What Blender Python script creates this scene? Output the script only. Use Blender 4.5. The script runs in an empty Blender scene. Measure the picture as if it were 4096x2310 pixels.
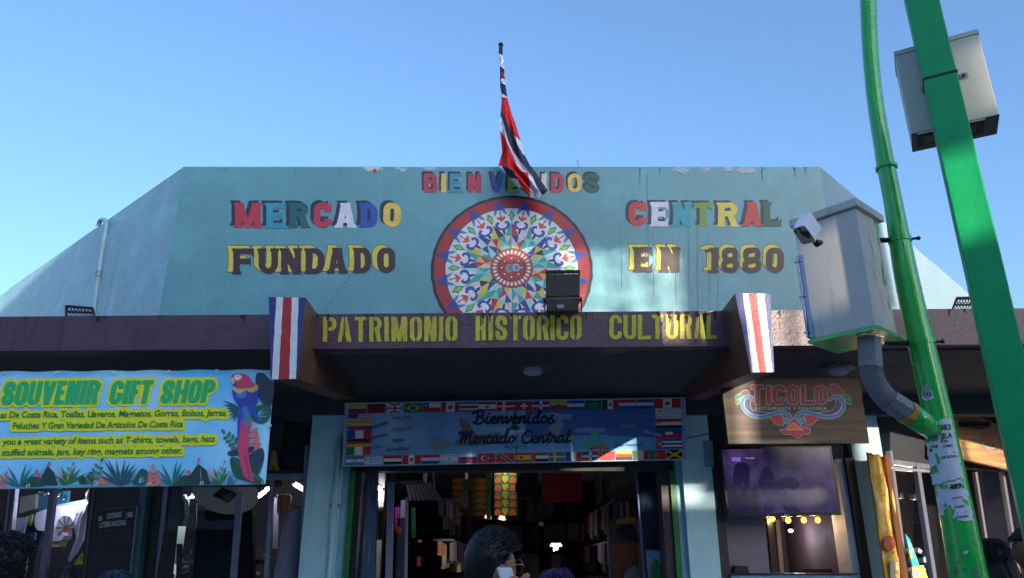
import bpy, bmesh, math, random
import numpy as np
from mathutils import Vector, Matrix
random.seed(7); rng = np.random.RandomState(5)
SC = bpy.context.scene
COL = SC.collection

# ------------------------------------------------------------------ camera
F, PIT, CZ = 3000.0, math.radians(20.0), 1.6        # focal length in photo pixels, upward pitch, eye height
cam_d = bpy.data.cameras.new('camera'); cam = bpy.data.objects.new('camera', cam_d); COL.objects.link(cam)
cam_d.sensor_width = 36.0; cam_d.lens = 36.0 * F / 4096.0
cam_d.clip_start = 0.05; cam_d.clip_end = 3000.0
cam.location = (0, 0, CZ); cam.rotation_euler = (math.radians(90) + PIT, 0, 0)
SC.camera = cam

# ------------------------------------------------------------------ sky and sun
SUN_EL = math.radians(9.0)
SUN_AZ = math.radians(-62.0)                       # measured from +X towards +Y: behind the camera, to the right
sun_dir = Vector((math.cos(SUN_EL) * math.cos(SUN_AZ), math.cos(SUN_EL) * math.sin(SUN_AZ), math.sin(SUN_EL)))
W = bpy.data.worlds.new('World'); SC.world = W; W.use_nodes = True
wn = W.node_tree.nodes; wl = W.node_tree.links
sky = wn.new('ShaderNodeTexSky'); sky.sky_type = 'NISHITA'; sky.sun_disc = False
sky.sun_elevation = SUN_EL
sky.sun_rotation = math.atan2(sun_dir.x, sun_dir.y)
sky.altitude = 1100; sky.air_density = 1.0; sky.dust_density = 9.0; sky.ozone_density = 3.2
bg = wn['Background']; bg.inputs[1].default_value = 0.15
wl.new(sky.outputs[0], bg.inputs[0])
sd = bpy.data.lights.new('sun', 'SUN'); sun = bpy.data.objects.new('sun', sd); COL.objects.link(sun)
sd.energy = 2.3; sd.angle = math.radians(0.5); sd.color = (1.0, 0.86, 0.66)
sun.rotation_euler = (-sun_dir).to_track_quat('-Z', 'Y').to_euler(); sun.location = (20, -30, 25)
SC.view_settings.view_transform = 'Standard'; SC.view_settings.look = 'None'
SC.view_settings.gamma = 1.0; SC.view_settings.use_curve_mapping = False
SC.view_settings.exposure = 1.8
SC.render.engine = 'CYCLES'
SC.cycles.use_denoising = True
SC.cycles.max_bounces = 7; SC.cycles.transparent_max_bounces = 12
SC.cycles.sample_clamp_indirect = 6.0

# ------------------------------------------------------------------ geometry of the view: pixel rays met with real planes
SP, CP = math.sin(PIT), math.cos(PIT)
def rays(px, py):
    x = (np.asarray(px, float) - 2048.0) / F; y = (1155.0 - np.asarray(py, float)) / F
    return np.stack([x, CP - y * SP, SP + y * CP], -1)
class Plane:
    def __init__(s, p0, n):
        s.p = np.array(p0, float); s.n = np.array(n, float); s.n /= np.linalg.norm(s.n)
    def __call__(s, px, py, off=0.0):
        r = rays(px, py); c = np.array([0, 0, CZ])
        t = ((s.p + s.n * off - c) @ s.n) / (r @ s.n)
        return c + r * t[..., None]
def YP(y): return Plane((0, y, 0), (0, -1, 0))
def ZP(z): return Plane((0, 0, z), (0, 0, -1))
def dirplane(p, d):                                    # vertical plane through p along horizontal direction d, facing the camera
    n = np.array([d[1], -d[0], 0.0])
    if n @ (np.array([0, 0, 0]) - np.array([p[0], p[1], 0])) < 0: n = -n
    return Plane((p[0], p[1], 0), n)
FAC, FASC = YP(9.0), YP(6.75)
LWD, RWD = (-.746, .666), (.695, .719)
LW, RW = dirplane((-4.456, 9.0), LWD), dirplane((4.18, 9.0), RWD)
_l = FAC(640, 2100); LSH = dirplane((_l[0], 9.0), (-.90, .436))
_r = FAC(3570, 2100); RSH = dirplane((_r[0], 9.0), (.88, .475))
def mp(pl, off=0.0): return lambda px, py: pl(px, py, off)

# ------------------------------------------------------------------ colours and materials
def lin(c):
    if isinstance(c, str):
        c = c.lstrip('#'); c = tuple(int(c[i:i + 2], 16) / 255 for i in (0, 2, 4))
    return tuple(((x / 12.92) if x <= .04045 else ((x + .055) / 1.055) ** 2.4) for x in c[:3])
def vivid(c, g=.92):                                   # colour picked by eye from the shaded photograph -> paint in full light
    l = [min(.80, x * g) for x in lin(c)]
    return tuple(x * 12.92 if x <= .0031308 else 1.055 * x ** (1 / 2.4) - .055 for x in l)
MATS = {}
def mat(name, col, rough=.6, metal=0.0, noise=None, streak=None, bump=None, spec=.5, emit=0.0, coat=0.0, mix=None, trans=0.0):
    """noise=(scale, amount), streak=(scale, amount, dark colour), bump=(scale, distance)"""
    if name in MATS: return MATS[name]
    m = bpy.data.materials.new(name); m.use_nodes = True; MATS[name] = m
    nt = m.node_tree; N, L = nt.nodes, nt.links; b = N['Principled BSDF']
    c = lin(col) + (1.0,)
    b.inputs['Base Color'].default_value = c; b.inputs['Roughness'].default_value = rough
    b.inputs['Metallic'].default_value = metal; b.inputs['Specular IOR Level'].default_value = spec
    if coat: b.inputs['Coat Weight'].default_value = coat; b.inputs['Coat Roughness'].default_value = .12
    if emit:
        b.inputs['Emission Color'].default_value = c; b.inputs['Emission Strength'].default_value = emit
    src = None; tc = N.new('ShaderNodeTexCoord')
    def mixc(a, bcol, fac, kind='MIX'):
        mx = N.new('ShaderNodeMix'); mx.data_type = 'RGBA'; mx.blend_type = kind
        if isinstance(a, tuple): mx.inputs[6].default_value = a
        else: L.new(a, mx.inputs[6])
        mx.inputs[7].default_value = bcol
        if isinstance(fac, float): mx.inputs[0].default_value = fac
        else: L.new(fac, mx.inputs[0])
        return mx.outputs[2]
    def ramp(sock, a, bb, v0=0.0, v1=1.0):
        r = N.new('ShaderNodeMapRange'); r.inputs[1].default_value = a; r.inputs[2].default_value = bb
        r.inputs[3].default_value = v0; r.inputs[4].default_value = v1; L.new(sock, r.inputs[0]); return r.outputs[0]
    src = c
    if noise:
        n = N.new('ShaderNodeTexNoise'); n.inputs['Scale'].default_value = noise[0]; n.inputs['Detail'].default_value = 6; n.inputs['Roughness'].default_value = .65
        L.new(tc.outputs['Object'], n.inputs['Vector'])
        d = tuple(x * (1 - noise[1]) for x in c[:3]) + (1,); e = tuple(min(1, x * (1 + noise[1] * .6)) for x in c[:3]) + (1,)
        o1 = mixc(c, d, ramp(n.outputs[0], .62, .35)); src = mixc(o1, e, ramp(n.outputs[0], .52, .75))
        rr = ramp(n.outputs[0], .3, .7, rough * .85, min(1, rough * 1.15)); L.new(rr, b.inputs['Roughness'])
    if streak:
        mpn = N.new('ShaderNodeMapping'); mpn.inputs['Scale'].default_value = (streak[0], streak[0], streak[0] * .07)
        L.new(tc.outputs['Object'], mpn.inputs[0])
        n2 = N.new('ShaderNodeTexNoise'); n2.inputs['Scale'].default_value = 1.0; n2.inputs['Detail'].default_value = 4
        L.new(mpn.outputs[0], n2.inputs['Vector'])
        src = mixc(src, lin(streak[2]) + (1,), ramp(n2.outputs[0], .56, .72, 0.0, streak[1]))
    if mix:                                            # a second colour in patches (scale, threshold, colour)
        n4 = N.new('ShaderNodeTexNoise'); n4.inputs['Scale'].default_value = mix[0]; n4.inputs['Detail'].default_value = 8; n4.inputs['Roughness'].default_value = .7
        L.new(tc.outputs['Object'], n4.inputs['Vector'])
        src = mixc(src, lin(mix[2]) + (1,), ramp(n4.outputs[0], mix[1], mix[1] + .04))
    if not isinstance(src, tuple):
        L.new(src, b.inputs['Base Color'])
        if emit: L.new(src, b.inputs['Emission Color'])
    if bump:
        n3 = N.new('ShaderNodeTexNoise'); n3.inputs['Scale'].default_value = bump[0]; n3.inputs['Detail'].default_value = 5
        L.new(tc.outputs['Object'], n3.inputs['Vector'])
        bp = N.new('ShaderNodeBump'); bp.inputs['Strength'].default_value = 1.0; bp.inputs['Distance'].default_value = bump[1]
        L.new(n3.outputs[0], bp.inputs['Height']); L.new(bp.outputs[0], b.inputs['Normal'])
    if trans:
        b.inputs['Transmission Weight'].default_value = trans
    return m
def glass(name, tint=(.85, .92, .95), gloss=1.0, rough=.02):
    if name in MATS: return MATS[name]
    m = bpy.data.materials.new(name); m.use_nodes = True; MATS[name] = m
    N, L = m.node_tree.nodes, m.node_tree.links; N.remove(N['Principled BSDF'])
    t = N.new('ShaderNodeBsdfTransparent'); t.inputs[0].default_value = tint + (1,)
    g = N.new('ShaderNodeBsdfGlossy'); g.inputs['Roughness'].default_value = rough
    f = N.new('ShaderNodeLayerWeight'); f.inputs[0].default_value = .5
    pw = N.new('ShaderNodeMath'); pw.operation = 'POWER'; pw.inputs[1].default_value = 4.0; L.new(f.outputs['Facing'], pw.inputs[0])
    mu = N.new('ShaderNodeMath'); mu.operation = 'MULTIPLY_ADD'; mu.inputs[1].default_value = .9 * gloss; mu.inputs[2].default_value = .045 * gloss; L.new(pw.outputs[0], mu.inputs[0])
    mu.use_clamp = True
    mx = N.new('ShaderNodeMixShader'); L.new(mu.outputs[0], mx.inputs[0]); L.new(t.outputs[0], mx.inputs[1]); L.new(g.outputs[0], mx.inputs[2])
    L.new(mx.outputs[0], N['Material Output'].inputs[0])
    return m
def paint(c, rough=.42):                               # brush painted colour on masonry
    return mat('paint_' + c.strip('#'), vivid(c), rough, noise=(7, .16), bump=(90, .0015))
def ink(c, rough=.45):                                  # printed colour
    return mat('print_' + c.strip('#'), vivid(c, 1.12), rough)

# ------------------------------------------------------------------ mesh building
def tag(o, label=None, cat=None, group=None, kind=None):
    if label: o['label'] = label
    if cat: o['category'] = cat
    if group: o['group'] = group
    if kind: o['kind'] = kind
    return o
def empty(name, loc, label, cat, group=None):
    o = bpy.data.objects.new(name, None); o.empty_display_size = .1; COL.objects.link(o); o.location = loc
    return tag(o, label, cat, group)
def setpar(o, p):
    if p is None: return
    o.parent = p
    M = Matrix.Identity(4); q = p
    while q is not None:
        if q.type == 'EMPTY': M = Matrix.Translation(q.location)
        q = q.parent
    if p.type == 'EMPTY': o.matrix_parent_inverse = M.inverted()
class MB:
    def __init__(s): s.v = []; s.f = []; s.m = []
    def add(s, vs, fs, mi=0):
        k = len(s.v); s.v.extend([tuple(map(float, p)) for p in vs])
        for f in fs: s.f.append(tuple(i + k for i in f)); s.m.append(mi)
        return s
    def box(s, c, size, rz=0.0, mi=0):
        cx, cy, cz = c; a, b, d = [x / 2 for x in size]; ca, sa = math.cos(rz), math.sin(rz)
        vs = []
        for z in (-d, d):
            for x, y in ((-a, -b), (a, -b), (a, b), (-a, b)):
                vs.append((cx + x * ca - y * sa, cy + x * sa + y * ca, cz + z))
        return s.add(vs, [(3, 2, 1, 0), (4, 5, 6, 7), (0, 1, 5, 4), (1, 2, 6, 5), (2, 3, 7, 6), (3, 0, 4, 7)], mi)
    def bb(s, x0, y0, z0, x1, y1, z1, mi=0):
        return s.box(((x0 + x1) / 2, (y0 + y1) / 2, (z0 + z1) / 2), (abs(x1 - x0), abs(y1 - y0), abs(z1 - z0)), 0, mi)
    def prism(s, a, b, mi=0, mside=None):              # two matching outlines
        n = len(a); fs = [tuple(range(n))]; s.add(a, fs, mi)
        s.add(b, [tuple(reversed(range(n)))], mi if mside is None else mside)
        s.add(list(a) + list(b), [(i, n + i, n + (i + 1) % n, (i + 1) % n) for i in range(n)], mi if mside is None else mside)
        return s
    def tube(s, path, r, n=12, caps=True, mi=0, closed=False, flat=None):
        P_ = [Vector(p) for p in path]; m = len(P_)
        if not hasattr(r, '__len__'): r = [r] * m
        rings = []; up = None
        for i in range(m):
            if closed: t = P_[(i + 1) % m] - P_[i - 1]
            else: t = P_[min(i + 1, m - 1)] - P_[max(i - 1, 0)]
            t.normalize()
            if up is None:
                up = Vector((0, 0, 1)) if abs(t.z) < .9 else Vector((0, 1, 0))
            u = (up - t * up.dot(t)).normalized(); w = t.cross(u); up = u
            fl = 1.0 if flat is None else flat
            rings.append([P_[i] + (u * math.cos(a) * fl + w * math.sin(a)) * r[i] for a in [2 * math.pi * k / n for k in range(n)]])
        vs = [p for R in rings for p in R]; fs = []
        for i in range(m if closed else m - 1):
            j = (i + 1) % m
            for k in range(n): fs.append((i * n + k, i * n + (k + 1) % n, j * n + (k + 1) % n, j * n + k))
        if caps and not closed:
            fs.append(tuple(reversed(range(n)))); fs.append(tuple((m - 1) * n + k for k in range(n)))
        return s.add(vs, fs, mi)
    def ell(s, c, r, nu=16, nv=10, mi=0, R=None, fn=None):
        vs = []; fs = []
        for j in range(nv + 1):
            ph = math.pi * j / nv
            for i in range(nu):
                th = 2 * math.pi * i / nu
                d = Vector((math.sin(ph) * math.cos(th), math.sin(ph) * math.sin(th), math.cos(ph)))
                p = Vector((d.x * r[0], d.y * r[1], d.z * r[2]))
                if fn: p = Vector(fn(p, d))
                if R is not None: p = R @ p
                vs.append(Vector(c) + p)
        for j in range(nv):
            for i in range(nu):
                fs.append((j * nu + i, (j + 1) * nu + i, (j + 1) * nu + (i + 1) % nu, j * nu + (i + 1) % nu))
        return s.add(vs, fs, mi)
    def disc(s, c, n, r, k=20, mi=0, thick=0.0):
        n = Vector(n).normalized(); u = n.orthogonal().normalized(); w = n.cross(u); c = Vector(c)
        a = [c + (u * math.cos(2 * math.pi * i / k) + w * math.sin(2 * math.pi * i / k)) * r for i in range(k)]
        if thick: return s.prism(a, [p - n * thick for p in a], mi)
        return s.add(a, [tuple(range(k))], mi)
    def build(s, name, mats, parent=None, smooth=False, fixn=False):
        me = bpy.data.meshes.new(name); me.from_pydata(s.v, [], s.f)
        for q in (mats if isinstance(mats, (list, tuple)) else [mats]): me.materials.append(q)
        me.polygons.foreach_set('material_index', s.m)
        if smooth: me.polygons.foreach_set('use_smooth', [True] * len(s.f))
        if fixn:
            b = bmesh.new(); b.from_mesh(me); bmesh.ops.remove_doubles(b, verts=b.verts, dist=1e-5)
            bmesh.ops.recalc_face_normals(b, faces=b.faces); b.to_mesh(me); b.free()
        me.update()
        o = bpy.data.objects.new(name, me); COL.objects.link(o); setpar(o, parent); return o
def pts(pl, px, off=0.0):
    a = np.array(px, float); return pl(a[:, 0], a[:, 1], off)
def slab(mb, pl, px, thick, off=0.0, mi=0, mside=None):  # outline in the photo carried onto a real plane, given real thickness behind it
    f = pts(pl, px, off); return mb.prism(f, f - pl.n * thick, mi, mside)
def slab_obj(name, pl, px, thick, m, parent=None, off=0.0):
    return slab(MB(), pl, px, thick, off).build(name, m, parent, fixn=True)
def bevel(o, w=.006, seg=2):
    md = o.modifiers.new('bevel', 'BEVEL'); md.width = w; md.segments = seg; md.limit_method = 'ANGLE'; return o

# ------------------------------------------------------------------ outlines from distance fields
def f_box(X, Y, x0, y0, x1, y1, r=(0, 0, 0, 0)):       # r = tl, tr, br, bl
    if not hasattr(r, '__len__'): r = (r,) * 4
    cx, cy = (x0 + x1) / 2, (y0 + y1) / 2; px, py = X - cx, Y - cy
    R = np.where(px < 0, np.where(py < 0, r[0], r[3]), np.where(py < 0, r[1], r[2]))
    qx, qy = np.abs(px) - (x1 - x0) / 2 + R, np.abs(py) - (y1 - y0) / 2 + R
    return np.minimum(np.maximum(qx, qy), 0) + np.hypot(np.maximum(qx, 0), np.maximum(qy, 0)) - R
def f_poly(X, Y, p):
    p = np.array(p, float); d = np.full(X.shape, 1e18); s = np.ones(X.shape); n = len(p)
    for i in range(n):
        a, b = p[i], p[i - 1]; ex, ey = b - a; wx, wy = X - a[0], Y - a[1]
        t = np.clip((wx * ex + wy * ey) / (ex * ex + ey * ey + 1e-12), 0, 1)
        d = np.minimum(d, (wx - ex * t) ** 2 + (wy - ey * t) ** 2)
        c1, c2, c3 = Y >= a[1], Y < b[1], ex * wy > ey * wx
        s = np.where((c1 & c2 & c3) | (~c1 & ~c2 & ~c3), -s, s)
    return s * np.sqrt(d)
def f_line(X, Y, p, w):                                # rounded stroke of half width w along points; w may taper
    d = np.full(X.shape, 1e9); n = len(p); ws = w if hasattr(w, '__len__') else [w] * n
    for i in range(n - 1):
        (ax, ay), (bx, by) = p[i], p[i + 1]; ex, ey = bx - ax, by - ay
        t = np.clip(((X - ax) * ex + (Y - ay) * ey) / (ex * ex + ey * ey + 1e-12), 0, 1)
        d = np.minimum(d, np.hypot(X - ax - ex * t, Y - ay - ey * t) - (ws[i] + (ws[i + 1] - ws[i]) * t))
    return d
def f_ell(X, Y, cx, cy, rx, ry):
    k = np.hypot((X - cx) / rx, (Y - cy) / ry); return (k - 1) * min(rx, ry)
def march(fn, x0, y0, x1, y1, step, run=True):
    nx, ny = max(2, int(math.ceil((x1 - x0) / step))), max(2, int(math.ceil((y1 - y0) / step)))
    xs = np.linspace(x0, x1, nx + 1); ys = np.linspace(y0, y1, ny + 1)
    X, Y = np.meshgrid(xs, ys); Fv = fn(X, Y); ins = Fv < 0
    c = ins[:-1, :-1].astype(int) + ins[1:, :-1] + ins[:-1, 1:] + ins[1:, 1:]
    V = []; FS = []
    def addp(p): k = len(V); V.extend(p); FS.append(tuple(range(k, k + len(p))))
    for j in range(ny):
        i = 0; row = c[j]
        if not row.any(): continue
        while i < nx:
            if row[i] == 4:
                k = i
                while k < nx and row[k] == 4 and (run or k == i): k += 1
                addp([(xs[i], ys[j + 1]), (xs[k], ys[j + 1]), (xs[k], ys[j]), (xs[i], ys[j])]); i = k
            elif row[i] > 0:
                q = [(i, j + 1), (i + 1, j + 1), (i + 1, j), (i, j)]; o = []
                for a in range(4):
                    (ia, ja), (ib, jb) = q[a], q[(a + 1) % 4]; fa, fb = Fv[ja, ia], Fv[jb, ib]
                    if fa < 0: o.append((xs[ia], ys[ja]))
                    if (fa < 0) != (fb < 0):
                        t = fa / (fa - fb); o.append((xs[ia] + (xs[ib] - xs[ia]) * t, ys[ja] + (ys[jb] - ys[ja]) * t))
                if len(o) >= 3: addp(o)
                i += 1
            else: i += 1
    return V, FS
def field_mb(mb, fn, bounds, step, mapf, mi=0, run=True):
    V, FS = march(fn, *bounds, step, run)
    if V:
        a = np.array(V); mb.add(mapf(a[:, 0], a[:, 1]), FS, mi)
    return mb
def field_obj(name, fn, bounds, step, mapf, m, parent=None, run=True):
    return field_mb(MB(), fn, bounds, step, mapf, 0, run).build(name, m, parent)
def poly_obj(name, px, mapf, m, parent=None):
    a = np.array(px, float); mb = MB(); mb.add(mapf(a[:, 0], a[:, 1]), [tuple(range(len(a)))])
    return mb.build(name, m, parent)
def smooth_closed(p, k=4):                             # Catmull-Rom through outline points
    p = np.array(p, float); n = len(p); o = []
    for i in range(n):
        a, b, c, d = p[i - 1], p[i], p[(i + 1) % n], p[(i + 2) % n]
        for j in range(k):
            t = j / k; o.append(.5 * ((2 * b) + (c - a) * t + (2 * a - 5 * b + 4 * c - d) * t * t + (3 * b - a - 3 * c + d) * t ** 3))
    return o
def smooth_open(p, k=5):
    p = np.array(p, float); q = np.vstack([2 * p[0] - p[1], p, 2 * p[-1] - p[-2]]); o = []
    for i in range(1, len(q) - 2):
        a, b, c, d = q[i - 1], q[i], q[i + 1], q[i + 2]
        for j in range(k):
            t = j / k; o.append(.5 * ((2 * b) + (c - a) * t + (2 * a - 5 * b + 4 * c - d) * t * t + (3 * b - a - 3 * c + d) * t ** 3))
    o.append(p[-1]); return o

# ------------------------------------------------------------------ built-in lettering
_tm = {}
def textmesh(s, bold=0.0, shear=0.0, space=1.0):
    k = (s, bold, shear, space)
    if k in _tm: return _tm[k]
    cu = bpy.data.curves.new('t', 'FONT'); cu.body = s; cu.offset = bold; cu.shear = shear; cu.space_character = space
    cu.resolution_u = 3; cu.fill_mode = 'FRONT'
    o = bpy.data.objects.new('t', cu); COL.objects.link(o)
    bpy.context.view_layer.update(); dg = bpy.context.evaluated_depsgraph_get()
    me = bpy.data.meshes.new_from_object(o.evaluated_get(dg))
    V = np.array([v.co[:2] for v in me.vertices]) if len(me.vertices) else np.zeros((0, 2)); FS = [tuple(p.vertices) for p in me.polygons]
    bpy.data.objects.remove(o); bpy.data.curves.remove(cu); bpy.data.meshes.remove(me)
    _tm[k] = (V, FS); return V, FS
CAP = 0.73
def text_px(s, L, R, h, bold=0.0, shear=0.0, space=1.0):
    """baseline from L to R in photo pixels, capital height h"""
    V, FS = textmesh(s, bold, shear, space)
    if not len(V): return V, FS
    u = (V[:, 0] - V[:, 0].min()) / (np.ptp(V[:, 0]) + 1e-9); v = V[:, 1] / CAP
    return np.stack([L[0] + (R[0] - L[0]) * u, L[1] + (R[1] - L[1]) * u - v * h], -1), FS
def text_obj(name, s, L, R, h, mapf, m, parent, bold=0.0, shear=0.0, space=1.0):
    a, FS = text_px(s, L, R, h, bold, shear, space)
    mb = MB()
    if len(a): mb.add(mapf(a[:, 0], a[:, 1]), FS)
    return mb.build(name, m, parent)
def halo_obj(name, texts, r, step, mapf, m, parent):   # rounded border round printed lines
    A = np.vstack([t[0] for t in texts]); x0, y0 = A.min(0) - r * 2; x1, y1 = A.max(0) + r * 2
    nx, ny = int((x1 - x0) / step) + 1, int((y1 - y0) / step) + 1
    G = np.zeros((ny + 1, nx + 1), bool); xs = x0 + np.arange(nx + 1) * step; ys = y0 + np.arange(ny + 1) * step
    for V, FS in texts:
        for f in FS:
            for k in range(1, len(f) - 1):
                t = V[[f[0], f[k], f[k + 1]]]; mn, mx = t.min(0), t.max(0)
                i0, i1 = int((mn[0] - x0) / step), int((mx[0] - x0) / step) + 2; j0, j1 = int((mn[1] - y0) / step), int((mx[1] - y0) / step) + 2
                XX, YY = np.meshgrid(xs[i0:i1], ys[j0:j1]); d = []
                for e in range(3):
                    a, b = t[e], t[(e + 1) % 3]; d.append((b[0] - a[0]) * (YY - a[1]) - (b[1] - a[1]) * (XX - a[0]))
                s = ((d[0] >= -1) & (d[1] >= -1) & (d[2] >= -1)) | ((d[0] <= 1) & (d[1] <= 1) & (d[2] <= 1))
                G[j0:j1, i0:i1] |= s
    k = int(round(r / step)); H = np.zeros_like(G)
    for dy in range(-k, k + 1):
        for dx in range(-k, k + 1):
            if dx * dx + dy * dy <= k * k + 1: H |= np.roll(np.roll(G, dy, 0), dx, 1)
    B = H.astype(float)
    for ax in (0, 1): B = (np.roll(B, 1, ax) + 2 * B + np.roll(B, -1, ax)) / 4
    return field_obj(name, lambda X, Y: .5 - B, (x0, y0, x0 + nx * step, y0 + ny * step), step * 1.0000001, mapf, m, parent)

# ------------------------------------------------------------------ hand painted capitals
def glyph(ch, x0, y0, x1, y1, t, serif=0.0, stencil=False):
    w, h = x1 - x0, y1 - y0; a = t * .80; e = serif; sh = h * .10
    xm, ym = (x0 + x1) / 2, (y0 + y1) / 2
    L0, L1 = x0 + e, x0 + e + t; R1, R0 = x1 - e, x1 - e - t
    def G(X, Y):
        B = lambda p, q, r, s, rad=0: f_box(X, Y, p, q, r, s, rad)
        PL = lambda *p: f_poly(X, Y, p)
        U = lambda *q: np.minimum.reduce(q)
        def foot(c0, c1, y, top=False):
            if not e: return np.full(X.shape, 1e9)
            return (PL((c0 - e, y), (c1 + e, y), (c1 + e * .8, y + sh * .7), (c1, y + sh * 1.6), (c0, y + sh * 1.6), (c0 - e * .8, y + sh * .7)) if top else
                    PL((c0 - e, y), (c1 + e, y), (c1 + e * .8, y - sh * .7), (c1, y - sh * 1.6), (c0, y - sh * 1.6), (c0 - e * .8, y - sh * .7)))
        def ring(p, q, r, s, rad, ta=t, tb=a):
            ir = [max(0, k - min(ta, tb)) for k in (rad if hasattr(rad, '__len__') else (rad,) * 4)]
            return np.maximum(B(p, q, r, s, rad), -B(p + ta, q + tb, r - ta, s - tb, ir))
        if ch == 'I': d = U(B(xm - t / 2, y0, xm + t / 2, y1), foot(xm - t / 2, xm + t / 2, y1), foot(xm - t / 2, xm + t / 2, y0, True))
        elif ch == 'M':
            d = U(B(L0, y0, L1, y1), B(R0, y0, R1, y1), PL((L0, y0), (L1 + t * .25, y0), (xm + t * .38, y1), (xm - t * .38, y1)),
                  PL((R0 - t * .25, y0), (R1, y0), (xm + t * .38, y1), (xm - t * .38, y1)), foot(L0, L1, y1), foot(R0, R1, y1), foot(L0, L1, y0, True), foot(R0, R1, y0, True))
        elif ch == 'N':
            d = U(B(L0, y0, L1, y1), B(R0, y0, R1, y1), PL((L0, y0), (L1 + t * .2, y0), (R1, y1), (R0 - t * .2, y1)), foot(L0, L1, y1), foot(R0, R1, y0, True), foot(L0, L1, y0, True))
        elif ch == 'H': d = U(B(L0, y0, L1, y1), B(R0, y0, R1, y1), B(L0, ym - a / 2, R1, ym + a / 2))
        elif ch in 'EFL':
            d = B(L0, y0, L1, y1)
            if ch in 'EF':
                d = U(d, B(L0, y0, x1, y0 + a), B(L0, ym - a * .55, x1 - w * .16, ym + a * .45))
                if e: d = U(d, PL((x1 - e * 2.2, y0 + a), (x1, y0), (x1 + e * .2, y0 + a * 1.7)), PL((x1 - w * .16 - e, ym - a * .5), (x1 - w * .16, ym - a), (x1 - w * .16, ym + a), (x1 - w * .16 - e, ym + a * .4)), foot(L0, L1, y0, True))
            if ch in 'EL':
                d = U(d, B(L0, y1 - a, x1, y1))
                if e: d = U(d, PL((x1 - e * 2.2, y1 - a), (x1 + e * .2, y1 - a * 1.7), (x1, y1)))
            if ch == 'F': d = U(d, foot(L0, L1, y1))
            elif e: d = U(d, foot(L0, L1, y0, True), PL((L0 - e, y1), (L0 - e * .8, y1 - sh * .7), (L0, y1 - sh * 1.6), (L0 + t, y1)))
        elif ch == 'T':
            d = U(B(xm - t / 2, y0, xm + t / 2, y1), B(x0, y0, x1, y0 + a), foot(xm - t / 2, xm + t / 2, y1))
            if e: d = U(d, PL((x0, y0), (x0 + e * 2, y0 + a), (x0 - e * .2, y0 + a * 1.7)), PL((x1, y0), (x1 - e * 2, y0 + a), (x1 + e * .2, y0 + a * 1.7)))
        elif ch == 'A':
            ap = t * .62
            d = U(PL((xm - ap, y0), (xm + ap * .5, y0), (L1 * .6 + L0 * .4 + t * .3, y1), (L0, y1)), PL((xm - ap * .5, y0), (xm + ap, y0), (R1, y1), (R0 - t * .1, y1)),
                  B(x0 + w * .28, y0 + h * .62, x1 - w * .28, y0 + h * .62 + a * .8), foot(L0, L0 + t * .8, y1), foot(R0, R1, y1))
            if e: d = U(d, B(xm - ap - e, y0, xm + ap + e * .3, y0 + sh * .7))
            if stencil: d = np.maximum(d, -PL((xm - t * .10, y0 - 1), (xm + t * .10, y0 - 1), (xm + t * .06, y1 + 1), (xm - t * .38, y1 + 1)))
        elif ch == 'V': d = U(PL((x0, y0), (x0 + t, y0), (xm + t * .45, y1), (xm - t * .5, y1)), PL((x1 - t, y0), (x1, y0), (xm + t * .5, y1), (xm - t * .45, y1)))
        elif ch in 'DO0C':
            r = min(w * .48, h * .42)
            d = ring(x0 if ch != 'D' else L0, y0, x1, y1, (0, r, r, 0) if ch == 'D' else r)
            if ch == 'D': d = U(d, foot(L0, L1, y1) if e else d, foot(L0, L1, y0, True) if e else d)
            if ch == 'C':
                d = np.maximum(d, -B(xm + t * .05, y0 + h * .34, x1 + 9, y0 + h * .66))
                if e: d = U(d, PL((x1 - t, y0 + h * .2), (x1, y0 - h * .01), (x1 + e * .3, y0 + h * .36), (x1 - t * 1.1, y0 + h * .36)), PL((x1 - t, y0 + h * .8), (x1, y0 + h * .86), (x1 + e * .3, y0 + h * .64), (x1 - t * 1.1, y0 + h * .64)))
            if stencil and ch == 'O': d = np.maximum(d, -B(xm - t * .13, y0 - 5, xm + t * .13, y1 + 5))
        elif ch == 'U':
            r = min(w * .48, h * .4)
            d = np.maximum(B(L0, y0, R1, y1, (0, 0, r, r)), -B(L1, y0 - 9, R0, y1 - a, (0, 0, r - t * .8, r - t * .8)))
            d = U(d, foot(L0, L1, y0, True), foot(R0, R1, y0, True))
        elif ch in 'PRB':
            yb = y0 + h * (.56 if ch != 'B' else .52); r = (yb - y0) * .48
            xr = x1 - (e * .8 if ch == 'R' else 0) - (w * .04 if ch == 'B' else 0)
            d = U(B(L0, y0, L1, y1), ring(L0, y0, xr, yb, (0, r, r, 0)))
            if ch == 'B': d = U(d, ring(L0, yb - a, x1, y1, (0, r, r, 0)))
            if ch == 'R': d = U(d, PL((xm - t * .2, yb - a * .9), (xm + t * .8, yb - a), (x1 - t * .05, y1), (x1 - t * 1.1, y1)))
            if e: d = U(d, foot(L0, L1, y0, True), foot(L0, L1, y1), PL((x1 - t * 1.2 - e * .5, y1), (x1 + e * .6, y1), (x1 + e * .5, y1 - sh * .7), (x1 - t, y1 - sh)) if ch == 'R' else d)
            if stencil: d = np.maximum(d, -B(L1, y0 - 5, L1 + t * .24, y1 + 5))
        elif ch == '8':
            r = min(w * .45, h * .24); d = U(ring(x0 + w * .04, y0, x1 - w * .04, ym + a * .4, r, t * .86, a), ring(x0, ym - a * .4, x1, y1, min(w * .48, h * .27), t * .86, a))
        elif ch == '1': d = U(B(xm - t * .3, y0, xm + t * .7, y1), PL((xm - t * .3, y0), (xm - t * 1.3, y0 + h * .13), (xm - t * 1.1, y0 + h * .2), (xm - t * .2, y0 + h * .17)), PL((x0, y1), (x1, y1), (x1 - 2, y1 - sh), (xm, y1 - sh * 1.4), (x0 + 2, y1 - sh)))
        elif ch == 'S':
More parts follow.
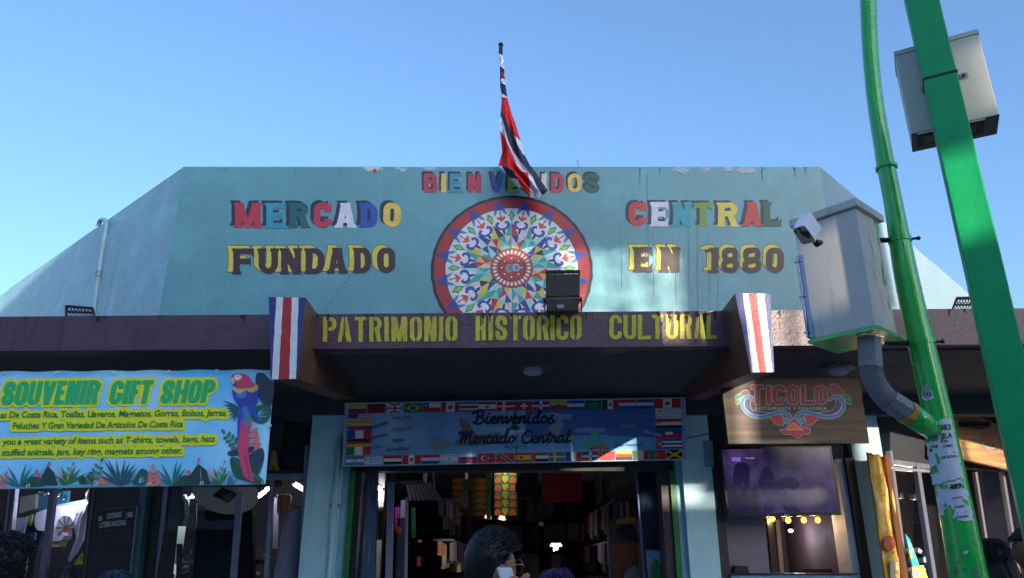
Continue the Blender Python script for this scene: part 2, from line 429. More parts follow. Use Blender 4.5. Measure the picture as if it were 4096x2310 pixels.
            q = t / 2; r = (w - t) / 2
            path = [(x1 - q, y0 + h * .30), (x1 - q, y0 + h * .22), (x1 - q - r * .3, y0 + q * 1.15), (xm, y0 + q), (x0 + q + r * .3, y0 + q * 1.15), (x0 + q, y0 + h * .22), (x0 + q, y0 + h * .34), (x0 + q + r * .4, y0 + h * .45), (xm, ym),
                    (x1 - q - r * .4, y0 + h * .55), (x1 - q, y0 + h * .66), (x1 - q, y0 + h * .78), (x1 - q - r * .3, y1 - q * 1.15), (xm, y1 - q), (x0 + q + r * .3, y1 - q * 1.15), (x0 + q, y0 + h * .78), (x0 + q, y0 + h * .70)]
            d = f_line(X, Y, path, q)
        else: d = np.full(X.shape, 1e9)
        return d
    return G
def letter(ch, box, t, serif, m, mapf, parent, shadow=None, stencil=False, step=3.0, wob=0.0, name='letter'):
    x0, y0, x1, y1 = box; g = glyph(ch, x0, y0, x1, y1, t, serif, stencil); bd = (x0 - 12, y0 - 12, x1 + 12, y1 + 12)
    if wob:
        ph = rng.rand(4) * 6
        g0 = g; g = lambda X, Y: g0(X + wob * np.sin(Y * .11 + ph[0]) , Y + wob * np.sin(X * .13 + ph[1])) + wob * .5 * np.sin(X * .31 + ph[2]) * np.sin(Y * .27 + ph[3])
    o = field_obj(name, g, bd, step, lambda px, py: mapf(px, py, .0065), m, parent)
    if shadow:
        dx, dy, sm, edge = shadow
        if edge:
            field_obj('letter_edge', lambda X, Y: g(X - dx, Y - dy) - 2.4, (bd[0] + dx, bd[1] + dy, bd[2] + dx, bd[3] + dy), step, lambda px, py: mapf(px, py, .0025), edge, o)
        field_obj('letter_shadow', lambda X, Y: g(X - dx, Y - dy), (bd[0] + dx, bd[1] + dy, bd[2] + dx, bd[3] + dy), step, lambda px, py: mapf(px, py, .0045), sm, o)
    return o
# ================================================================== the ground, the street and the houses across it
M_wall = mat('wall_paint', '#5b96a4', .36, noise=(1.3, .16), streak=(9, .16, '#4d7f90'), bump=(55, .004), spec=.5)
M_wing = mat('wing_plaster', '#86b2c0', .42, noise=(1.6, .2), streak=(6, .3, '#b4d0da'), bump=(5, .022), spec=.5)
M_wingr = mat('wing_plaster_pale', '#7f98a6', .5, noise=(2.2, .08), bump=(30, .006))
M_fascia = mat('beam_paint', '#52374b', .40, noise=(4, .22), streak=(14, .55, '#2b2028'), bump=(38, .0045), spec=.55)
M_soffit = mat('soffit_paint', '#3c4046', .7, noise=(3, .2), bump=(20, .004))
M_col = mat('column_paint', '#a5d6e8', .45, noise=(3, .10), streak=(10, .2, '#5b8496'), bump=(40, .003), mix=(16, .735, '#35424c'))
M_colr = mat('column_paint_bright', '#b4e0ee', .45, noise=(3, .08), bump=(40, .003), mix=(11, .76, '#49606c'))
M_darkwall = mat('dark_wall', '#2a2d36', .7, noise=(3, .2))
M_black = mat('black', '#0d0d10', .5)
M_chrome = mat('aluminium_frame', '#8c8f98', .32, .85, noise=(8, .15))
M_darkmetal = mat('dark_metal', '#2c2d34', .4, .6)
M_grey = mat('grey_metal', '#8b8e97', .5, .3, noise=(6, .12))
M_asphalt = mat('street_paving', '#b4afa6', .9, noise=(14, .25), bump=(120, .006))
M_pave = mat('pavement_concrete', '#b9b4aa', .85, noise=(6, .18), bump=(60, .004))
M_green = mat('green_enamel', '#12b84a', .22, noise=(5, .12), bump=(26, .004), spec=.6, coat=.6)
M_green2 = mat('green_enamel_teal', '#0ba060', .5, noise=(5, .10), bump=(26, .002), spec=.3)
M_glass = glass('window_glass', (.92, .94, .96), .4)

def struct(o): o['kind'] = 'structure'; return o
g = MB(); g.add([(-900, -900, 0), (900, -900, 0), (900, 900, 0), (-900, 900, 0)], [(0, 1, 2, 3)])
struct(g.build('ground', M_asphalt))
g = MB(); g.bb(-40, 5.2, 0.0, 40, 9.3, .14); struct(g.build('pavement', M_pave))
g = MB(); g.bb(-40, 5.0, 0.0, 40, 5.19, .15); struct(g.build('kerb', mat('kerb_stone', '#8a8880', .85, noise=(8, .2))))

def dapple_tree(cx, cy, z0, h, rad, seed, label):
    r = random.Random(seed); e = empty('dapple_tree', (cx, cy, z0), label, 'tree', None)
    b = MB(); b.tube([(cx, cy, z0), (cx + .05, cy, z0 + h * .5), (cx, cy + .05, z0 + h)], [.06, .045, .02], 8)
    for k in range(9):
        a = r.random() * 6.28; z = z0 + h * (.45 + .5 * r.random())
        b.tube([(cx, cy, z), (cx + math.cos(a) * rad * .7, cy + math.sin(a) * rad * .7, z + .3)], [.025, .008], 6)
    b.build('trunk', mat('bark', '#4a3a2c', .9), e)
    b = MB()
    for k in range(105):
        a, q, z = r.random() * 6.28, rad * math.sqrt(r.random()), z0 + h * (.72 + .55 * math.sqrt(r.random()))
        c = Vector((cx + math.cos(a) * q, cy + math.sin(a) * q, z)); u = Vector((r.uniform(-1, 1), r.uniform(-1, 1), r.uniform(-1, 1))).normalized(); w = u.orthogonal().normalized()
        s = r.uniform(.09, .17); b.add([c - u * s, c + w * s * .4, c + u * s, c - w * s * .4], [(0, 1, 2, 3)])
    b.build('crown', mat('leaf_green', '#3d5a2a', .6), e)
def opposite_house(x0, x1, y0, h, col, name, label, seed):
    r = random.Random(seed)
    e = empty(name, ((x0 + x1) / 2, y0, 0), label, 'building')
    m = mat(name + '_plaster' + str(seed), col, .75, noise=(1.2, .12), streak=(3, .2, '#6f6a62'), bump=(20, .005))
    b = MB(); b.bb(x0, y0 - 9, 0, x1, y0, h); b.build('wall', m, e)
    b = MB(); b.bb(x0 - .15, y0 - 9.1, h + .003, x1 + .15, y0 + .18, h + .3); b.build('cornice', M_pave, e)
    n = int((x1 - x0) / 2.2); w = (x1 - x0) / n
    for f in range(int((h - 3.4) / 3.0)):
        for i in range(n):
            cx = x0 + w * (i + .5); z = 4.2 + 3 * f
            b = MB(); b.bb(cx - .62, y0 + .003, z, cx + .62, y0 + .09, z + 1.5); wd = b.build('window', mat('window_frame_white', '#c9c9c6', .5), e)
            b = MB(); b.bb(cx - .54, y0 + .095, z + .08, cx + .54, y0 + .10, z + 1.42); b.build('pane', mat('far_pane', '#20262e', .08), wd)
    b = MB(); b.bb(x0 + .3, y0 + .003, .1, x1 - .3, y0 + .06, 2.6); b.build('shopfront', mat('shopfront_' + str(seed), r.choice(['#1d7fa8', '#b5452f', '#3f9aa6', '#d8c23a']), .5), e)
    a = [(x0 + .2, y0 + .07, 3.3), (x1 - .2, y0 + .07, 3.3), (x1 - .2, y0 + 1.6, 2.75), (x0 + .2, y0 + 1.6, 2.75)]
    b = MB(); b.prism(a, [(p[0], p[1], p[2] - .05) for p in a]); b.build('awning', mat('awning_canvas', '#dfe3ea', .7), e)
    return e
opposite_house(-34, -14.2, -12.0, 9.0, '#dcd3c0', 'shop_house', 'cream shop house across the street with a white awning', 3)
opposite_house(-14, 1.0, -11.0, 10.2, '#d3dada', 'shop_house', 'wide grey shop house across the street with a white awning', 5)
opposite_house(1.2, 10.12, -11.0, 10.4, '#e0d4b8', 'shop_house', 'sandy shop house across the street beside the low one', 7)
opposite_house(14.5, 23.0, -11.0, 4.4, '#cfc6bb', 'shop_house', 'lowest pale shop house across the street next to the low tan one', 13)
opposite_house(10.22, 14.4, -11.0, 5.5, '#d3c2b0', 'shop_house', 'low tan shop house across the street below an added billboard', 9)
opposite_house(23.2, 40, -11.0, 10.4, '#dcdedb', 'shop_house', 'pale shop house across the street at the far corner', 11)
def flank_house(x0, x1, y0, y1, h, c, label, k):
    e = empty('corner_house', ((x0 + x1) / 2, y0, 0), label, 'building'); b = MB(); b.bb(x0, y0, 0, x1, y1, h); b.build('wall', mat('flank_plaster' + str(k), c, .8, noise=(1.5, .12)), e)
    xf = x0 if x0 > 0 else x1; d = -1 if x0 > 0 else 1; n = int((y1 - y0) / 2.4)
    for f in range(int((h - 1) / 3)):
        for i in range(n):
            y = y0 + 1.2 + 2.4 * i; b = MB(); b.bb(xf + d * .003, y - .6, 1.0 + 3 * f, xf + d * .08, y + .6, 2.6 + 3 * f); w = b.build('window', mat('window_frame_white', '#c9c9c6', .5), e)
            b = MB(); b.bb(xf + d * .083, y - .52, 1.08 + 3 * f, xf + d * .09, y + .52, 2.52 + 3 * f); b.build('pane', mat('far_pane', '#20262e', .08), w)
flank_house(17, 27, 4, 20, 8.5, '#8d8478', 'brown grey corner house across the side street on one flank', 1)
flank_house(-30, -17, 3, 19, 7.5, '#a8a49c', 'grey corner house across the side street on the other flank', 2)
bb_ = empty('billboard', (14.0, -11.6, 6.0), 'large blank billboard added unseen over the low tan shop house to block sun', 'billboard')  # added behind the camera to cut the sun patch off at the top
b = MB(); b.bb(10.2, -11.9, 9.15, 17.6, -11.7, 13.2); b.build('panel', mat('billboard_panel', '#d0d3d6', .6), bb_)
for x in (11.6, 14.9, 16.9):
    b = MB(); b.bb(x - .05, -11.85, 6.0, x + .05, -11.75, 8.95); b.build('post', M_darkmetal, bb_)
TK = empty('sun_block_tank', (11.1, -11.5, 6.0), 'pale tank added unseen on the low tan roof to block sun', 'water tank')  # added out of view: shades the wall left of the sun patch
b = MB(); b.tube([(11.1, -11.5, 7.3), (11.1, -11.5, 8.95)], .44, 20); b.build('tank', M_pave, TK)
for x in (10.85, 11.35): b = MB(); b.tube([(x, -11.5, 6.0), (x, -11.5, 7.3)], .03, 8); b.build('leg', M_darkmetal, TK)
TK2 = empty('sun_block_tank', (10.45, -11.4, 5.8), 'tall narrow tank added unseen beside the sandy house to block sun', 'water tank')  # second added tank, shades the wall while the cabinet stays sunlit
b = MB(); b.tube([(10.45, -11.4, 6.45), (10.45, -11.4, 9.1)], .25, 18); b.build('tank', M_pave, TK2)
for x in (10.3, 10.6): b = MB(); b.tube([(x, -11.4, 5.8), (x, -11.4, 6.45)], .02, 8); b.build('leg', M_darkmetal, TK2)
SH_ = empty('sun_block_shed', (11.2, -11.7, 5.8), 'small plain block added unseen beside the tank to stop sun', 'shed')  # added block that keeps sun off the left of the welcome board
b = MB(); b.bb(10.95, -12.2, 5.82, 11.45, -11.2, 6.8); b.build('wall', M_pave, SH_)
SF_ = empty('sun_block_shaft', (14.8, -11.5, 4.7), 'plain tall block added unseen on the lowest shop house to stop sun', 'tower')  # added out of view to stop sun reaching the television
b = MB(); b.bb(14.53, -11.85, 4.72, 14.82, -11.1, 9.4); b.build('wall', M_pave, SF_)
RP_ = empty('sun_block_wall', (13.3, -11.2, 5.9), 'low wall added unseen on the low tan roof to stop sun', 'wall')  # added to hold the sun off the restaurant sign
b = MB(); b.bb(12.32, -11.09, 6.02, 14.4, -11.0, 6.95); b.build('wall', M_pave, RP_)
ST_ = empty('sun_block_tower', (13.8, -12.6, 5.9), 'plain upright block added unseen on the low tan shop house to stop sun', 'tower')  # added block that ends the sun patch on its right side
b = MB(); b.bb(13.25, -11.85, 6.02, 14.4, -11.1, 9.4); b.build('wall', M_pave, ST_)
dapple_tree(12.2, -11.3, 6.0, 2.6, 1.15, 3, 'small leafy tree added unseen to dapple the sun, below the billboard')  # added out of view, crown shaped to soften and dapple the sun patch
# ================================================================== the market hall
MK = empty('market_building', (0, 9, 0), 'pale blue market hall with a lettered parapet, painted wheel and brown canopy', 'building')
ZT = float(FAC(2048, 668)[2]); XL, XR = float(FAC(735, 668)[0]), float(FAC(3280, 668)[0])
b = MB(); b.bb(XL, 9.0, 3.6, XR, 9.22, ZT); b.build('parapet_wall', M_wall, MK)
def wing(p0, dirs, m, flip):
    P0 = np.array([p0[0], p0[1]]); q = [P0]
    for d, l in dirs: q.append(q[-1] + np.array(d) / np.linalg.norm(d) * l)
    for i in range(len(q) - 1):
        a, c = q[i], q[i + 1]; d = (c - a) / np.linalg.norm(c - a); n = np.array([-d[1], d[0]]) * flip
        fr = [(a[0], a[1], 3.6), (c[0], c[1], 3.6), (c[0], c[1], ZT), (a[0], a[1], ZT)]
        bk = [(x + n[0] * .2, y + n[1] * .2, z) for x, y, z in fr]
        bb = MB(); bb.prism(fr, bk); bb.build('wing_wall', m, MK, fixn=True)
wing((XL - .002, 9.0), [(LWD, 13.5)], M_wing, -1)
wing((XR + .002, 9.0), [(RWD, 13)], M_wingr, 1)
# canopy: front beam, slab and the two striped rafters
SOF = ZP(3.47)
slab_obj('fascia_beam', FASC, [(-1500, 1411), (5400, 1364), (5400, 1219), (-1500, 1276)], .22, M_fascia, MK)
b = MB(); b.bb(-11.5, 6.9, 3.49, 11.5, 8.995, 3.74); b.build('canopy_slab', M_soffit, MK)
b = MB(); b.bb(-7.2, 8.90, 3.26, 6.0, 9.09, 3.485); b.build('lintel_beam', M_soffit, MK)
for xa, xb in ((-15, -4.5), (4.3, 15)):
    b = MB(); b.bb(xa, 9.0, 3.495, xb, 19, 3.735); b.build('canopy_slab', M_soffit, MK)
FB = YP(6.35)
def rafter(px, ft, fbm, left):
    f = pts(FB, px); zb = 3.40
    bk = np.array([[p[0], 8.72, p[2] if p[2] > 3.5 else zb] for p in f]); bk[bk[:, 2] > 3.5, 2] = 3.80
    bb = MB(); bb.prism(f, bk); r = bb.build('rafter', mat('rafter_brown', '#6d4a3c', .5, noise=(4, .2), bump=(30, .006)), MK, fixn=True)
    tl, tr, br, bl = [np.array(p, float) for p in px]
    for k in range(5):
        q = [tl + (tr - tl) * ft[k], tl + (tr - tl) * ft[k + 1], bl + (br - bl) * fbm[k + 1], bl + (br - bl) * fbm[k]]
        c = ['#27377f', '#dfe3ea', '#b3262c', '#dfe3ea', '#27377f'][k]
        n = 14; bb = MB(); vs = []
        for j in range(n + 1):                          # hand painted edges
            t = j / n; jit = lambda: (rng.rand() - .5) * 2.0
            vs.append((q[0] + (q[3] - q[0]) * t + [jit() if 0 < k else 0, 0])); vs.append((q[1] + (q[2] - q[1]) * t + [jit() if k < 4 else 0, 0]))
        a = np.array(vs); W3 = FB(a[:, 0], a[:, 1], .003 + (.0012 if k in (1, 3) else 0))
        bb.add(W3, [(2 * j, 2 * j + 2, 2 * j + 3, 2 * j + 1) for j in range(n)])
        bb.build('stripe', mat('stripe_' + c.strip('#'), c, .42, noise=(9, .12), bump=(60, .005), mix=(24, .72, '#4a4f66')), r)
rafter([(1075, 1185), (1222, 1187), (1190, 1512), (1083, 1515)], [0, .21, .393, .63, .81, 1], [0, .03, .29, .69, .945, 1], True)
rafter([(2940, 1170), (3081, 1172), (3097, 1485), (3004, 1487)], [0, .22, .385, .614, .83, 1], [0, .07, .36, .66, .925, 1], False)

# ------------------------------------------------------------------ painted words on the parapet
RED, CYA, TEA, WHT, BLU, YEL, NAV, BRN, OLV, LYEL = '#b8304a', '#2f93ae', '#135c66', '#d3d6ea', '#1d4fa8', '#dcbc52', '#1c2345', '#3a2329', '#6f9a3a', '#d3c94a'
fac = lambda px, py, off=.004: FAC(px, py, off)
def word(z, org, sc, items, t, serif, shadow, wob=.55, step=2.4):
    for ch, x0, x1, y0, y1, c in items:
        bx = (org[0] + x0 / sc, org[1] + y0 / sc, org[0] + x1 / sc, org[1] + y1 / sc)
        letter(ch, bx, t, serif, paint(c), fac, MK, shadow, step=step, wob=wob)
S1 = 2.2356
word('m', (850, 650), S1, [('M', 188, 445, 362, 588, RED), ('E', 468, 655, 363, 590, CYA), ('R', 676, 866, 363, 588, TEA), ('C', 905, 1063, 360, 586, RED),
     ('A', 1092, 1290, 363, 587, WHT), ('D', 1310, 1475, 363, 583, BLU), ('O', 1527, 1684, 360, 580, YEL)], 27, 6, (-14, -9.5, paint(NAV), None))
word('f', (850, 650), S1, [('F', 172, 372, 770, 1003, BRN), ('U', 398, 600, 770, 1000, BRN), ('N', 600, 806, 768, 1002, BRN), ('D', 818, 1000, 768, 1000, BRN),
     ('A', 1020, 1212, 765, 996, BRN), ('D', 1252, 1420, 764, 993, BRN), ('O', 1472, 1635, 762, 990, BRN)], 27, 6, (-19, -10.5, paint(LYEL), paint('#2b2228')))
word('c', (2400, 650), S1, [('C', 258, 412, 354, 570, '#c23a36'), ('E', 446, 610, 355, 573, WHT), ('N', 640, 830, 357, 577, '#1f9aae'), ('T', 838, 1002, 360, 577, OLV),
     ('R', 1042, 1238, 360, 578, '#d8cb4c'), ('A', 1270, 1455, 357, 575, '#c23a36'), ('L', 1452, 1622, 355, 575, '#0f5a50')], 26, 6, (-13, -8.5, paint(NAV), None))
word('e', (2400, 650), S1, [('E', 290, 467, 758, 985, BRN), ('N', 530, 725, 758, 987, BRN), ('1', 962, 1066, 762, 990, BRN)], 28, 6, (-17, -11, paint(LYEL), paint('#2b2228')))
word('n', (2400, 650), S1, [('8', 1084, 1242, 762, 990, BRN), ('8', 1272, 1443, 762, 990, BRN), ('0', 1482, 1645, 762, 990, BRN)], 27, 0, (-11, -12, paint(LYEL), paint('#2b2228')))
bv = [('B', 1695, 1750, RED), ('I', 1762, 1787, YEL), ('E', 1799, 1848, CYA), ('N', 1873, 1926, RED), ('V', 1960, 2014, BLU), ('E', 2030, 2081, OLV), ('N', 2106, 2152, RED),
      ('I', 2163, 2189, '#d8d3c4'), ('D', 2205, 2256, RED), ('O', 2271, 2327, YEL), ('S', 2338, 2398, '#1f5c4c')]
for ch, x0, x1, c in bv:
    letter(ch, (x0, 695, x1, 771), 18 if ch != 'I' else 20, 0, paint(c), fac, MK, (-8, -8.5, paint(NAV), None), step=2.2, wob=.5)
# stencilled words on the front beam
fas = lambda px, py, off=.004: FASC(px, py, off)
ST = mat('stencil_yellow', '#c6ba28', .42, noise=(9, .2), streak=(30, .4, '#6f6a2a'), bump=(60, .006))
def stencil(org, items, y0, y1):
    for ch, x0, x1 in items:
        k = x0 / 2.683; dy = -k * .006
        letter(ch, (org + x0 / 2.683, y0 + dy, org + x1 / 2.683, y1 + dy), 17.5, 0, ST, fas, MK, None, True, step=2.2, wob=.5)
stencil(1040, [('P', 676, 823), ('A', 832, 983), ('T', 1018, 1143), ('R', 1172, 1306), ('I', 1335, 1382), ('M', 1410, 1580), ('O', 1609, 1738), ('N', 1763, 1896), ('I', 1921, 1963), ('O', 1991, 2118)], 1267, 1366)
stencil(1900, [('H', 6, 116), ('I', 148, 188), ('S', 218, 344), ('T', 377, 492), ('O', 515, 641), ('R', 664, 798), ('I', 811, 854), ('C', 874, 1004), ('O', 1020, 1143)], 1260, 1359)
stencil(1900, [('C', 1442, 1577), ('U', 1592, 1730), ('L', 1747, 1887), ('T', 1898, 2018), ('U', 2048, 2178), ('R', 2200, 2330), ('A', 2348, 2476), ('L', 2482, 2592)], 1260, 1358)

# ------------------------------------------------------------------ the painted ox-cart wheel
WR = 1.044; WC = np.array([-.003, 9.0, float(FAC(2048, 1074)[2])])
wheel = None
def wmap(off): return lambda u, v: np.stack([WC[0] + np.asarray(u) * WR, np.full(np.shape(u), 9.0 - off), WC[2] + np.asarray(v) * WR], -1)
def pol(r, a): a = math.radians(a); return (r * math.sin(a), r * math.cos(a))
def wpoly(name, p, c, off):
    a = np.array(p); mb = MB(); mb.add(wmap(off)(a[:, 0], a[:, 1]), [tuple(reversed(range(len(a))))]); return mb.build(name, paint(c), wheel)
def wring(name, r0, r1, c, off, n=96, a0=0.0, a1=360.0):
    mb = MB(); an = [a0 + (a1 - a0) * i / n for i in range(n + 1)]
    v = [pol(r0, a) for a in an] + [pol(r1, a) for a in an]; a = np.array(v)
    mb.add(wmap(off)(a[:, 0], a[:, 1]), [(i, n + 1 + i, n + 2 + i, i + 1) for i in range(n)]); return mb.build(name, paint(c), wheel)
a = np.array([pol(1.0 + .004 * math.sin(k * 1.7), 360 * k / 128) for k in range(128)])
mb = MB(); mb.add(wmap(.003)(a[:, 0], a[:, 1]), [tuple(reversed(range(128)))]); wheel = mb.build('painted_wheel', paint('#17162a'), MK)
for k in range(16): wring('rim_segment', .826, .962, '#a82a34', .005, 10, 11.25 + 22.5 * k + .0, 11.25 + 22.5 * (k + 1))
wring('rim_line', .818, .828, '#22306f', .0065)
wring('white_disc', .0, .820, '#dcdfe6', .005)
TE, NB, PK, LB, RD, YL, PU, AQ = '#2fa79e', '#2b3f8c', '#d9c3cc', '#b4d4de', '#c02c3a', '#cfc24a', '#3b2440', '#8cc9cc'
for k in range(16):
    ac = 11.25 + 22.5 * k
    wpoly('star_point', [pol(.962, ac), pol(.818, ac + 4.9), pol(.80, ac), pol(.818, ac - 4.9)], '#22489c', .0075)
    wpoly('star_flank', [pol(.818, ac + 4.9), pol(.815, ac + 1.4), pol(.66, ac + 8.6)], '#3c86bd', .0072)
    wpoly('star_flank', [pol(.818, ac - 4.9), pol(.66, ac - 8.6), pol(.815, ac - 1.4)], '#3c86bd', .0072)
    av = 22.5 * k
    wpoly('green_diamond', [pol(.80, av), pol(.72, av + 3.6), pol(.625, av), pol(.72, av - 3.6)], '#3fa56a' if k % 2 else '#37a58c', .0085)
    wpoly('green_leaf', [pol(.755, av), pol(.715, av + 1.8), pol(.66, av), pol(.71, av - 1.8)], '#9fc04a', .0095)
cl = [TE, RD, PK, TE, LB, NB, TE, LB, TE, PK, RD, TE, YL, TE, LB, NB, TE, PK, YL, RD, TE, YL, PK, TE, LB, NB, TE, YL, LB, NB, YL, PU]
for k in range(16):
    av = 22.5 * k; L_, R_ = cl[(2 * k) % 32], cl[(2 * k + 1) % 32]
    wpoly('facet', [pol(.625, av), pol(.43, av), pol(.455, av - 11.25)], L_, .0075)
    wpoly('facet', [pol(.625, av), pol(.455, av + 11.25), pol(.43, av)], R_, .0075)
    am = av + 11.25; c3 = [NB, AQ, YL, TE, RD, LB, PK, TE][k % 8]; c4 = [LB, TE, PU, AQ, YL, NB, RD, PK][k % 8]
    wpoly('facet', [pol(.455, am), pol(.33, am), pol(.43, am - 11.25)], c3, .0082)
    wpoly('facet', [pol(.455, am), pol(.43, am + 11.25), pol(.33, am)], c4, .0082)
    wpoly('facet', [pol(.43, av), pol(.25, av), pol(.33, av - 11.25)], [TE, RD, LB, YL][k % 4], .0088)
    wpoly('facet', [pol(.43, av), pol(.33, av + 11.25), pol(.25, av)], [PK, TE, NB, AQ][k % 4], .0088)
    wpoly('facet', [pol(.33, am), pol(.24, am - 8), pol(.24, am + 8)], [AQ, YL, LB, NB][(k + 1) % 4], .0094)
    # flower panel between two star points
    mbf = MB(); ca, sa = math.cos(math.radians(am)), math.sin(math.radians(am))
    def fm(off): return lambda u, v: wmap(off)(np.asarray(u) * ca + np.asarray(v) * sa, -np.asarray(u) * sa + np.asarray(v) * ca)
    def loc(p, mi, off):
        a = np.array(p, float); mbf.add(fm(off)(a[:, 0], a[:, 1]), [tuple(range(len(a)))], mi)
    loc([(0, .80), (-.105, .70), (-.098, .60), (0, .44), (.098, .60), (.105, .70)], 0, .0100)
    loc([(0, .635), (-.055, .685), (-.052, .72), (-.02, .695), (0, .73), (.02, .695), (.052, .72), (.055, .685)], 1, .0120)
    loc([(-.006, .72), (-.012, .785), (.012, .785), (.006, .72)], 2, .0116)
    for s in (1, -1):
        field_mb(mbf, lambda X, Y, s=s: np.minimum(f_line(X, Y, [(s * .012, .535), (s * .05, .545), (s * .074, .575), (s * .075, .61), (s * .052, .632), (s * .036, .612)], [.012, .017, .019, .018, .013, .007]),
                                                   f_line(X, Y, [(s * .055, .56), (s * .09, .585)], [.012, .005])), (-.11, .5, .11, .66), .008, fm(.0118), 3)
    loc([(0, .56), (-.017, .515), (-.012, .47), (0, .45), (.012, .47), (.017, .515)], 4, .0124)
    mbf.build('flower_panel', [paint('#e2e2ec'), paint('#cf5040'), paint('#b9566a'), paint('#274fb0'), paint('#1f3550')], wheel)
wring('hub_line', .255, .264, '#1d1a2c', .0105); wring('hub_ring', .0, .257, '#b5523c', .0104)
for k in range(28):
    a_ = 360 / 28 * k; wpoly('hub_diamond', [pol(.246, a_), pol(.212, a_ + 4.6), pol(.178, a_), pol(.212, a_ - 4.6)], '#e0dfe8', .0116)
wring('hub_line', .165, .173, '#1d1a2c', .0125); wring('hub_disc', .0, .167, '#b03a40', .0122)
for k in range(8):
    a_ = 45 * k; c_ = pol(.122, a_)
    wpoly('hub_stud_ring', [(c_[0] + .022 * math.cos(q * .524), c_[1] - .022 * math.sin(q * .524)) for q in range(12)], '#2a2033', .0134)
    wpoly('hub_stud', [(c_[0] + .012 * math.cos(q * .524) - .002, c_[1] - .012 * math.sin(q * .524) + .002) for q in range(12)], '#e6e6ee', .0144)
wpoly('axle_shade', [(-.028 + .047 * math.cos(q * .3927), -.006 - .055 * math.sin(q * .3927)) for q in range(16)], '#c2b43c', .0145)
field_obj('axle', lambda X, Y: f_line(X, Y, [(-.018, -.004), (.05, .004)], .045), (-.1, -.08, .12, .08), .008, wmap(.0158), paint('#6f86a0'), wheel)
wpoly('axle_end', [(.055 + .043 * math.cos(q * .3927), .004 - .05 * math.sin(q * .3927)) for q in range(16)], '#c3cede', .0170)
wpoly('axle_hole', [(.058 + .027 * math.cos(q * .3927), .004 - .034 * math.sin(q * .3927)) for q in range(16)], '#6c7f97', .0182)
# peeling paint along the coping, hairline cracks and drips
def flake(cx, cy, w, h, c, seed, off=.006):
    ph = np.random.RandomState(seed).rand(6) * 6
    def fn(X, Y):
        d = np.hypot((X - cx) / w, (Y - cy) / h) - 1
        return d + .35 * np.sin(X * .21 + ph[0]) * np.sin(Y * .3 + ph[1]) + .22 * np.sin(X * .52 + ph[2] + Y * .23)
    field_obj('paint_flake', fn, (cx - w * 1.6, max(669, cy - h * 1.6), cx + w * 1.6, cy + h * 1.6), 2.5, lambda a, b_: FAC(a, b_, off), paint(c), MK)
for i, (cx, cy, w, h, c) in enumerate([(1490, 674, 38, 12, '#b9c4d0'), (1494, 687, 9, 9, '#b8673f'), (1612, 678, 14, 9, '#aebfcc'), (1720, 674, 26, 7, '#b3c2ce'), (2725, 679, 32, 14, '#9fb2c4'), (2826, 679, 17, 11, '#9fb2c4'),
                                      (2915, 678, 22, 9, '#a5b6c6'), (2985, 682, 42, 12, '#9fb0c0'), (1590, 1262 - 590, 10, 6, '#b9c4d0')]):
    flake(cx, cy, w, h, c, i)
def grime(cx, w, y0, y1, seed, pl=None, nm='grime_stain', c='#1f171d'):
    ph = np.random.RandomState(seed).rand(8) * 6
    def fn(X, Y):
        t = (Y - y0) / (y1 - y0); env = w * (1 - t) ** .8 * (.7 + .3 * np.sin(Y * .3 + ph[0]))
        return np.abs(X - cx + 1.5 * np.sin(Y * .2 + ph[1])) - env + (w * .35) * np.sin(X * .8 + ph[2]) * np.sin(Y * .12 + ph[3]) + (w * .25) * np.sin(X * 1.9 + ph[4])
    field_obj(nm, fn, (cx - w * 1.6, y0, cx + w * 1.6, y1), 2.0, lambda a, b_: (pl or FASC)(a, b_, .0085), mat(nm, c, .75), MK)
for i, (cx, w, y0, y1) in enumerate([(1312, 9, 1249, 1290), (1463, 7, 1248, 1278), (1490, 5, 1248, 1266), (1690, 6, 1247, 1268), (1932, 8, 1245, 1300), (1960, 7, 1245, 1298), (2048, 9, 1244, 1280), (2072, 5, 1244, 1268), (2152, 6, 1243, 1275), (2236, 10, 1243, 1278), (2345, 6, 1242, 1282), (2368, 4, 1242, 1270), (2632, 10, 1240, 1268), (2678, 12, 1240, 1290), (2712, 13, 1240, 1286), (2748, 12, 1239, 1292), (2790, 14, 1239, 1276), (2822, 13, 1239, 1295), (2860, 12, 1239, 1280),
                                      (392, 14, 1259, 1286), (420, 8, 1259, 1275), (104, 7, 1261, 1282), (640, 5, 1256, 1272), (978, 6, 1254, 1300), (966, 5, 1254, 1278), (3120, 5, 1238, 1262), (3800, 6, 1233, 1258), (3860, 8, 1232, 1250), (1270, 10, 1249, 1268)]): y0 = 1276 - 57 * (cx + 1500) / 6900 + 1.0; grime(cx, w, y0, max(y1, y0 + 14), i)
for i, (cx, w, y0, y1) in enumerate([(1180, 4, 669, 720), (1360, 5, 669, 708), (2560, 5, 669, 740), (2640, 4, 669, 715), (3050, 5, 669, 735), (3180, 4, 669, 712), (900, 4, 669, 700), (2200, 4, 669, 690), (3222, 5, 669, 700)]): grime(cx, w, y0, y1, 50 + i, FAC, 'rain_streak', '#4f8494')
def hair(name, p, w, m, pl=FAC, off=.005):
    q = smooth_open(p, 4); x = [a[0] for a in q]; y = [a[1] for a in q]
    field_obj(name, lambda X, Y: f_line(X, Y, q, w), (min(x) - 6, min(y) - 6, max(x) + 6, max(y) + 6), 1.6, lambda a, b_: pl(a, b_, off), m, MK)
CR = paint('#456a78')
hair('crack', [(1400, 1100), (1385, 1128), (1360, 1150), (1335, 1188), (1310, 1225), (1296, 1248)], .9, CR)
for x, y0, y1 in ((2752, 910, 1240), (2787, 820, 1240), (2832, 930, 1240), (2868, 1010, 1238), (2588, 700, 1100), (2610, 860, 1180), (2482, 900, 1150), (2700, 980, 1200)):
    hair('drip', [(x, y0), (x + 3, (y0 + y1) / 2), (x + 5, y1)], .8, CR)
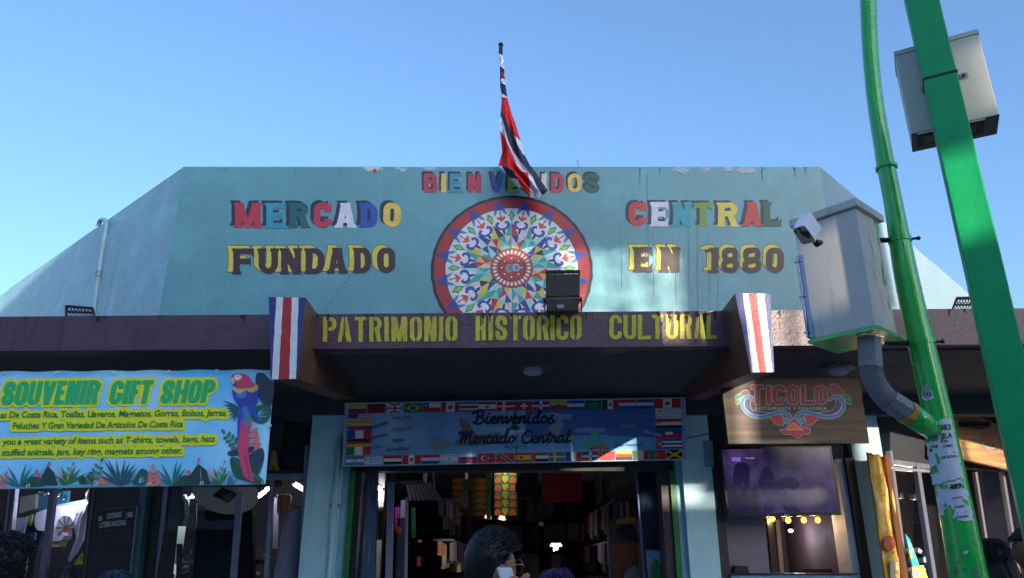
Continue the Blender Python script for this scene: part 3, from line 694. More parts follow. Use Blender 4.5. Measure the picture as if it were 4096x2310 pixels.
hair('crack', [(3235, 1000), (3222, 1040), (3238, 1075), (3226, 1120)], .8, CR)
hair('twig', [(2306, 638), (2312, 650), (2310, 658), (2318, 667)], 1.0, mat('twig_brown', '#4a4034', .9), FAC, -.05)
# drain pipe over the left wing
pp = pts(LW, [(392, 905), (400, 885), (413, 880), (424, 890), (421, 930), (408, 1010), (395, 1100), (382, 1180), (371, 1262)], .10)
b = MB(); b.tube([Vector(p) for p in smooth_open(pp, 4)], .034, 10); dp = b.build('drain_pipe', mat('pipe_grey', '#8fb0bd', .4, noise=(8, .12)), MK, True)
for y in (1090, 1106): b = MB(); c_ = LW(396 - (y - 1090) * .12, y, .10); b.tube([Vector(c_) + Vector((0, 0, .02)), Vector(c_) - Vector((0, 0, .02))], .044, 12); b.build('pipe_collar', M_grey, dp)
# ================================================================== entrance wall under the canopy
def X9(px, y=2000, Y=9.0): return float(YP(Y)(px, y)[0])
def Z9(py, Y=9.0): return float(YP(Y)(2048, py)[2])
def wbox(name, x0, x1, y0, y1, z0, z1, m, par):
    b = MB(); b.bb(x0, y0, z0, x1, y1, z1); return b.build(name, m, par)
# left and right painted columns of the entrance
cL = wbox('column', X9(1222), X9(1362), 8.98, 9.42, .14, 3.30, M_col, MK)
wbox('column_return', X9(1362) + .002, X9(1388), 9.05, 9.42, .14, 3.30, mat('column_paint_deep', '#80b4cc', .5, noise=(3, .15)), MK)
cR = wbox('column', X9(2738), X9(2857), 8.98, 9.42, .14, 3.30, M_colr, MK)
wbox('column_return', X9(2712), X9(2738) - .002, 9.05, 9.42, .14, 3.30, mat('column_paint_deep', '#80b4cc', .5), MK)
b = MB(); b.tube([(X9(1345), 8.945, .2), (X9(1345), 8.945, 3.0)], .035, 10); b.build('conduit', M_col, cL, True)
for z in (1.2, 2.2): b = MB(); b.bb(X9(1345) - .06, 8.93, z, X9(1345) + .06, 8.99, z + .03); b.build('pipe_clip', M_grey, cL)
hair('cable', [(2735, 1752), (2790, 1742), (2860, 1722)], 1.6, M_black, YP(8.96))
b = MB(); c_ = YP(8.93)(2728, 1752); b.box(c_, (.09, .06, .06)); b.build('cable_box', M_black, MK)
p_ = [(2812, 1760), (2850, 1760), (2856, 1866), (2818, 1864)]
slab_obj('repaint_patch', YP(8.98), p_, .004, mat('paint_patch', '#6a9fb4', .5, noise=(5, .1)), cR, .005)
# lintel panel above the entrance and the dark walls at the sides
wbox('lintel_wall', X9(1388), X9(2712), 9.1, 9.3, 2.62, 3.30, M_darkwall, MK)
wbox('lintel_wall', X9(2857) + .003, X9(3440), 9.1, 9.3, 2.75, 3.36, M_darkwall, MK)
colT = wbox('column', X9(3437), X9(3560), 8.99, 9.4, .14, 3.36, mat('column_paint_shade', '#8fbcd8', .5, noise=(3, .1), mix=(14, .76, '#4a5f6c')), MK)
wbox('dark_post', X9(3402), X9(3437) - .003, 8.96, 9.3, .14, 2.75, M_darkmetal, MK)
wbox('white_post', X9(3372), X9(3402) - .003, 9.02, 9.3, .14, 2.75, mat('post_white', '#9fa9c4', .6, noise=(9, .2), mix=(18, .72, '#5b6173')), MK)
wbox('dark_post', X9(2860), X9(2893), 8.99, 9.2, .14, 2.75, mat('post_rusty', '#3a2f38', .6, noise=(12, .3), mix=(14, .7, '#7a5140')), MK)
GJ = mat('jamb_green', '#1e7038', .45, noise=(8, .3), streak=(20, .4, '#4c9160'), bump=(40, .003))
wbox('green_jamb', X9(1389), X9(1413), 9.02, 9.3, .14, 2.615, GJ, MK)
wbox('green_jamb', X9(2688), X9(2711), 9.02, 9.3, .14, 2.615, GJ, MK)
wbox('dark_post', X9(1414), X9(1436), 9.06, 9.4, .14, 2.615, M_darkmetal, MK)
wbox('dark_post', X9(2652), X9(2687), 9.06, 9.4, .14, 2.615, mat('post_purple', '#2b2434', .5), MK)
# left: louvre, transom with a gilt letter, frames
LVX0, LVX1 = X9(1096), X9(1221)
wbox('dark_wall', LVX0, LVX1, 9.14, 9.3, 2.58, 3.30, M_darkwall, MK)
lv = wbox('louvre_frame', LVX0, LVX1, 9.06, 9.13, 2.585, 2.64, M_darkmetal, MK)
for k in range(7):
    z = 2.67 + k * .088; b = MB(); a = [(LVX0 + .01, 9.06, z), (LVX1 - .01, 9.06, z), (LVX1 - .01, 9.12, z + .075), (LVX0 + .01, 9.12, z + .075)]
    b.prism(a, [(p[0], p[1] + .008, p[2] + .004) for p in a]); b.build('slat', mat('louvre_grey', '#3e4048', .5, noise=(9, .2)), lv)
P905 = YP(9.05)
al = mat('door_frame_grey', '#7b7f95', .45, .4, noise=(9, .2), mix=(12, .72, '#565a6b'))
def bar(name, pl, x0, y0, x1, y1, wpx, depth, m, par, off=0.0, horiz=False):
    q = [(x0 - wpx / 2, y0), (x0 + wpx / 2, y0), (x1 + wpx / 2, y1), (x1 - wpx / 2, y1)] if not horiz else [(x0, y0 - wpx / 2), (x1, y1 - wpx / 2), (x1, y1 + wpx / 2), (x0, y0 + wpx / 2)]
    return slab_obj(name, pl, q, depth, m, par, off)
LS = empty('left_shopfront', (-3.6, 9.05, .14), 'dim aluminium framed shopfront under the souvenir banner', 'shopfront')
bar('header_rail', P905, 1050, 1905, 1222, 1902, 24, .06, al, LS, 0, True)
bar('door_frame', P905, 1226, 1780, 1196, 2400, 13, .08, al, LS, .02)
bar('door_frame', P905, 1243, 1780, 1214, 2400, 9, .10, mat('frame_rust', '#6d6470', .7, noise=(14, .3)), LS, -.02)
bar('mullion', P905, 1088, 1915, 1058, 2400, 17, .05, al, LS)
bar('mullion', P905, 958, 1960, 925, 2400, 24, .05, al, LS)
bar('door_frame', P905, 668, 1880, 618, 2400, 20, .08, al, LS, .01)
bar('door_frame', P905, 650, 1880, 600, 2400, 10, .08, M_darkmetal, LS, .03)
slab_obj('glass_pane', P905, [(678, 1930), (946, 1930), (912, 2400), (630, 2400)], .006, M_glass, LS, -.03)
slab_obj('transom_glass', P905, [(1075, 1785), (1219, 1785), (1214, 1890), (1070, 1893)], .006, M_glass, LS, -.03)
AL = empty('gilt_letter', tuple(P905(1096, 1880)), 'gilt letter A with a dark outline on the glass above the shop door', 'letter sign')
gA = glyph('A', 1072, 1800, 1118, 1878, 16, 3)
field_obj('outline', lambda X, Y: gA(X, Y) - 3, (1060, 1790, 1130, 1890), 2, mp(P905, .0), M_black, AL)
field_obj('face', gA, (1060, 1790, 1130, 1890), 2, mp(P905, .004), mat('gilt', '#8a7440', .4, .3), AL)
# angled window further left, the plaque pillar between
WS = empty('corner_window', tuple(LSH(200, 2300)[:2]) + (.14,), 'aluminium framed corner shop window left of the bronze plaque', 'shop window')
bar('mullion', LSH, 58, 1930, 8, 2420, 13, .05, al, WS, .02); bar('mullion', LSH, 40, 1930, -12, 2420, 9, .05, mat('frame_pale', '#9a94a0', .45, .4), WS, .04)
bar('mullion', LSH, 211, 1930, 152, 2420, 22, .05, al, WS, .02)
bar('mullion', LSH, 377, 1930, 322, 2420, 10, .05, al, WS, .02)
slab_obj('glass_pane', LSH, [(66, 1930), (372, 1930), (312, 2420), (8, 2420)], .006, glass('window_glass_street', (.9, .92, .95), .55), WS)
slab_obj('glass_pane', LSH, [(-420, 1930), (30, 1930), (-28, 2420), (-520, 2420)], .006, M_glass, WS)
slab_obj('pillar_strip', LSH, [(380, 1700), (412, 1700), (352, 2420), (316, 2420)], .1, M_darkmetal, MK, .02)
slab_obj('plaque_pillar', LSH, [(412, 1700), (585, 1700), (504, 2420), (338, 2420)], .3, mat('pillar_slate', '#222e37', .45, noise=(7, .25), bump=(30, .003)), MK, .03)
slab_obj('pillar_edge', LSH, [(588, 1700), (616, 1700), (536, 2420), (506, 2420)], .3, mat('pillar_teal', '#3f6570', .45, noise=(5, .2)), MK, .025)
slab_obj('dark_recess', LSH, [(618, 1700), (700, 1700), (622, 2420), (540, 2420)], .2, mat('recess_dark', '#1d2027', .6), MK, -.05)
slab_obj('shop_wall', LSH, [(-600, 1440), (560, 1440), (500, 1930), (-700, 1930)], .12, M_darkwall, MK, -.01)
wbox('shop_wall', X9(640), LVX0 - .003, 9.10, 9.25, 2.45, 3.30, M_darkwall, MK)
# ------------------------------------------------------------------ bronze plaque
PQ = empty('plaque', tuple(LSH(455, 2300, .04)), 'dark bronze lottery centenary plaque with raised lettering on the slate pillar', 'plaque')
pq = lambda px, py, off=0.0: LSH(px, py, .045 + off)
slab_obj('plate', LSH, [(392, 2040), (546, 2024), (506, 2420), (350, 2420)], .015, mat('bronze_dark', '#24262f', .5, .2, noise=(12, .2), bump=(50, .002)), PQ, .045)
slab_obj('rim', LSH, [(545, 2022), (550, 2022), (510, 2420), (505, 2420)], .03, mat('bronze_bright', '#8d93a3', .3, .7), PQ, .055)
slab_obj('rim', LSH, [(390, 2036), (548, 2019), (548, 2024), (390, 2041)], .03, mat('bronze_mid', '#4c5561', .35, .6), PQ, .055)
rl = mat('raised_letter', '#d3d6e0', .4)
text_obj('lettering', '85', (394, 2081), (410, 2078), 20, lambda a, b_: pq(a, b_, .004), rl, PQ, .02)
text_obj('lettering', 'CENTENARIO', (427, 2073), (487, 2064), 22, lambda a, b_: pq(a, b_, .004), rl, PQ, .02)
text_obj('lettering', '1985', (505, 2068), (532, 2064), 21, lambda a, b_: pq(a, b_, .004), rl, PQ, .02)
text_obj('lettering', 'LOTERIA NACIONAL', (398, 2108), (506, 2096), 22, lambda a, b_: pq(a, b_, .004), rl, PQ, .02)
mb = MB(); r_ = random.Random(4)
for i, (x0, y0, x1, y1) in enumerate([(391, 2131, 528, 2117), (389, 2149, 526, 2136), (386, 2165, 524, 2152), (384, 2181, 519, 2168), (383, 2196, 465, 2189), (378, 2216, 502, 2211), (376, 2236, 510, 2230), (374, 2253, 484, 2247), (372, 2270, 484, 2264), (370, 2288, 478, 2283)]):
    x = x0
    while x < x1:                                       # worn raised words, too fine to read
        w = r_.choice([5, 8, 12, 16]); t = (x - x0) / (x1 - x0); y = y0 + (y1 - y0) * t; x2 = min(x + w, x1)
        for a, b_, c, d in ((x, y - 10, x2, y - 8.6), (x, y - 1.4, x2, y), (x, y - 10, x + 1.3, y), (x2 - 1.3, y - 10, x2, y)):
            slab(mb, LSH, [(a, b_), (c, b_), (c, d), (a, d)], .004, .05)
        x = x2 + r_.choice([3, 4, 7])
mb.build('worn_lettering', mat('bronze_letter', '#5d6270', .4, .5), PQ)

# ================================================================== souvenir banner
BP = Plane((0, 6.70, 2.7), (0, -math.cos(.28), math.sin(.28)))
def vinyl(name, dark, light):                          # printed sky with a soft vertical blend, part of the print
    m = mat(name, dark, .38, bump=(7, .006)); N, L = m.node_tree.nodes, m.node_tree.links
    tc = N.new('ShaderNodeTexCoord'); n = N.new('ShaderNodeTexNoise'); n.inputs['Scale'].default_value = 1.3; n.inputs['Detail'].default_value = 3
    L.new(tc.outputs['Object'], n.inputs[0]); r = N.new('ShaderNodeMapRange'); r.inputs[1].default_value = .35; r.inputs[2].default_value = .65; L.new(n.outputs[0], r.inputs[0])
    mx = N.new('ShaderNodeMix'); mx.data_type = 'RGBA'; mx.inputs[6].default_value = lin(dark) + (1,); mx.inputs[7].default_value = lin(light) + (1,)
    L.new(r.outputs[0], mx.inputs[0]); L.new(mx.outputs[2], N['Principled BSDF'].inputs['Base Color']); return m
SB = empty('souvenir_banner', tuple(BP(520, 1940)), 'wide sky blue vinyl gift shop banner with green lettering and a scarlet macaw', 'banner')
def bant(x): return 1483 - (x / 1090) * 8
def banb(x): return 1953 - (x / 1063) * 19
nxx, nyy = 46, 16; V_ = []; Fs = []
for j in range(nyy + 1):
    for i in range(nxx + 1):
        t = i / nxx; s = j / nyy; xl = -84; xr = 1098 - 36 * s
        x = xl + (xr - xl) * t; y = bant(x) + (banb(x) - bant(x)) * s + 2.0 * math.sin(t * 40) * (1 if j == 0 else 0)
        wob_ = .012 * math.sin(t * 9 + s * 2) + .006 * math.sin(t * 31 + s * 9) * (1 - s) + .004 * math.sin(s * 14 + t * 5)
        V_.append((x, y, wob_))
Va = np.array(V_); W3 = BP(Va[:, 0], Va[:, 1]); W3[:, 1] += .003 + Va[:, 2] * .06
mb = MB(); mb.add(W3, [(j * (nxx + 1) + i, (j + 1) * (nxx + 1) + i, (j + 1) * (nxx + 1) + i + 1, j * (nxx + 1) + i + 1) for j in range(nyy) for i in range(nxx)])
sh = mb.build('sheet', vinyl('banner_vinyl', '#62c6fa', '#a4e2ff'), SB, True)
md = sh.modifiers.new('thick', 'SOLIDIFY'); md.thickness = .004; md.offset = -1
bm_ = lambda off: (lambda px, py: BP(px, py, off))
z7 = lambda x, y: (x / 1.5964, 1400 + y / 1.5964)
z8 = lambda x, y: (550 + x / 2.848, 1450 + y / 2.848)
GRN, GLD = ink('#077a2c'), ink('#f2ee10')
WID = {'S': 1.0, 'O': 1.02, 'U': 1.04, 'V': 1.08, 'E': .84, 'N': 1.1, 'I': .5, 'R': 1.04, 'G': 1.04, 'F': .8, 'T': .95, 'H': 1.1, 'P': 1.0}
HL = []
for s, a, b_, h in (('SOUVENIR', z7(2, 347), z7(625, 339), 95), ('GIFT', z7(690, 339), z7(958, 335), 93), ('SHOP', z7(1018, 335), z7(1360, 331), 92)):
    tot = sum(WID[c] for c in s); x = a[0]; gp = 3.5
    for c in s:
        w = (b_[0] - a[0]) * WID[c] / tot; yb = a[1] + (b_[1] - a[1]) * (x - a[0]) / (b_[0] - a[0])
        g0 = glyph(c if c != 'G' else 'C', x, yb - h, x + w - gp, yb, 21 if c != 'I' else 23)
        if c == 'G': g1 = g0; g0 = lambda X, Y, g1=g1, x=x, w=w, yb=yb, h=h: np.minimum(g1(X, Y), np.minimum(f_box(X, Y, x + w - gp - 21, yb - h * .48, x + w - gp, yb - h * .2), f_box(X, Y, x + w * .5, yb - h * .48, x + w - gp, yb - h * .34)))
        HL.append((lambda X, Y, g0=g0, yb=yb: g0(X - (yb - Y) * .21, Y), (x - 4, yb - h - 3, x + w + h * .22 + 4, yb + 3))); x += w
for nm, k0, k1 in (('SOUVENIR', 0, 8), ('GIFT', 8, 12), ('SHOP', 12, 16)):
    fns = HL[k0:k1]; bd = (min(q[1][0] for q in fns) - 18, min(q[1][1] for q in fns) - 18, max(q[1][2] for q in fns) + 18, max(q[1][3] for q in fns) + 18)
    field_obj('letter_halo', lambda X, Y: np.minimum.reduce([q[0](X, Y) for q in fns]) - 11, bd, 3.0, bm_(.004), GLD, SB)
for fn, bd in HL: field_obj('letter', fn, bd, 2.2, bm_(.010), mat('print_teal_green', '#12b868', .5), SB)
T2 = [text_px('as De Costa Rica, Toallas, Llaveros, Magnetos, Gorras, Bolsos, Jarras,', z7(0, 428), z7(1448, 414), 26, .022, .2, .97), text_px('Peluches Y Gran Variedad De Articulos De Costa Rica', z7(78, 498), z7(1168, 486), 26, .022, .2, .97)]
T3 = [text_px('you a great variety of items such as T-shirts, towels, bags, hats', z7(12, 600), z7(1374, 580), 26, .022, .2, .97), text_px('stuffed animals, jars, key ring, magnets among other.', z7(10, 668), z7(1162, 655), 26, .022, .2, .97)]
for T in (T2, T3):
    halo_obj('letter_halo', T, 11, 3.0, bm_(.0045), GLD, SB)
    for a, FS in T: mb = MB(); mb.add(bm_(.010)(a[:, 0], a[:, 1]), FS); mb.build('text_line', GRN, SB)
def lv(name, p, c, off, smooth=True, par=SB):
    q = smooth_closed(p, 3) if smooth else p
    return field_obj(name, lambda X, Y: f_poly(X, Y, q), (min(a[0] for a in q) - 3, min(a[1] for a in q) - 3, max(a[0] for a in q) + 3, max(a[1] for a in q) + 3), 2.5, bm_(off), ink(c), par)
def blades(name, base, tips, w, c, off, par=SB):
    mb = MB()
    for i, t in enumerate(tips):
        b0, t0 = np.array(base, float), np.array(t, float); d = t0 - b0; n = np.array([-d[1], d[0]]) / (np.linalg.norm(d) + 1e-6) * w
        ps = [b0 - n * .25, b0 + d * .45 - n, t0, b0 + d * .45 + n, b0 + n * .25]; a = np.array(ps); k = off + i * .0004
        mb.add(BP(a[:, 0], a[:, 1], k), [(4, 3, 2, 1, 0)])
    return mb.build(name, ink(c), par)
def sprig(name, p0, p1, n, ls, c, off, cs='#3a5d50', par=SB):
    mb = MB(); p0, p1 = np.array(p0, float), np.array(p1, float); d = p1 - p0; L = np.linalg.norm(d); u = d / L; nn = np.array([-u[1], u[0]])
    def leaf(c0, ax, ln, k):
        m_ = np.array([-ax[1], ax[0]]); a = np.array([c0, c0 + ax * ln * .35 - m_ * ln * .24, c0 + ax * ln * .8 - m_ * ln * .22, c0 + ax * ln, c0 + ax * ln * .8 + m_ * ln * .2, c0 + ax * ln * .35 + m_ * ln * .22])
        mb.add(BP(a[:, 0], a[:, 1], k), [tuple(range(6))])
    a = np.array([p0 - nn, p0 + nn, p1 + nn * .6, p1 - nn * .6]); mb.add(BP(a[:, 0], a[:, 1], off), [(0, 1, 2, 3)], 1)
    for i in range(n):
        t = i / n; c0 = p0 + d * t
        for s in (-1, 1): leaf(c0, (u * .55 + nn * s * .85) / 1.01, ls * (1 - .35 * t), off + .0006 + .0003 * i + (.0001 if s > 0 else 0))
    leaf(p1, u, ls * .75, off + .004)
    return mb.build(name, [ink(c), ink(cs)], par)
# foliage along the lower edge
def Z(x, y): return z7(x, y)
sprig('sprig', Z(-5, 868), Z(30, 800), 3, 30, '#e0705e', .004); lv('leaf', [Z(130, 865), Z(160, 820), Z(215, 802), Z(262, 815), Z(280, 862)], '#0d4a34', .005)
blades('palm_blades', Z(125, 868), [Z(45, 730), Z(12, 778), Z(168, 714), Z(205, 738), Z(235, 770), Z(5, 826)], 5.5, '#0f6a60', .006)
sprig('sprig', Z(245, 800), Z(300, 735), 1, 30, '#de5468', .0055); lv('leaf', [Z(255, 858), Z(268, 795), Z(305, 735), Z(345, 775), Z(370, 858)], '#0b3330', .007, False)
blades('palm_blades', Z(430, 855), [Z(390, 735), Z(485, 728), Z(520, 745), Z(350, 795), Z(560, 775), Z(365, 830)], 6, '#166b3a', .0065)
sprig('sprig', Z(415, 830), Z(462, 735), 3, 24, '#5f9440', .0058); blades('coral_blades', Z(420, 860), [Z(360, 735), Z(385, 725), Z(455, 735), Z(345, 770)], 3.0, '#df8468', .0052)
lv('leaf', [Z(510, 850), Z(505, 818), Z(530, 800), Z(555, 822), Z(552, 850)], '#123a3a', .007); lv('leaf', [Z(545, 835), Z(552, 800), Z(580, 770), Z(600, 800), Z(590, 835)], '#164a3c', .0075)
sprig('sprig', Z(575, 850), Z(642, 715), 4, 30, '#3f7a4a', .0082, '#1d4a3c'); blades('coral_blades', Z(662, 855), [Z(600, 800), Z(620, 780), Z(652, 765), Z(690, 765), Z(715, 775), Z(735, 800), Z(590, 835), Z(740, 830)], 3.2, '#dc7a5e', .0068)
blades('palm_blades', Z(768, 862), [Z(628, 745), Z(660, 690), Z(685, 684), Z(740, 690), Z(800, 682), Z(832, 700), Z(868, 710), Z(884, 738), Z(620, 790), Z(870, 780), Z(858, 820)], 6, '#0d4f58', .009)
lv('leaf', [Z(845, 850), Z(865, 800), Z(905, 752), Z(945, 775), Z(940, 830), Z(915, 855)], '#0f5146', .0135); blades('leaf_slit', Z(885, 845), [Z(905, 790), Z(925, 800), Z(930, 825)], 2.2, '#7cc0ea', .0150)
sprig('sprig', Z(985, 862), Z(978, 760), 4, 34, '#e0705e', .0142); blades('palm_blades', Z(1102, 860), [Z(1028, 715), Z(1130, 692), Z(1165, 702), Z(998, 752), Z(1192, 745), Z(1005, 808)], 5.5, '#0f6a60', .0148)
lv('leaf', [Z(1110, 858), Z(1140, 812), Z(1190, 795), Z(1235, 808), Z(1260, 856)], '#0d4034', .0155); sprig('sprig', Z(1222, 800), Z(1262, 712), 1, 30, '#de5468', .0150)
lv('leaf', [Z(1190, 856), Z(1215, 790), Z(1268, 722), Z(1320, 765), Z(1345, 852)], '#0b3330', .0165, False); blades('leaf_vein', Z(1285, 845), [Z(1277, 735)], 1.0, '#8fc0b8', .0180)
blades('coral_blades', Z(1370, 855), [Z(1325, 725), Z(1362, 730), Z(1340, 760), Z(1395, 735)], 2.6, '#df8468', .0155)
blades('palm_blades', Z(1402, 856), [Z(1362, 745), Z(1448, 735), Z(1340, 800), Z(1470, 760), Z(1335, 830)], 6, '#1a6b3c', .0172); sprig('sprig', Z(1400, 830), Z(1432, 722), 3, 22, '#4f9a50', .0168)
blades('palm_blades', Z(1450, 854), [Z(1480, 760), Z(1500, 775), Z(1510, 800), Z(1530, 815)], 3.5, '#1f6a8a', .0176)
# macaw
def q8(*p): return [z8(x, y) for x, y in p]
lv('leaf', q8((1348, 150), (1365, 110), (1440, 115), (1500, 180), (1556, 240), (1540, 420), (1500, 500), (1420, 460), (1370, 350), (1345, 230)), '#1f3a4a', .004)
lv('leaf', q8((1350, 490), (1450, 470), (1520, 500), (1510, 620), (1440, 685), (1340, 670), (1290, 610), (1340, 560)), '#11604e', .006)
blades('leaf_slit', z8(1360, 600), [z8(1410, 520), z8(1450, 510), z8(1490, 540), z8(1480, 610), z8(1420, 655)], 2.2, '#6fb4cf', .0075)
blades('palm_blades', z8(1165, 510), [z8(965, 420), z8(970, 470), z8(1005, 515), z8(1020, 555), z8(1035, 605), z8(1055, 645), z8(1085, 675)], 5, '#11525e', .005)
sprig('sprig', z8(1150, 960), z8(1000, 800), 4, 32, '#2f6f5c', .006); sprig('sprig', z8(1310, 1040), z8(1292, 730), 5, 46, '#e0665f', .006)
lv('leaf', q8((1030, 1040), (1040, 1000), (1140, 990), (1150, 1040), (1090, 1058)), '#1b3a4c', .0065); lv('leaf', q8((1245, 980), (1290, 945), (1330, 950), (1320, 990), (1260, 1030)), '#17304a', .0085)
lv('leaf', q8((1290, 1030), (1420, 965), (1445, 1080), (1400, 1230), (1350, 1290), (1270, 1250), (1240, 1100)), '#14394a', .0095)
lv('leaf', q8((1060, 1075), (1150, 1085), (1250, 1170), (1380, 1280), (1450, 1350), (1440, 1375), (1330, 1370), (1200, 1330), (1110, 1290), (1065, 1180)), '#0d4c3a', .0110)
blades('leaf_vein', z8(1440, 1360), [z8(1080, 1085)], 3.5, '#3b8a58', .0125)
MC = lv('macaw', q8((1085, 290), (1110, 325), (1160, 345), (1250, 320), (1378, 310), (1380, 350), (1360, 440), (1320, 480), (1240, 500), (1160, 490), (1110, 420), (1080, 340)), '#2f3ca8', .0145)
def mc(name, c, off, *p): return lv(name, q8(*p), c, off, True, MC)
mc('tail_feather', '#3a3fb0', .0140, (1150, 480), (1200, 500), (1200, 620), (1165, 800), (1145, 900), (1138, 700))
mc('tail_feather', '#cc3a62', .0150, (1195, 620), (1240, 735), (1285, 620), (1270, 800), (1260, 900), (1265, 1050), (1300, 1240), (1325, 1352), (1270, 1330), (1210, 1280), (1175, 1150), (1145, 980), (1165, 800))
mc('tail_feather', '#b22a52', .0162, (1215, 1050), (1235, 1040), (1290, 1320), (1270, 1310))
mc('tail_feather', '#2a7fa8', .0165, (1195, 500), (1280, 500), (1285, 600), (1270, 690), (1245, 735), (1220, 700), (1205, 600))
mc('wing_tip', '#3444b4', .0170, (1268, 480), (1330, 480), (1375, 600), (1378, 640), (1310, 590), (1250, 530))
mc('wing_patch', '#5878d8', .0170, (1120, 340), (1200, 335), (1245, 320), (1235, 370), (1190, 400), (1140, 385))
mc('yellow_band', '#d8b45c', .0185, (1100, 265), (1130, 290), (1300, 260), (1345, 235), (1370, 260), (1378, 300), (1340, 320), (1290, 335), (1240, 310), (1200, 335), (1160, 345), (1110, 320), (1088, 300))
mc('head', '#cf3a5c', .0200, (1063, 160), (1090, 122), (1150, 113), (1230, 125), (1280, 165), (1305, 215), (1345, 240), (1310, 275), (1240, 285), (1165, 290), (1120, 250), (1100, 200))
mc('eye_patch', '#dfe2ea', .0215, (1105, 138), (1150, 128), (1187, 150), (1170, 185), (1130, 195), (1110, 170))
mc('eye', '#1a1a22', .0230, (1138, 140), (1150, 140), (1152, 152), (1140, 154))
mc('beak', '#dcae8c', .0225, (1063, 170), (1100, 160), (1112, 200), (1098, 242), (1072, 222), (1060, 192)); mc('lower_beak', '#3a2f3c', .0220, (1098, 235), (1112, 210), (1128, 240), (1108, 250))
for x, y in ((362, 138), (718, 140), (1076, 133), (1384, 128), (1722, 478), (1681, 840), (1288, 846), (950, 853), (611, 855), (178, 862), (20, 140), (-110, 500)):
    c = BP(*z7(x, y), .024); mb = MB(); mb.tube([Vector(c) + Vector((math.cos(a) * .0125, 0, math.sin(a) * .0125)) for a in [k * .5236 for k in range(12)]], .0045, 6, closed=True)
    mb.build('grommet', mat('grommet_steel', '#d9dbe0', .3, .5), SB)
b = MB(); b.tube([BP(-90, 1486, -.03), BP(1090, 1475, -.03)], .012, 8); b.build('top_rail', M_darkmetal, SB)

# ================================================================== welcome board over the entrance
EP = YP(8.86)
EB = empty('welcome_banner', tuple(EP(2060, 1850)), 'long blue welcome board bordered with national flags above the market entrance', 'banner')
Q = np.array([(1387, 1608), (2735, 1586), (2743, 1836), (1374, 1863)], float)
def uv(u, v): u, v = np.asarray(u, float)[..., None], np.asarray(v, float)[..., None]; return (Q[0] * (1 - u) + Q[1] * u) * (1 - v) + (Q[3] * (1 - u) + Q[2] * u) * v
def em(off): 
    def f(u, v): p = uv(u, v); return EP(p[..., 0], p[..., 1], off)
    return f
slab_obj('board', EP, list(map(tuple, Q)), .03, vinyl('board_print', '#6a9fd8', '#9cc6ea'), EB)
field_obj('printed_sky', lambda X, Y: np.minimum(f_box(X, Y, .53, .12, .915, .64), 9), (.5, .1, .95, .7), .02, em(.0015), ink('#3f68b4'), EB)
field_obj('printed_sky', lambda X, Y: Y * 0 + np.where((Y > .64 + .07 * np.sin(X * 7)) & (Y < .80) & (X > .28) & (X < .915), -1, 1), (.25, .55, .93, .82), .02, em(.002), ink('#5fa4da'), EB)
for cx, cy, rx, ry in ((.22, .32, .06, .03), (.34, .24, .07, .025), (.6, .28, .08, .03), (.45, .45, .06, .02), (.72, .5, .05, .02)):
    field_obj('printed_cloud', lambda X, Y: np.hypot((X - cx) / rx, (Y - cy) / (ry * 2)) - 1 + .3 * np.sin(X * 90) * np.sin(Y * 40), (cx - rx * 1.4, cy - ry * 3, cx + rx * 1.4, cy + ry * 3), .008, em(.0017), ink('#7f9fcc'), EB)
for a in ((Q[0], Q[1]), (Q[3], Q[2])):
    q = [a[0], a[1], a[1] + (0, 4), a[0] + (0, 4)] if a[0][1] < 1700 else [a[0] - (0, 5), a[1] - (0, 5), a[1], a[0]]
    slab_obj('frame_strip', EP, [tuple(k) for k in q], .034, mat('frame_white', '#a9c0dc', .5), EB, .004)
bar('frame_strip', EP, 1383, 1608, 1371, 1863, 6, .034, mat('frame_white', '#a9c0dc', .5), EB, .004); bar('frame_strip', EP, 2738, 1586, 2746, 1836, 6, .034, mat('frame_white', '#a9c0dc', .5), EB, .004)
R_, W_, B_, G_, Y_, K_, S_ = '#c02430', '#dfe3ea', '#22489c', '#1b7a3c', '#dcb92a', '#16161c', '#6fa8d8'
def flag_print(u0, v0, u1, v1, spec):
    mb = MB(); cols = []
    def rect(a, b_, c, d, col, off):
        if col not in cols: cols.append(col)
        p = np.array([(u0 + (u1 - u0) * x, v0 + (v1 - v0) * y) for x, y in ((a, d), (c, d), (c, b_), (a, b_))]); mb.add(em(off)(p[:, 0], p[:, 1]), [(0, 1, 2, 3)], cols.index(col))
    def fpol(p, col, off):
        if col not in cols: cols.append(col)
        p = np.array([(u0 + (u1 - u0) * x, v0 + (v1 - v0) * y) for x, y in p]); mb.add(em(off)(p[:, 0], p[:, 1]), [tuple(range(len(p)))], cols.index(col))
    k = spec[0]; o = .004
    if k == 'h':
        t = 0; tot = sum(w for w, c in spec[1])
        for w, c in spec[1]: rect(0, t / tot, 1, (t + w) / tot, c, o); t += w
    if k == 'v':
        t = 0; tot = sum(w for w, c in spec[1])
        for w, c in spec[1]: rect(t / tot, 0, (t + w) / tot, 1, c, o); t += w
    if k == 'f': rect(0, 0, 1, 1, spec[1], o)
    for i, e in enumerate(spec[2:] if len(spec) > 2 else []):
        oo = o + .0012 * (i + 1)
        if e[0] == 'r': rect(*e[1:5], e[5], oo)
        if e[0] == 'c': fpol([(e[1] + e[3] * math.cos(-a * .524), e[2] + e[4] * math.sin(-a * .524)) for a in range(12)], e[5], oo)
        if e[0] == 'p': fpol(e[1], e[2], oo)
    mb.build('printed_flag', [ink(c) for c in cols], EB)
H3 = lambda a, b_, c: ('h', [(1, a), (1, b_), (1, c)]); V3 = lambda a, b_, c: ('v', [(1, a), (1, b_), (1, c)])
def star(cx, cy, r, c): return ('p', [(cx + (r if i % 2 == 0 else r * .4) * .62 * math.sin(i * .628), cy - (r if i % 2 == 0 else r * .4) * math.cos(i * .628)) for i in range(10)][::-1], c)
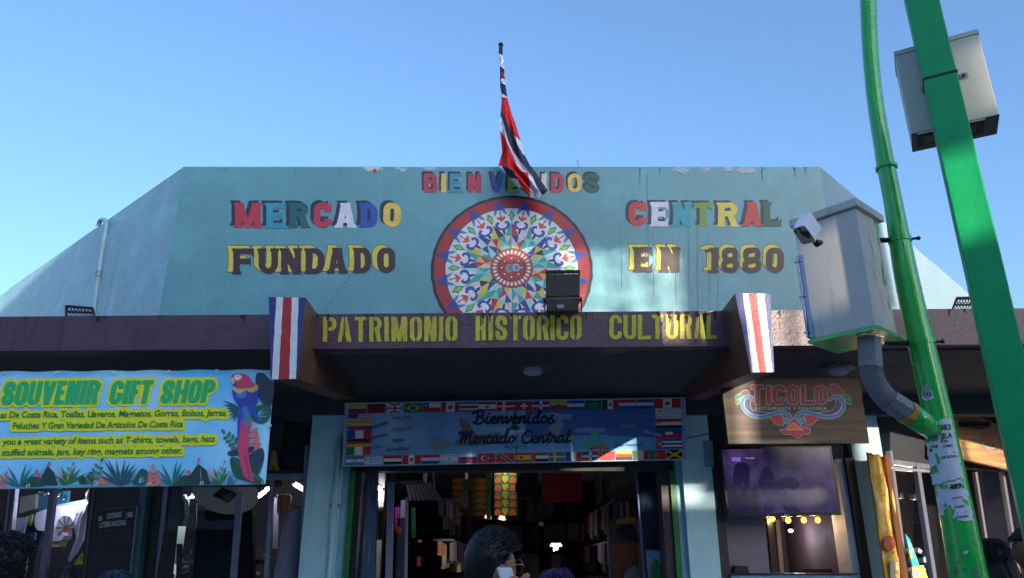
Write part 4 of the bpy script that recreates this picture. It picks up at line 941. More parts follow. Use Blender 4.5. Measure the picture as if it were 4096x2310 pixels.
DOM = ('f', B_, ('r', .5, 0, 1, .5, R_), ('r', 0, .5, .5, 1, R_), ('r', .42, 0, .58, 1, W_), ('r', 0, .4, 1, .6, W_), ('c', .5, .5, .07, .12, B_))
FL = {'col': ('h', [(2, Y_), (1, B_), (1, R_)]), 'chn': ('f', R_, star(.2, .3, .22, Y_), star(.42, .2, .09, Y_), star(.46, .42, .09, Y_)), 'red': ('f', '#8a1c28'),
  'uk': ('f', B_, ('p', [(0, 0), (0, .16), (.88, 1), (1, 1), (1, .84), (.12, 0)], W_), ('p', [(1, 0), (.88, 0), (0, .84), (0, 1), (.12, 1), (1, .16)], W_), ('r', .4, 0, .6, 1, W_), ('r', 0, .36, 1, .64, W_), ('r', .45, 0, .55, 1, R_), ('r', 0, .43, 1, .57, R_)),
  'bra': ('f', G_, ('p', [(.5, .1), (.08, .5), (.5, .9), (.92, .5)], Y_), ('c', .5, .5, .17, .27, B_)), 'chl': ('h', [(1, W_), (1, R_)], ('r', 0, 0, .34, .5, B_), star(.17, .25, .16, W_)),
  'can': ('v', [(1, R_), (2, W_), (1, R_)], ('p', [(.5, .15), (.44, .35), (.36, .3), (.39, .5), (.32, .55), (.48, .75), (.48, .85), (.52, .85), (.52, .75), (.68, .55), (.61, .5), (.64, .3), (.56, .35)], R_)),
  'cr': ('h', [(1, B_), (1, W_), (2, R_), (1, W_), (1, B_)]), 'leb': ('h', [(1, R_), (2, W_), (1, R_)], ('p', [(.5, .3), (.36, .6), (.47, .6), (.47, .7), (.53, .7), (.53, .6), (.64, .6)], G_)),
  'den': ('f', R_, ('r', .32, 0, .45, 1, W_), ('r', 0, .42, 1, .58, W_)), 'swi': ('f', R_, ('r', .42, .2, .58, .8, W_), ('r', .28, .4, .72, .6, W_)), 'dom': DOM,
  'ecu': ('h', [(2, Y_), (1, B_), (1, R_)], ('c', .5, .5, .1, .2, '#5a4a30')), 'arg': ('h', [(1, B_), (1, W_), (1, B_)], ('c', .5, .5, .07, .11, S_)), 'sau': ('f', '#126a38', ('r', .2, .35, .8, .45, '#7ab08c'), ('r', .25, .62, .75, .68, '#7ab08c')),
  'mex': ('v', [(1, '#1a3a34'), (1, W_), (1, R_)], ('c', .5, .5, .1, .2, '#5a6a3a')), 'ned': H3(R_, W_, B_), 'par': H3(B_, W_, B_), 'pan': ('f', W_, ('r', .5, 0, 1, .5, R_), ('r', 0, .5, .5, 1, B_), star(.25, .25, .15, B_), star(.75, .75, .15, R_)),
  'pan2': ('f', R_, ('r', 0, .5, 1, 1, W_), star(.5, .72, .16, R_)), 'sal': H3(B_, W_, B_), 'per': ('v', [(1, R_), (1, W_), (1, R_)], ('c', .5, .5, .1, .22, '#5a6a3a')),
  'usa': ('h', [(1, R_ if i % 2 == 0 else W_) for i in range(11)], ('r', 0, 0, .42, .54, B_)), 'fra': V3(B_, W_, R_), 'ger': H3(K_, R_, Y_), 'ita': V3(G_, W_, R_), 'hon': ('h', [(1, '#4a7ab8'), (1, W_), (1, '#4a7ab8')], ('c', .45, .45, .03, .06, B_), ('c', .55, .45, .03, .06, B_), ('c', .5, .55, .03, .06, B_)),
  'gre': ('h', [(1, S_ if i % 2 == 0 else W_) for i in range(9)], ('r', 0, 0, .36, .55, S_), ('r', .14, 0, .22, .55, W_), ('r', 0, .22, .36, .33, W_)), 'egy': H3(R_, W_, K_), 'isr': ('f', W_, ('r', 0, .1, 1, .22, S_), ('r', 0, .78, 1, .9, S_), ('p', [(.5, .3), (.41, .58), (.59, .58)], S_), ('p', [(.5, .68), (.59, .4), (.41, .4)], S_)),
  'rus': H3(W_, B_, R_), 'tur': ('f', R_, ('c', .38, .5, .19, .3, W_), ('c', .43, .5, .15, .24, R_), star(.6, .5, .14, W_)), 'tri': ('f', R_, ('p', [(0, 0), (.72, 1), (1, 1), (.28, 0)], W_), ('p', [(.05, 0), (.77, 1), (.95, 1), (.23, 0)], K_)),
  'spa': ('h', [(1, R_), (2, Y_), (1, R_)], ('c', .38, .5, .1, .18, '#8a4a20')), 'uae': ('h', [(1, G_), (1, W_), (1, K_)], ('r', 0, 0, .25, 1, R_)), 'swe': ('f', '#2f62a8', ('r', .3, 0, .43, 1, Y_), ('r', 0, .4, 1, .6, Y_)),
  'ge2': H3(Y_, '#a03024', K_), 'por': ('v', [(2, G_), (3, R_)], ('c', .4, .5, .11, .22, Y_), ('c', .4, .5, .07, .14, R_)), 'jam': ('f', G_, ('p', [(0, 0), (0, 1), (.5, .5)], K_), ('p', [(1, 0), (.5, .5), (1, 1)], K_), ('p', [(0, 0), (0, .14), (.9, 1), (1, 1), (1, .86), (.1, 0)], Y_), ('p', [(1, 0), (.9, 0), (0, .86), (0, 1), (.1, 1), (1, .14)], Y_)),
  'jap': ('f', W_, ('c', .5, .5, .2, .33, R_)), 'uru': ('h', [(1, W_ if i % 2 == 0 else S_) for i in range(9)], ('r', 0, 0, .35, .55, W_), ('c', .18, .28, .11, .2, Y_)), 'hai': ('h', [(1, B_), (1, R_)], ('r', .36, .3, .64, .6, W_)),
  'cub': ('h', [(1, B_), (1, W_), (1, B_), (1, W_), (1, B_)], ('p', [(0, 0), (0, 1), (.36, .5)], R_), star(.13, .5, .16, W_))}
def row(v0, v1, u0, u1, names):
    n = len(names); w = (u1 - u0) / n
    for i, k in enumerate(names):
        t0, t1 = u0 + w * i, u0 + w * (i + 1); flag_print(t0 + .0012, v0, t1 - .0012, v1, FL[k])
row(.025, .17, .006, .50, ['col', 'red', 'uk', 'bra', 'chl', 'can', 'cr', 'leb', 'den'])
row(.025, .17, .50, .91, ['swi', 'dom', 'ecu', 'arg', 'sau', 'mex', 'ned', 'par'])
row(.02, .15, .825, .91, ['pan', 'pan2']) if False else None
row(.84, .985, .006, .50, ['hon', 'gre', 'egy', 'per', 'ned', 'isr', 'rus', 'tur', 'tri']); row(.84, .985, .50, .992, ['spa', 'uae', 'swe', 'fra', 'dom', 'chn', 'ge2', 'ita', 'por', 'jam'])
for i, k in enumerate(['usa', 'col', 'fra', 'ger', 'ita']): flag_print(.006, .175 + .131 * i, .078, .30 + .131 * i, FL[k])
flag_print(.912, .02, .99, .165, FL['per'])
for i, k in enumerate(['uru', 'egy', 'hai', 'cub', 'jap']): flag_print(.915, .175 + .163 * i, .992, .33 + .163 * i, FL[k]) if k != 'jap' else flag_print(.9445, .84, .9925, .985, FL['jap'])
# little landmark silhouettes of the print
z5 = lambda x, y: (1300 + x / 3.22, 1580 + y / 3.22); z6_ = lambda x, y: (2000 + x / 3.22, 1580 + y / 3.22)
def ep(name, p, c, off=.003): 
    q = p; return field_obj(name, lambda X, Y: f_poly(X, Y, q), (min(a[0] for a in q) - 3, min(a[1] for a in q) - 3, max(a[0] for a in q) + 3, max(a[1] for a in q) + 3), 3, mp(EP, off), ink(c), EB)
ep('printed_tower', [z5(1730, 260), z5(1770, 300), z5(1850, 340), z5(1900, 430), z5(1950, 500), z5(1900, 590), z5(1800, 560), z5(1740, 380)], '#6b6a6e')
ep('printed_tower', [z6_(175, 190), z6_(200, 190), z6_(215, 380), z6_(290, 440), z6_(100, 440), z6_(150, 380)], '#5a6078')
ep('printed_tower', [z6_(640, 400), z6_(700, 320), z6_(770, 300), z6_(820, 340), z6_(740, 560), z6_(600, 500)], '#8f97a8')
ep('printed_statue', [z6_(1040, 680), z6_(1090, 570), z6_(1180, 480), z6_(1230, 400), z6_(1260, 440), z6_(1260, 560), z6_(1330, 580), z6_(1240, 640), z6_(1200, 690)], '#4fae9c')
ep('printed_statue', [z6_(930, 440), z6_(960, 390), z6_(1010, 400), z6_(960, 450), z6_(930, 560), z6_(980, 640), z6_(930, 620), z6_(900, 520)], '#75717a')
ep('printed_rock', [z6_(1110, 690), z6_(1240, 650), z6_(1320, 620), z6_(1410, 650), z6_(1390, 690)], '#b07a58')
ep('printed_dome', [z5(1375, 560), z5(1400, 530), z5(1470, 540), z5(1480, 575), z5(1560, 570), z5(1640, 640), z5(1560, 690), z5(1400, 715), z5(1375, 640)], '#7d8494')
ep('printed_hills', [z5(1650, 650), z5(1700, 560), z5(1800, 540), z5(2000, 500), z5(2250, 470), z5(2300, 540), z5(2200, 620), z5(1900, 650)], '#587a86', .0026)
# brush script welcome
SCR = {'B': ([[(.05, .12), (.25, .02), (.22, .5), (.16, 1.0)], [(-.1, .2), (.1, .0), (.45, -.02), (.6, .16), (.45, .38), (.22, .45), (.55, .5), (.66, .72), (.5, .96), (.2, 1.0), (.02, .88)]], .72),
       'i': ([[(0, .8), (.12, .62), (.17, .42), (.1, .8), (.16, .98), (.26, .98), (.38, .8)], [(.2, .2), (.21, .22)]], .36), 'e': ([[(0, .82), (.15, .76), (.3, .58), (.24, .42), (.1, .5), (.04, .78), (.14, .98), (.3, .96), (.44, .8)]], .43),
       'n': ([[(0, .7), (.08, .44), (.04, .98), (.16, .6), (.3, .42), (.34, .6), (.3, .9), (.38, .98), (.52, .8)]], .5), 'v': ([[(0, .55), (.08, .42), (.12, .7), (.14, .98), (.3, .8), (.38, .44), (.36, .5), (.5, .6)]], .47),
       'd': ([[(.34, .5), (.2, .42), (.06, .62), (.06, .9), (.16, .98), (.3, .8), (.48, -.05), (.36, .02), (.34, .8), (.42, .98), (.56, .84)]], .54), 'o': ([[(.24, .42), (.08, .54), (.04, .82), (.16, .98), (.32, .86), (.34, .6), (.24, .42), (.34, .58), (.5, .56)]], .46),
       's': ([[(0, .8), (.16, .6), (.26, .36), (.2, .56), (.34, .78), (.26, .97), (.08, .96), (.02, .88)], [(.26, .95), (.46, .82)]], .42), 'M': ([[(-.05, .2), (.08, .04), (.16, .2), (.08, .98), (.2, .5), (.42, .04), (.4, .5), (.34, .92), (.5, .4), (.72, .04), (.66, .6), (.7, .96), (.82, .96), (.92, .82)]], .9),
       'r': ([[(0, .74), (.1, .42), (.14, .52), (.28, .5), (.24, .78), (.28, .98), (.42, .84)]], .4), 'c': ([[(.3, .52), (.2, .42), (.06, .6), (.06, .88), (.18, .98), (.36, .84)]], .36), 'a': ([[(.34, .5), (.2, .42), (.06, .6), (.05, .9), (.16, .98), (.3, .76), (.36, .44), (.32, .84), (.4, .98), (.54, .84)]], .52),
       'C': ([[(.62, .22), (.56, .03), (.36, .04), (.1, .32), (.02, .7), (.14, .98), (.36, .98), (.62, .78)]], .6), 't': ([[(0, .8), (.14, .6), (.24, .08), (.14, .8), (.2, .98), (.38, .82)], [(.04, .38), (.4, .34)]], .36), 'l': ([[(0, .8), (.22, .4), (.28, .0), (.18, .02), (.1, .6), (.14, .96), (.34, .84)]], .32), ' ': ([], .4)}
def script(name, s, L, R, h, w, m, par):
    tot = sum(SCR[c][1] for c in s); k = (R[0] - L[0]) / (tot * h); x = L[0]; strokes = []
    for c in s:
        for st in SCR[c][0]:
            strokes.append([(x + u * h * k + (1 - v) * h * .10, L[1] + (R[1] - L[1]) * (x - L[0]) / (R[0] - L[0]) - (1 - v) * h) for u, v in smooth_open(st, 3)])
        x += SCR[c][1] * h * k
    fn = lambda X, Y: np.minimum.reduce([f_line(X, Y, st, w) for st in strokes])
    return field_obj(name, fn, (L[0] - 15, min(L[1], R[1]) - h * 1.15, R[0] + 15, max(L[1], R[1]) + 10), 2.0, mp(EP, .0085), m, par)
INK = ink('#15172e')
script('script_lettering', 'Bienvenidos', (1893, 1692), (2217, 1690), 50, 4.3, INK, EB)
script('script_lettering', 'a', (2046, 1716), (2066, 1715), 26, 1.8, INK, EB)
script('script_lettering', 'Mercado Central', (1836, 1772), (2281, 1767), 50, 4.3, INK, EB)
EPm = mp(EP, .0085)
text_obj('lettering', 'San José C.R.', (2016, 1790), (2112, 1792), 14, EPm, INK, EB, .004, .3)
for s, L, R, h, c in (('Benvenuto', (1472, 1720), (1550, 1692), 17, '#20243a'), ('Wilkommen', (1470, 1762), (1552, 1738), 17, '#a02a5c'), ('Welcome', (1570, 1725), (1646, 1716), 17, '#a03a80'), ('Bem-vinda', (1572, 1674), (1645, 1671), 14, '#7d5a8c'),
                      ('स्वागत', (1569, 1768), (1618, 1766), 15, '#1d2a4a'), ('ברכה', (1470, 1794), (1524, 1790), 14, '#5a3a80'), ('Καλωσόρισμα', (1546, 1802), (1640, 1795), 14, '#1b2a60'), ('Добро Пожаловать', (2459, 1783), (2572, 1780), 11, '#1b2a60'),
                      ('Benvinguts', (2462, 1656), (2540, 1660), 13, '#5a78c0'), ('Welkom', (2482, 1706), (2544, 1706), 15, '#b0a83a'), ('Bem-vindo', (2578, 1728), (2646, 1744), 15, '#b9c6e6'), ('Dobrodošli', (2578, 1672), (2642, 1696), 12, '#a04a50'), ('欢迎', (2620, 1768), (2650, 1768), 14, '#2a9a4a')):
    text_obj('lettering', s, L, R, h, EPm, ink(c), EB, .01, .15)
b = MB(); b.tube([EP(2064, 1590, .012), EP(2066, 1845, .012)], .004, 6); b.build('board_joint', M_black, EB)

# ================================================================== wooden restaurant sign
TP = YP(7.55)
TS = empty('restaurant_sign', tuple(TP(3190, 1770)), 'dark wooden restaurant sign with red outlined letters and blue scrolls above the screen', 'sign')
def wood(name, c0, c1, c2):
    m = mat(name, c0, .5); N, L = m.node_tree.nodes, m.node_tree.links
    tc = N.new('ShaderNodeTexCoord'); mpn = N.new('ShaderNodeMapping'); mpn.inputs['Scale'].default_value = (1.1, 1.1, 17)
    n = N.new('ShaderNodeTexNoise'); n.inputs['Scale'].default_value = 1.0; n.inputs['Detail'].default_value = 7; n.inputs['Distortion'].default_value = .5
    L.new(tc.outputs['Object'], mpn.inputs[0]); L.new(mpn.outputs[0], n.inputs[0]); r = N.new('ShaderNodeValToRGB'); L.new(n.outputs[0], r.inputs[0])
    r.color_ramp.elements[0].position = .35; r.color_ramp.elements[0].color = lin(c2) + (1,); r.color_ramp.elements[1].position = .68; r.color_ramp.elements[1].color = lin(c1) + (1,)
    e = r.color_ramp.elements.new(.5); e.color = lin(c0) + (1,); L.new(r.outputs[0], N['Principled BSDF'].inputs['Base Color'])
    bp = N.new('ShaderNodeBump'); bp.inputs['Distance'].default_value = .002; L.new(n.outputs[0], bp.inputs['Height']); L.new(bp.outputs[0], N['Principled BSDF'].inputs['Normal']); return m
slab_obj('board', TP, [(2884, 1512), (3437, 1509), (3478, 1769), (2914, 1772)], .04, wood('sign_wood', '#4c3828', '#745634', '#2f2222'), TS)
zt = lambda x, y: (2850 + x / 3.68, 1480 + y / 3.68)
tm = lambda off: mp(TP, off)
LNE = ink('#b7bcc9')
def ts(name, fn, b0, b1, c, off, line=True):
    b0, b1 = zt(*b0), zt(*b1); bd = (b0[0], b0[1], b1[0], b1[1])
    o = field_obj(name, fn, bd, 1.8, tm(off), ink(c), TS)
    if line: field_obj('white_outline', lambda X, Y: fn(X, Y) - 2.0, bd, 1.8, tm(off - .0012), LNE, o)
    return o
for ch, x0, x1, y0, y1 in (('T', 565, 750, 212, 495), ('I', 785, 865, 215, 497), ('C', 878, 1072, 212, 497), ('O', 1092, 1285, 215, 497), ('L', 1300, 1508, 215, 497), ('O', 1500, 1698, 215, 495)):
    a, c = zt(x0, y0), zt(x1, y1); sl = .0
    ts('letter', glyph(ch, a[0], a[1], c[0], c[1], 19, 0), (x0 - 20, y0 - 20), (x1 + 20, y1 + 20), '#8e1f30', .006)
text_obj('lettering', 'RESTAURANTE Y PANADERIA', zt(628, 578), zt(1685, 578), 14, tm(.005), LNE, TS, .004, 0, 1.1)
def sc(*p): return [tuple(a) for a in smooth_open([zt(x, y) for x, y in p], 5)]
left = sc((600, 425), (560, 390), (500, 385), (450, 430), (440, 510), (490, 600), (580, 660), (720, 680), (850, 650), (960, 620), (1060, 615), (1130, 660), (1145, 730), (1090, 750), (1060, 720))
right = sc((1730, 425), (1770, 390), (1830, 385), (1900, 430), (1935, 510), (1900, 600), (1820, 660), (1690, 680), (1540, 650), (1420, 620), (1310, 615), (1245, 660), (1240, 730), (1300, 755), (1330, 715))
for pth, x0, x1 in ((left, 400, 1200), (right, 1190, 1990)):
    ts('scroll', lambda X, Y, pth=pth: f_line(X, Y, pth, 6.2), (x0, 340), (x1, 800), '#1f6fa8', .007)
def tp(name, c, off, *p):
    q = smooth_closed([zt(*k) for k in p], 3); return ts(name, lambda X, Y: f_poly(X, Y, q), (min(k[0] for k in p) - 20, min(k[1] for k in p) - 20), (max(k[0] for k in p) + 20, max(k[1] for k in p) + 20), c, off)
tp('scroll_fill', '#2a2560', .0045, (490, 420), (560, 430), (550, 520), (620, 590), (860, 625), (640, 650), (530, 600), (475, 510)); tp('scroll_fill', '#2a2560', .0045, (1890, 420), (1820, 430), (1810, 520), (1740, 590), (1530, 625), (1720, 650), (1850, 600), (1895, 510))
tp('flower', '#b22a34', .0095, (1190, 695), (1290, 790), (1360, 840), (1430, 850), (1425, 920), (1320, 935), (1290, 975), (1230, 980), (1150, 935), (1060, 935), (995, 875), (1080, 850))
tp('flower_heart', '#d0622e', .0112, (1190, 770), (1270, 830), (1330, 870), (1240, 860), (1150, 870), (1100, 870), (1130, 830))
tp('flower', '#a82430', .0058, (850, 680), (940, 650), (1010, 650), (1040, 740), (1055, 790), (1010, 805), (920, 780), (890, 730)); tp('flower', '#a82430', .0058, (1370, 655), (1540, 665), (1545, 710), (1500, 760), (1440, 800), (1370, 800), (1380, 730))
tp('flower', '#8e1f30', .0058, (1725, 215), (1790, 200), (1860, 235), (1880, 270), (1930, 310), (1920, 345), (1800, 355), (1745, 320)); tp('flower', '#6d1a26', .0058, (420, 320), (470, 290), (525, 300), (530, 350), (450, 360))
tp('green_leaf', '#1d7a4a', .0054, (1880, 355), (1960, 350), (2030, 390), (2020, 420), (1960, 415)); tp('green_leaf', '#1d7a4a', .0054, (1950, 430), (2010, 430), (2040, 480), (2010, 492)); tp('green_leaf', '#1d7a4a', .0054, (480, 355), (400, 340), (335, 385), (345, 415), (410, 405)); tp('green_leaf', '#1d7a4a', .0054, (410, 425), (355, 440), (345, 485), (370, 492))

# ================================================================== restaurant window, screen and lamps
TV = empty('television', tuple(YP(8.85)(3125, 2065)), 'flat television with a dim violet picture hanging in the restaurant window', 'television')
TVP = YP(8.85)
tvq = [(2874, 1786), (3326, 1778), (3367, 2056), (2912, 2069)]
o = slab_obj('bezel', TVP, tvq, .05, mat('tv_bezel', '#121018', .25), TV); bevel(o, .006)
scq = [(2884, 1795), (3317, 1788), (3355, 2043), (2921, 2054)]
m = mat('tv_picture', '#56489a', .15, emit=.075); N, L = m.node_tree.nodes, m.node_tree.links
tc = N.new('ShaderNodeTexCoord'); n = N.new('ShaderNodeTexNoise'); n.inputs['Scale'].default_value = 3.0; n.inputs['Detail'].default_value = 3; L.new(tc.outputs['Object'], n.inputs[0])
r = N.new('ShaderNodeValToRGB'); L.new(n.outputs[0], r.inputs[0]); r.color_ramp.elements[0].position = .38; r.color_ramp.elements[0].color = lin('#332a5c') + (1,); r.color_ramp.elements[1].position = .66; r.color_ramp.elements[1].color = lin('#8670c0') + (1,)
L.new(r.outputs[0], N['Principled BSDF'].inputs['Emission Color']); N['Principled BSDF'].inputs['Base Color'].default_value = (.004, .004, .006, 1)
slab_obj('screen', TVP, scq, .004, m, TV, .004)
tvm = mp(TVP, .007)
TVD, TVL = mat('tv_dark', '#352c5c', .15, emit=.05), mat('tv_light', '#7a68b0', .15, emit=.09)
zv = lambda x, y: (2700 + x / 1.596, 1400 + y / 1.596)
for i, p in enumerate([[(385, 725), (470, 730), (475, 860), (480, 910), (455, 910), (430, 830), (420, 910), (395, 905), (370, 850)], [(580, 740), (630, 790), (640, 830), (690, 815), (760, 810), (800, 850), (760, 890), (700, 880), (640, 950), (620, 1035), (570, 1035), (570, 930), (530, 840)],
                       [(640, 950), (690, 900), (740, 960), (800, 1030), (720, 1035), (670, 980)]]):
    q = [zv(*k) for k in p]; q = smooth_closed(q, 4); field_obj('picture_shadow', lambda X, Y, q=q: f_poly(X, Y, q), (min(k[0] for k in q), min(k[1] for k in q), max(k[0] for k in q), max(k[1] for k in q)), 2.5, lambda a, b_, i=i: TVP(a, b_, .0055 + .0006 * i), TVD, TV)
poly_obj('picture_logo', [zv(362, 705), zv(418, 705), zv(418, 680), zv(362, 680)], lambda a, b_: TVP(a, b_, .013), mat('tv_logo', '#9a5fd0', .2, emit=.2), TV)
text_obj('picture_text', 'Totally', zv(448, 690), zv(508, 688), 6, lambda a, b_: TVP(a, b_, .013), mat('tv_text', '#c9c4e8', .2, emit=.2), TV)
text_obj('brand_lettering', 'RCA', (3136, 2061), (3155, 2060), 6.5, lambda a, b_: TVP(a, b_, .003), mat('brand_white', '#c8c8d0', .4), TV, .02)
b = MB(); b.bb(X9(3090), 8.9, 2.45, X9(3110), 9.0, 2.8); b.build('wall_bracket', M_black, TV)
# dining room behind the window
RM = mat('dining_wall', '#8d889c', .7, noise=(3, .1)); RB = mat('dining_back', '#5a4a4c', .8, noise=(4, .2))
x0, x1 = X9(2893), X9(3372)
wbox('dining_floor', x0, x1 + .3, 9.2, 13.4, .15, .2, M_darkwall, MK); wbox('dining_ceiling', x0, x1 + .3, 9.31, 13.4, 2.75, 2.8, mat('dining_ceiling', '#7a6654', .7), MK)
wbox('dining_wall', x0, X9(3062, 2150, 9.35), 9.32, 9.42, .2, 2.745, RM, MK)
wbox('dining_wall', X9(3348, 2150, 9.35), x1 + .25, 9.32, 9.42, .2, 2.745, mat('dining_wall_white', '#98a0bc', .6), MK)
wbox('dining_back_wall', X9(2900), x1 + .9, 12.0, 12.1, .2, 2.745, RB, MK); wbox('dining_side_wall', x1 + .32, x1 + .42, 9.43, 12, .2, 2.745, RB, MK)
D35, D12 = YP(9.5), YP(11.9)
bar('inner_post', D35, 3078, 2060, 3100, 2320, 22, .06, M_black, MK); bar('inner_post', D12, 3110, 2075, 3130, 2300, 16, .06, mat('inner_frame', '#a48d76', .5), MK); bar('inner_post', D12, 3213, 2085, 3230, 2280, 13, .06, mat('inner_frame', '#a48d76', .5), MK)
slab_obj('inner_header', D12, [(3128, 2068), (3345, 2070), (3345, 2092), (3128, 2082)], .05, mat('inner_header', '#c4a27a', .6), MK)
wbox('service_counter', x0, x1, 8.97, 9.3, .15, Z9(2297), mat('counter_blue', '#7fa6cc', .4, noise=(5, .1)), MK)
wbox('counter_edge', x0 - .02, x1 + .02, 8.94, 9.33, Z9(2297) + .002, Z9(2290), M_darkmetal, MK)
SM = empty('small_speaker', tuple(YP(9.25)(2975, 2292)), 'small black box on the service counter below the television', 'box')
o = slab_obj('case', YP(9.2), [(2940, 2258), (2992, 2262), (2998, 2292), (2936, 2290)], .10, M_black, SM); bevel(o)
CT = empty('dining_chair', tuple(YP(10.4)(3300, 2400)[:2]) + (.2,), 'dark brown chair inside the restaurant behind the counter', 'chair')
bx_ = YP(10.4)(3290, 2240)
b = MB(); b.bb(bx_[0] - .25, 10.4, 1.05, bx_[0] + .35, 10.46, 1.52); b.build('backrest', mat('chair_leather', '#4a2420', .5), CT)
b = MB(); b.bb(bx_[0] - .25, 9.9, .62, bx_[0] + .35, 10.39, .7); b.build('seat', mat('chair_leather', '#4a2420', .5), CT)
for sx in (-.22, .3):
    for sy in (9.93, 10.36): b = MB(); b.bb(bx_[0] + sx, sy, .2, bx_[0] + sx + .04, sy + .04, .615); b.build('leg', M_black, CT)
BULB = mat('bulb_glow', '#ff9a2a', .3, emit=2.4); SPOT = mat('spot_glow', '#e6dcff', .3, emit=4.0)
def glow(e, c, col, w):
    l = bpy.data.lights.new('lamp_light', 'POINT'); l.energy = w; l.color = col; l.shadow_soft_size = .04
    o = bpy.data.objects.new('lamp_light', l); COL.objects.link(o); o.location = c; setpar(o, e); return o
def bulb(px, py):
    c = Vector(YP(9.36)(px, py)); e = empty('pendant_bulb', c, None, 'light bulb', 'amber bulbs hanging in the restaurant window')
    b = MB(); b.ell(c, (.030, .030, .036), 14, 10); b.build('globe', BULB, e, True)
    b = MB(); b.tube([c + Vector((0, 0, .033)), c + Vector((0, 0, .075))], .014, 10); b.build('socket', M_black, e)
    b = MB(); b.tube([c + Vector((0, 0, .076)), Vector((c.x, c.y, 2.74))], .003, 6); b.build('cord', M_black, e); glow(e, c + Vector((0, .10, -.02)), (1, .62, .3), 1.2); return e
for (px, py), s in zip([(3090, 2072), (3153, 2078), (3215, 2077), (3271, 2077)], ['first amber bulb from the left, half hidden by the television', 'second amber bulb from the left under the television', 'third amber bulb, beside the pale door post', 'last amber bulb at the right under the television']): bulb(px, py)['label'] = s
for (px, py), s in (((3163, 2120), 'lower white spotlight left of the pale inner door post'), ((3277, 2105), 'white spotlight right of the pale inner door post')):
    c = Vector(YP(11.0)(px, py)); e = empty('spotlight', c, s, 'spotlight', 'white spotlights in the restaurant')
    b = MB(); b.ell(c, (.032, .032, .022), 12, 8); b.build('lens', SPOT, e, True); b = MB(); b.tube([c + Vector((0, 0, .02)), c + Vector((0, 0, .12))], [.045, .03], 12); b.build('can', M_black, e)
    b = MB(); b.tube([c + Vector((0, 0, .12)), Vector((c.x, c.y, 2.745))], .006, 6); b.build('stem', M_black, e); glow(e, c - Vector((0, 0, .06)), (.9, .86, 1), 3.0)
# round ceiling lights under the canopy
def ceil_light(px, py, s):
    c = Vector(SOF(px, py)); e = empty('ceiling_light', c, s, 'ceiling light', 'round lamps under the canopy')
    b = MB(); b.tube([c + Vector((0, 0, .018)), c], [.18, .175], 28); b.build('base_plate', mat('lamp_plate', '#4d4a4a', .5), e)
    b = MB(); b.tube([c - Vector((0, 0, .001)), c - Vector((0, 0, .04)), c - Vector((0, 0, .055))], [.098, .098, .07], 28); b.build('diffuser', mat('lamp_diffuser', '#a9a2c4', .3), e, False)
ceil_light(2132, 1474, 'round ceiling light under the canopy in front of the welcome board')
ceil_light(3352, 1474, 'round ceiling light above the wooden restaurant sign')
# ================================================================== flag on the parapet
FG = empty('flag', tuple(YP(8.8)(2050, 700)), 'limp red white and navy striped flag wrapped round its pole above the parapet', 'flag')
zf = lambda x, y: (1800 + x / 2.075, 150 + y / 2.075)
YF = 8.55
b = MB(); b.tube([YP(8.9)(2066, 720), YP(YF + .02)(*zf(428, 400)), YP(YF)(*zf(421, 58))], [.022, .02, .016], 10); b.build('pole', mat('flagpole', '#2a2a30', .5), FG, True)
b = MB(); b.tube([YP(YF)(*zf(421, 64)), YP(YF)(*zf(420, 52))], [.035, .028], 10); b.ell(YP(YF)(*zf(432, 73)), (.02, .012, .01), 8, 6); b.build('finial', M_black, FG)
KY = [60, 135, 250, 300, 380, 490, 540, 650, 700, 780, 850, 950, 1060, 1080, 1130, 1180, 1245, 1272, 1300, 1330]
KL = [408, 403, 417, 422, 425, 427, 428, 418, 410, 417, 426, 436, 402, 402, 455, 512, 562, 605, 632, 664]
KR = [436, 438, 448, 452, 458, 475, 486, 517, 540, 562, 585, 606, 662, 680, 714, 748, 793, 811, 786, 740]
CPL = [('n', [(395, 40), (445, 40), (445, 150), (400, 128)]), ('w', [(395, 128), (460, 160), (460, 275), (395, 240)]), ('n', [(410, 240), (460, 265), (460, 300), (410, 290)]), ('r', [(415, 288), (460, 300), (460, 335), (415, 322)]), ('n', [(415, 322), (460, 335), (460, 350), (415, 338)]),
  ('w', [(415, 338), (465, 350), (465, 400), (415, 372)]), ('n', [(415, 372), (470, 400), (480, 505), (415, 458)]), ('w', [(415, 458), (485, 500), (485, 515), (415, 495)]),
  ('r', [(415, 490), (480, 505), (520, 610), (550, 690), (595, 870), (560, 840), (522, 808), (490, 740), (455, 660), (420, 600)]), ('w', [(520, 806), (560, 838), (595, 865), (615, 985), (570, 910), (545, 860)]),
  ('w', [(400, 700), (425, 650), (445, 720), (480, 860), (520, 940), (560, 1000), (600, 1050), (650, 1110), (680, 1150), (720, 1240), (765, 1310), (740, 1340), (665, 1340), (650, 1200), (640, 1125), (580, 1110), (540, 1040), (500, 930), (450, 820), (412, 770)]),
  ('r', [(405, 768), (450, 820), (500, 930), (540, 1040), (580, 1110), (645, 1125), (660, 1200), (668, 1340), (590, 1250), (540, 1150), (470, 1080), (390, 1064), (420, 1000), (430, 940), (415, 830)]),
  ('n', [(430, 1069), (470, 1079), (542, 1110), (530, 1180), (470, 1140)]), ('w', [(385, 1062), (430, 1069), (472, 1142), (440, 1135)]), ('w', [(505, 1165), (560, 1178), (592, 1250), (550, 1250)])]
def inpoly(x, y, p):
    c = False; n = len(p)
    for i in range(n):
        (x1, y1), (x2, y2) = p[i], p[i - 1]
        if (y1 > y) != (y2 > y) and x < (x2 - x1) * (y - y1) / (y2 - y1) + x1: c = not c
    return c
NS, NT = 460, 84; mb = MB(); V_ = []; ys = np.linspace(60, 1330, NS + 1)
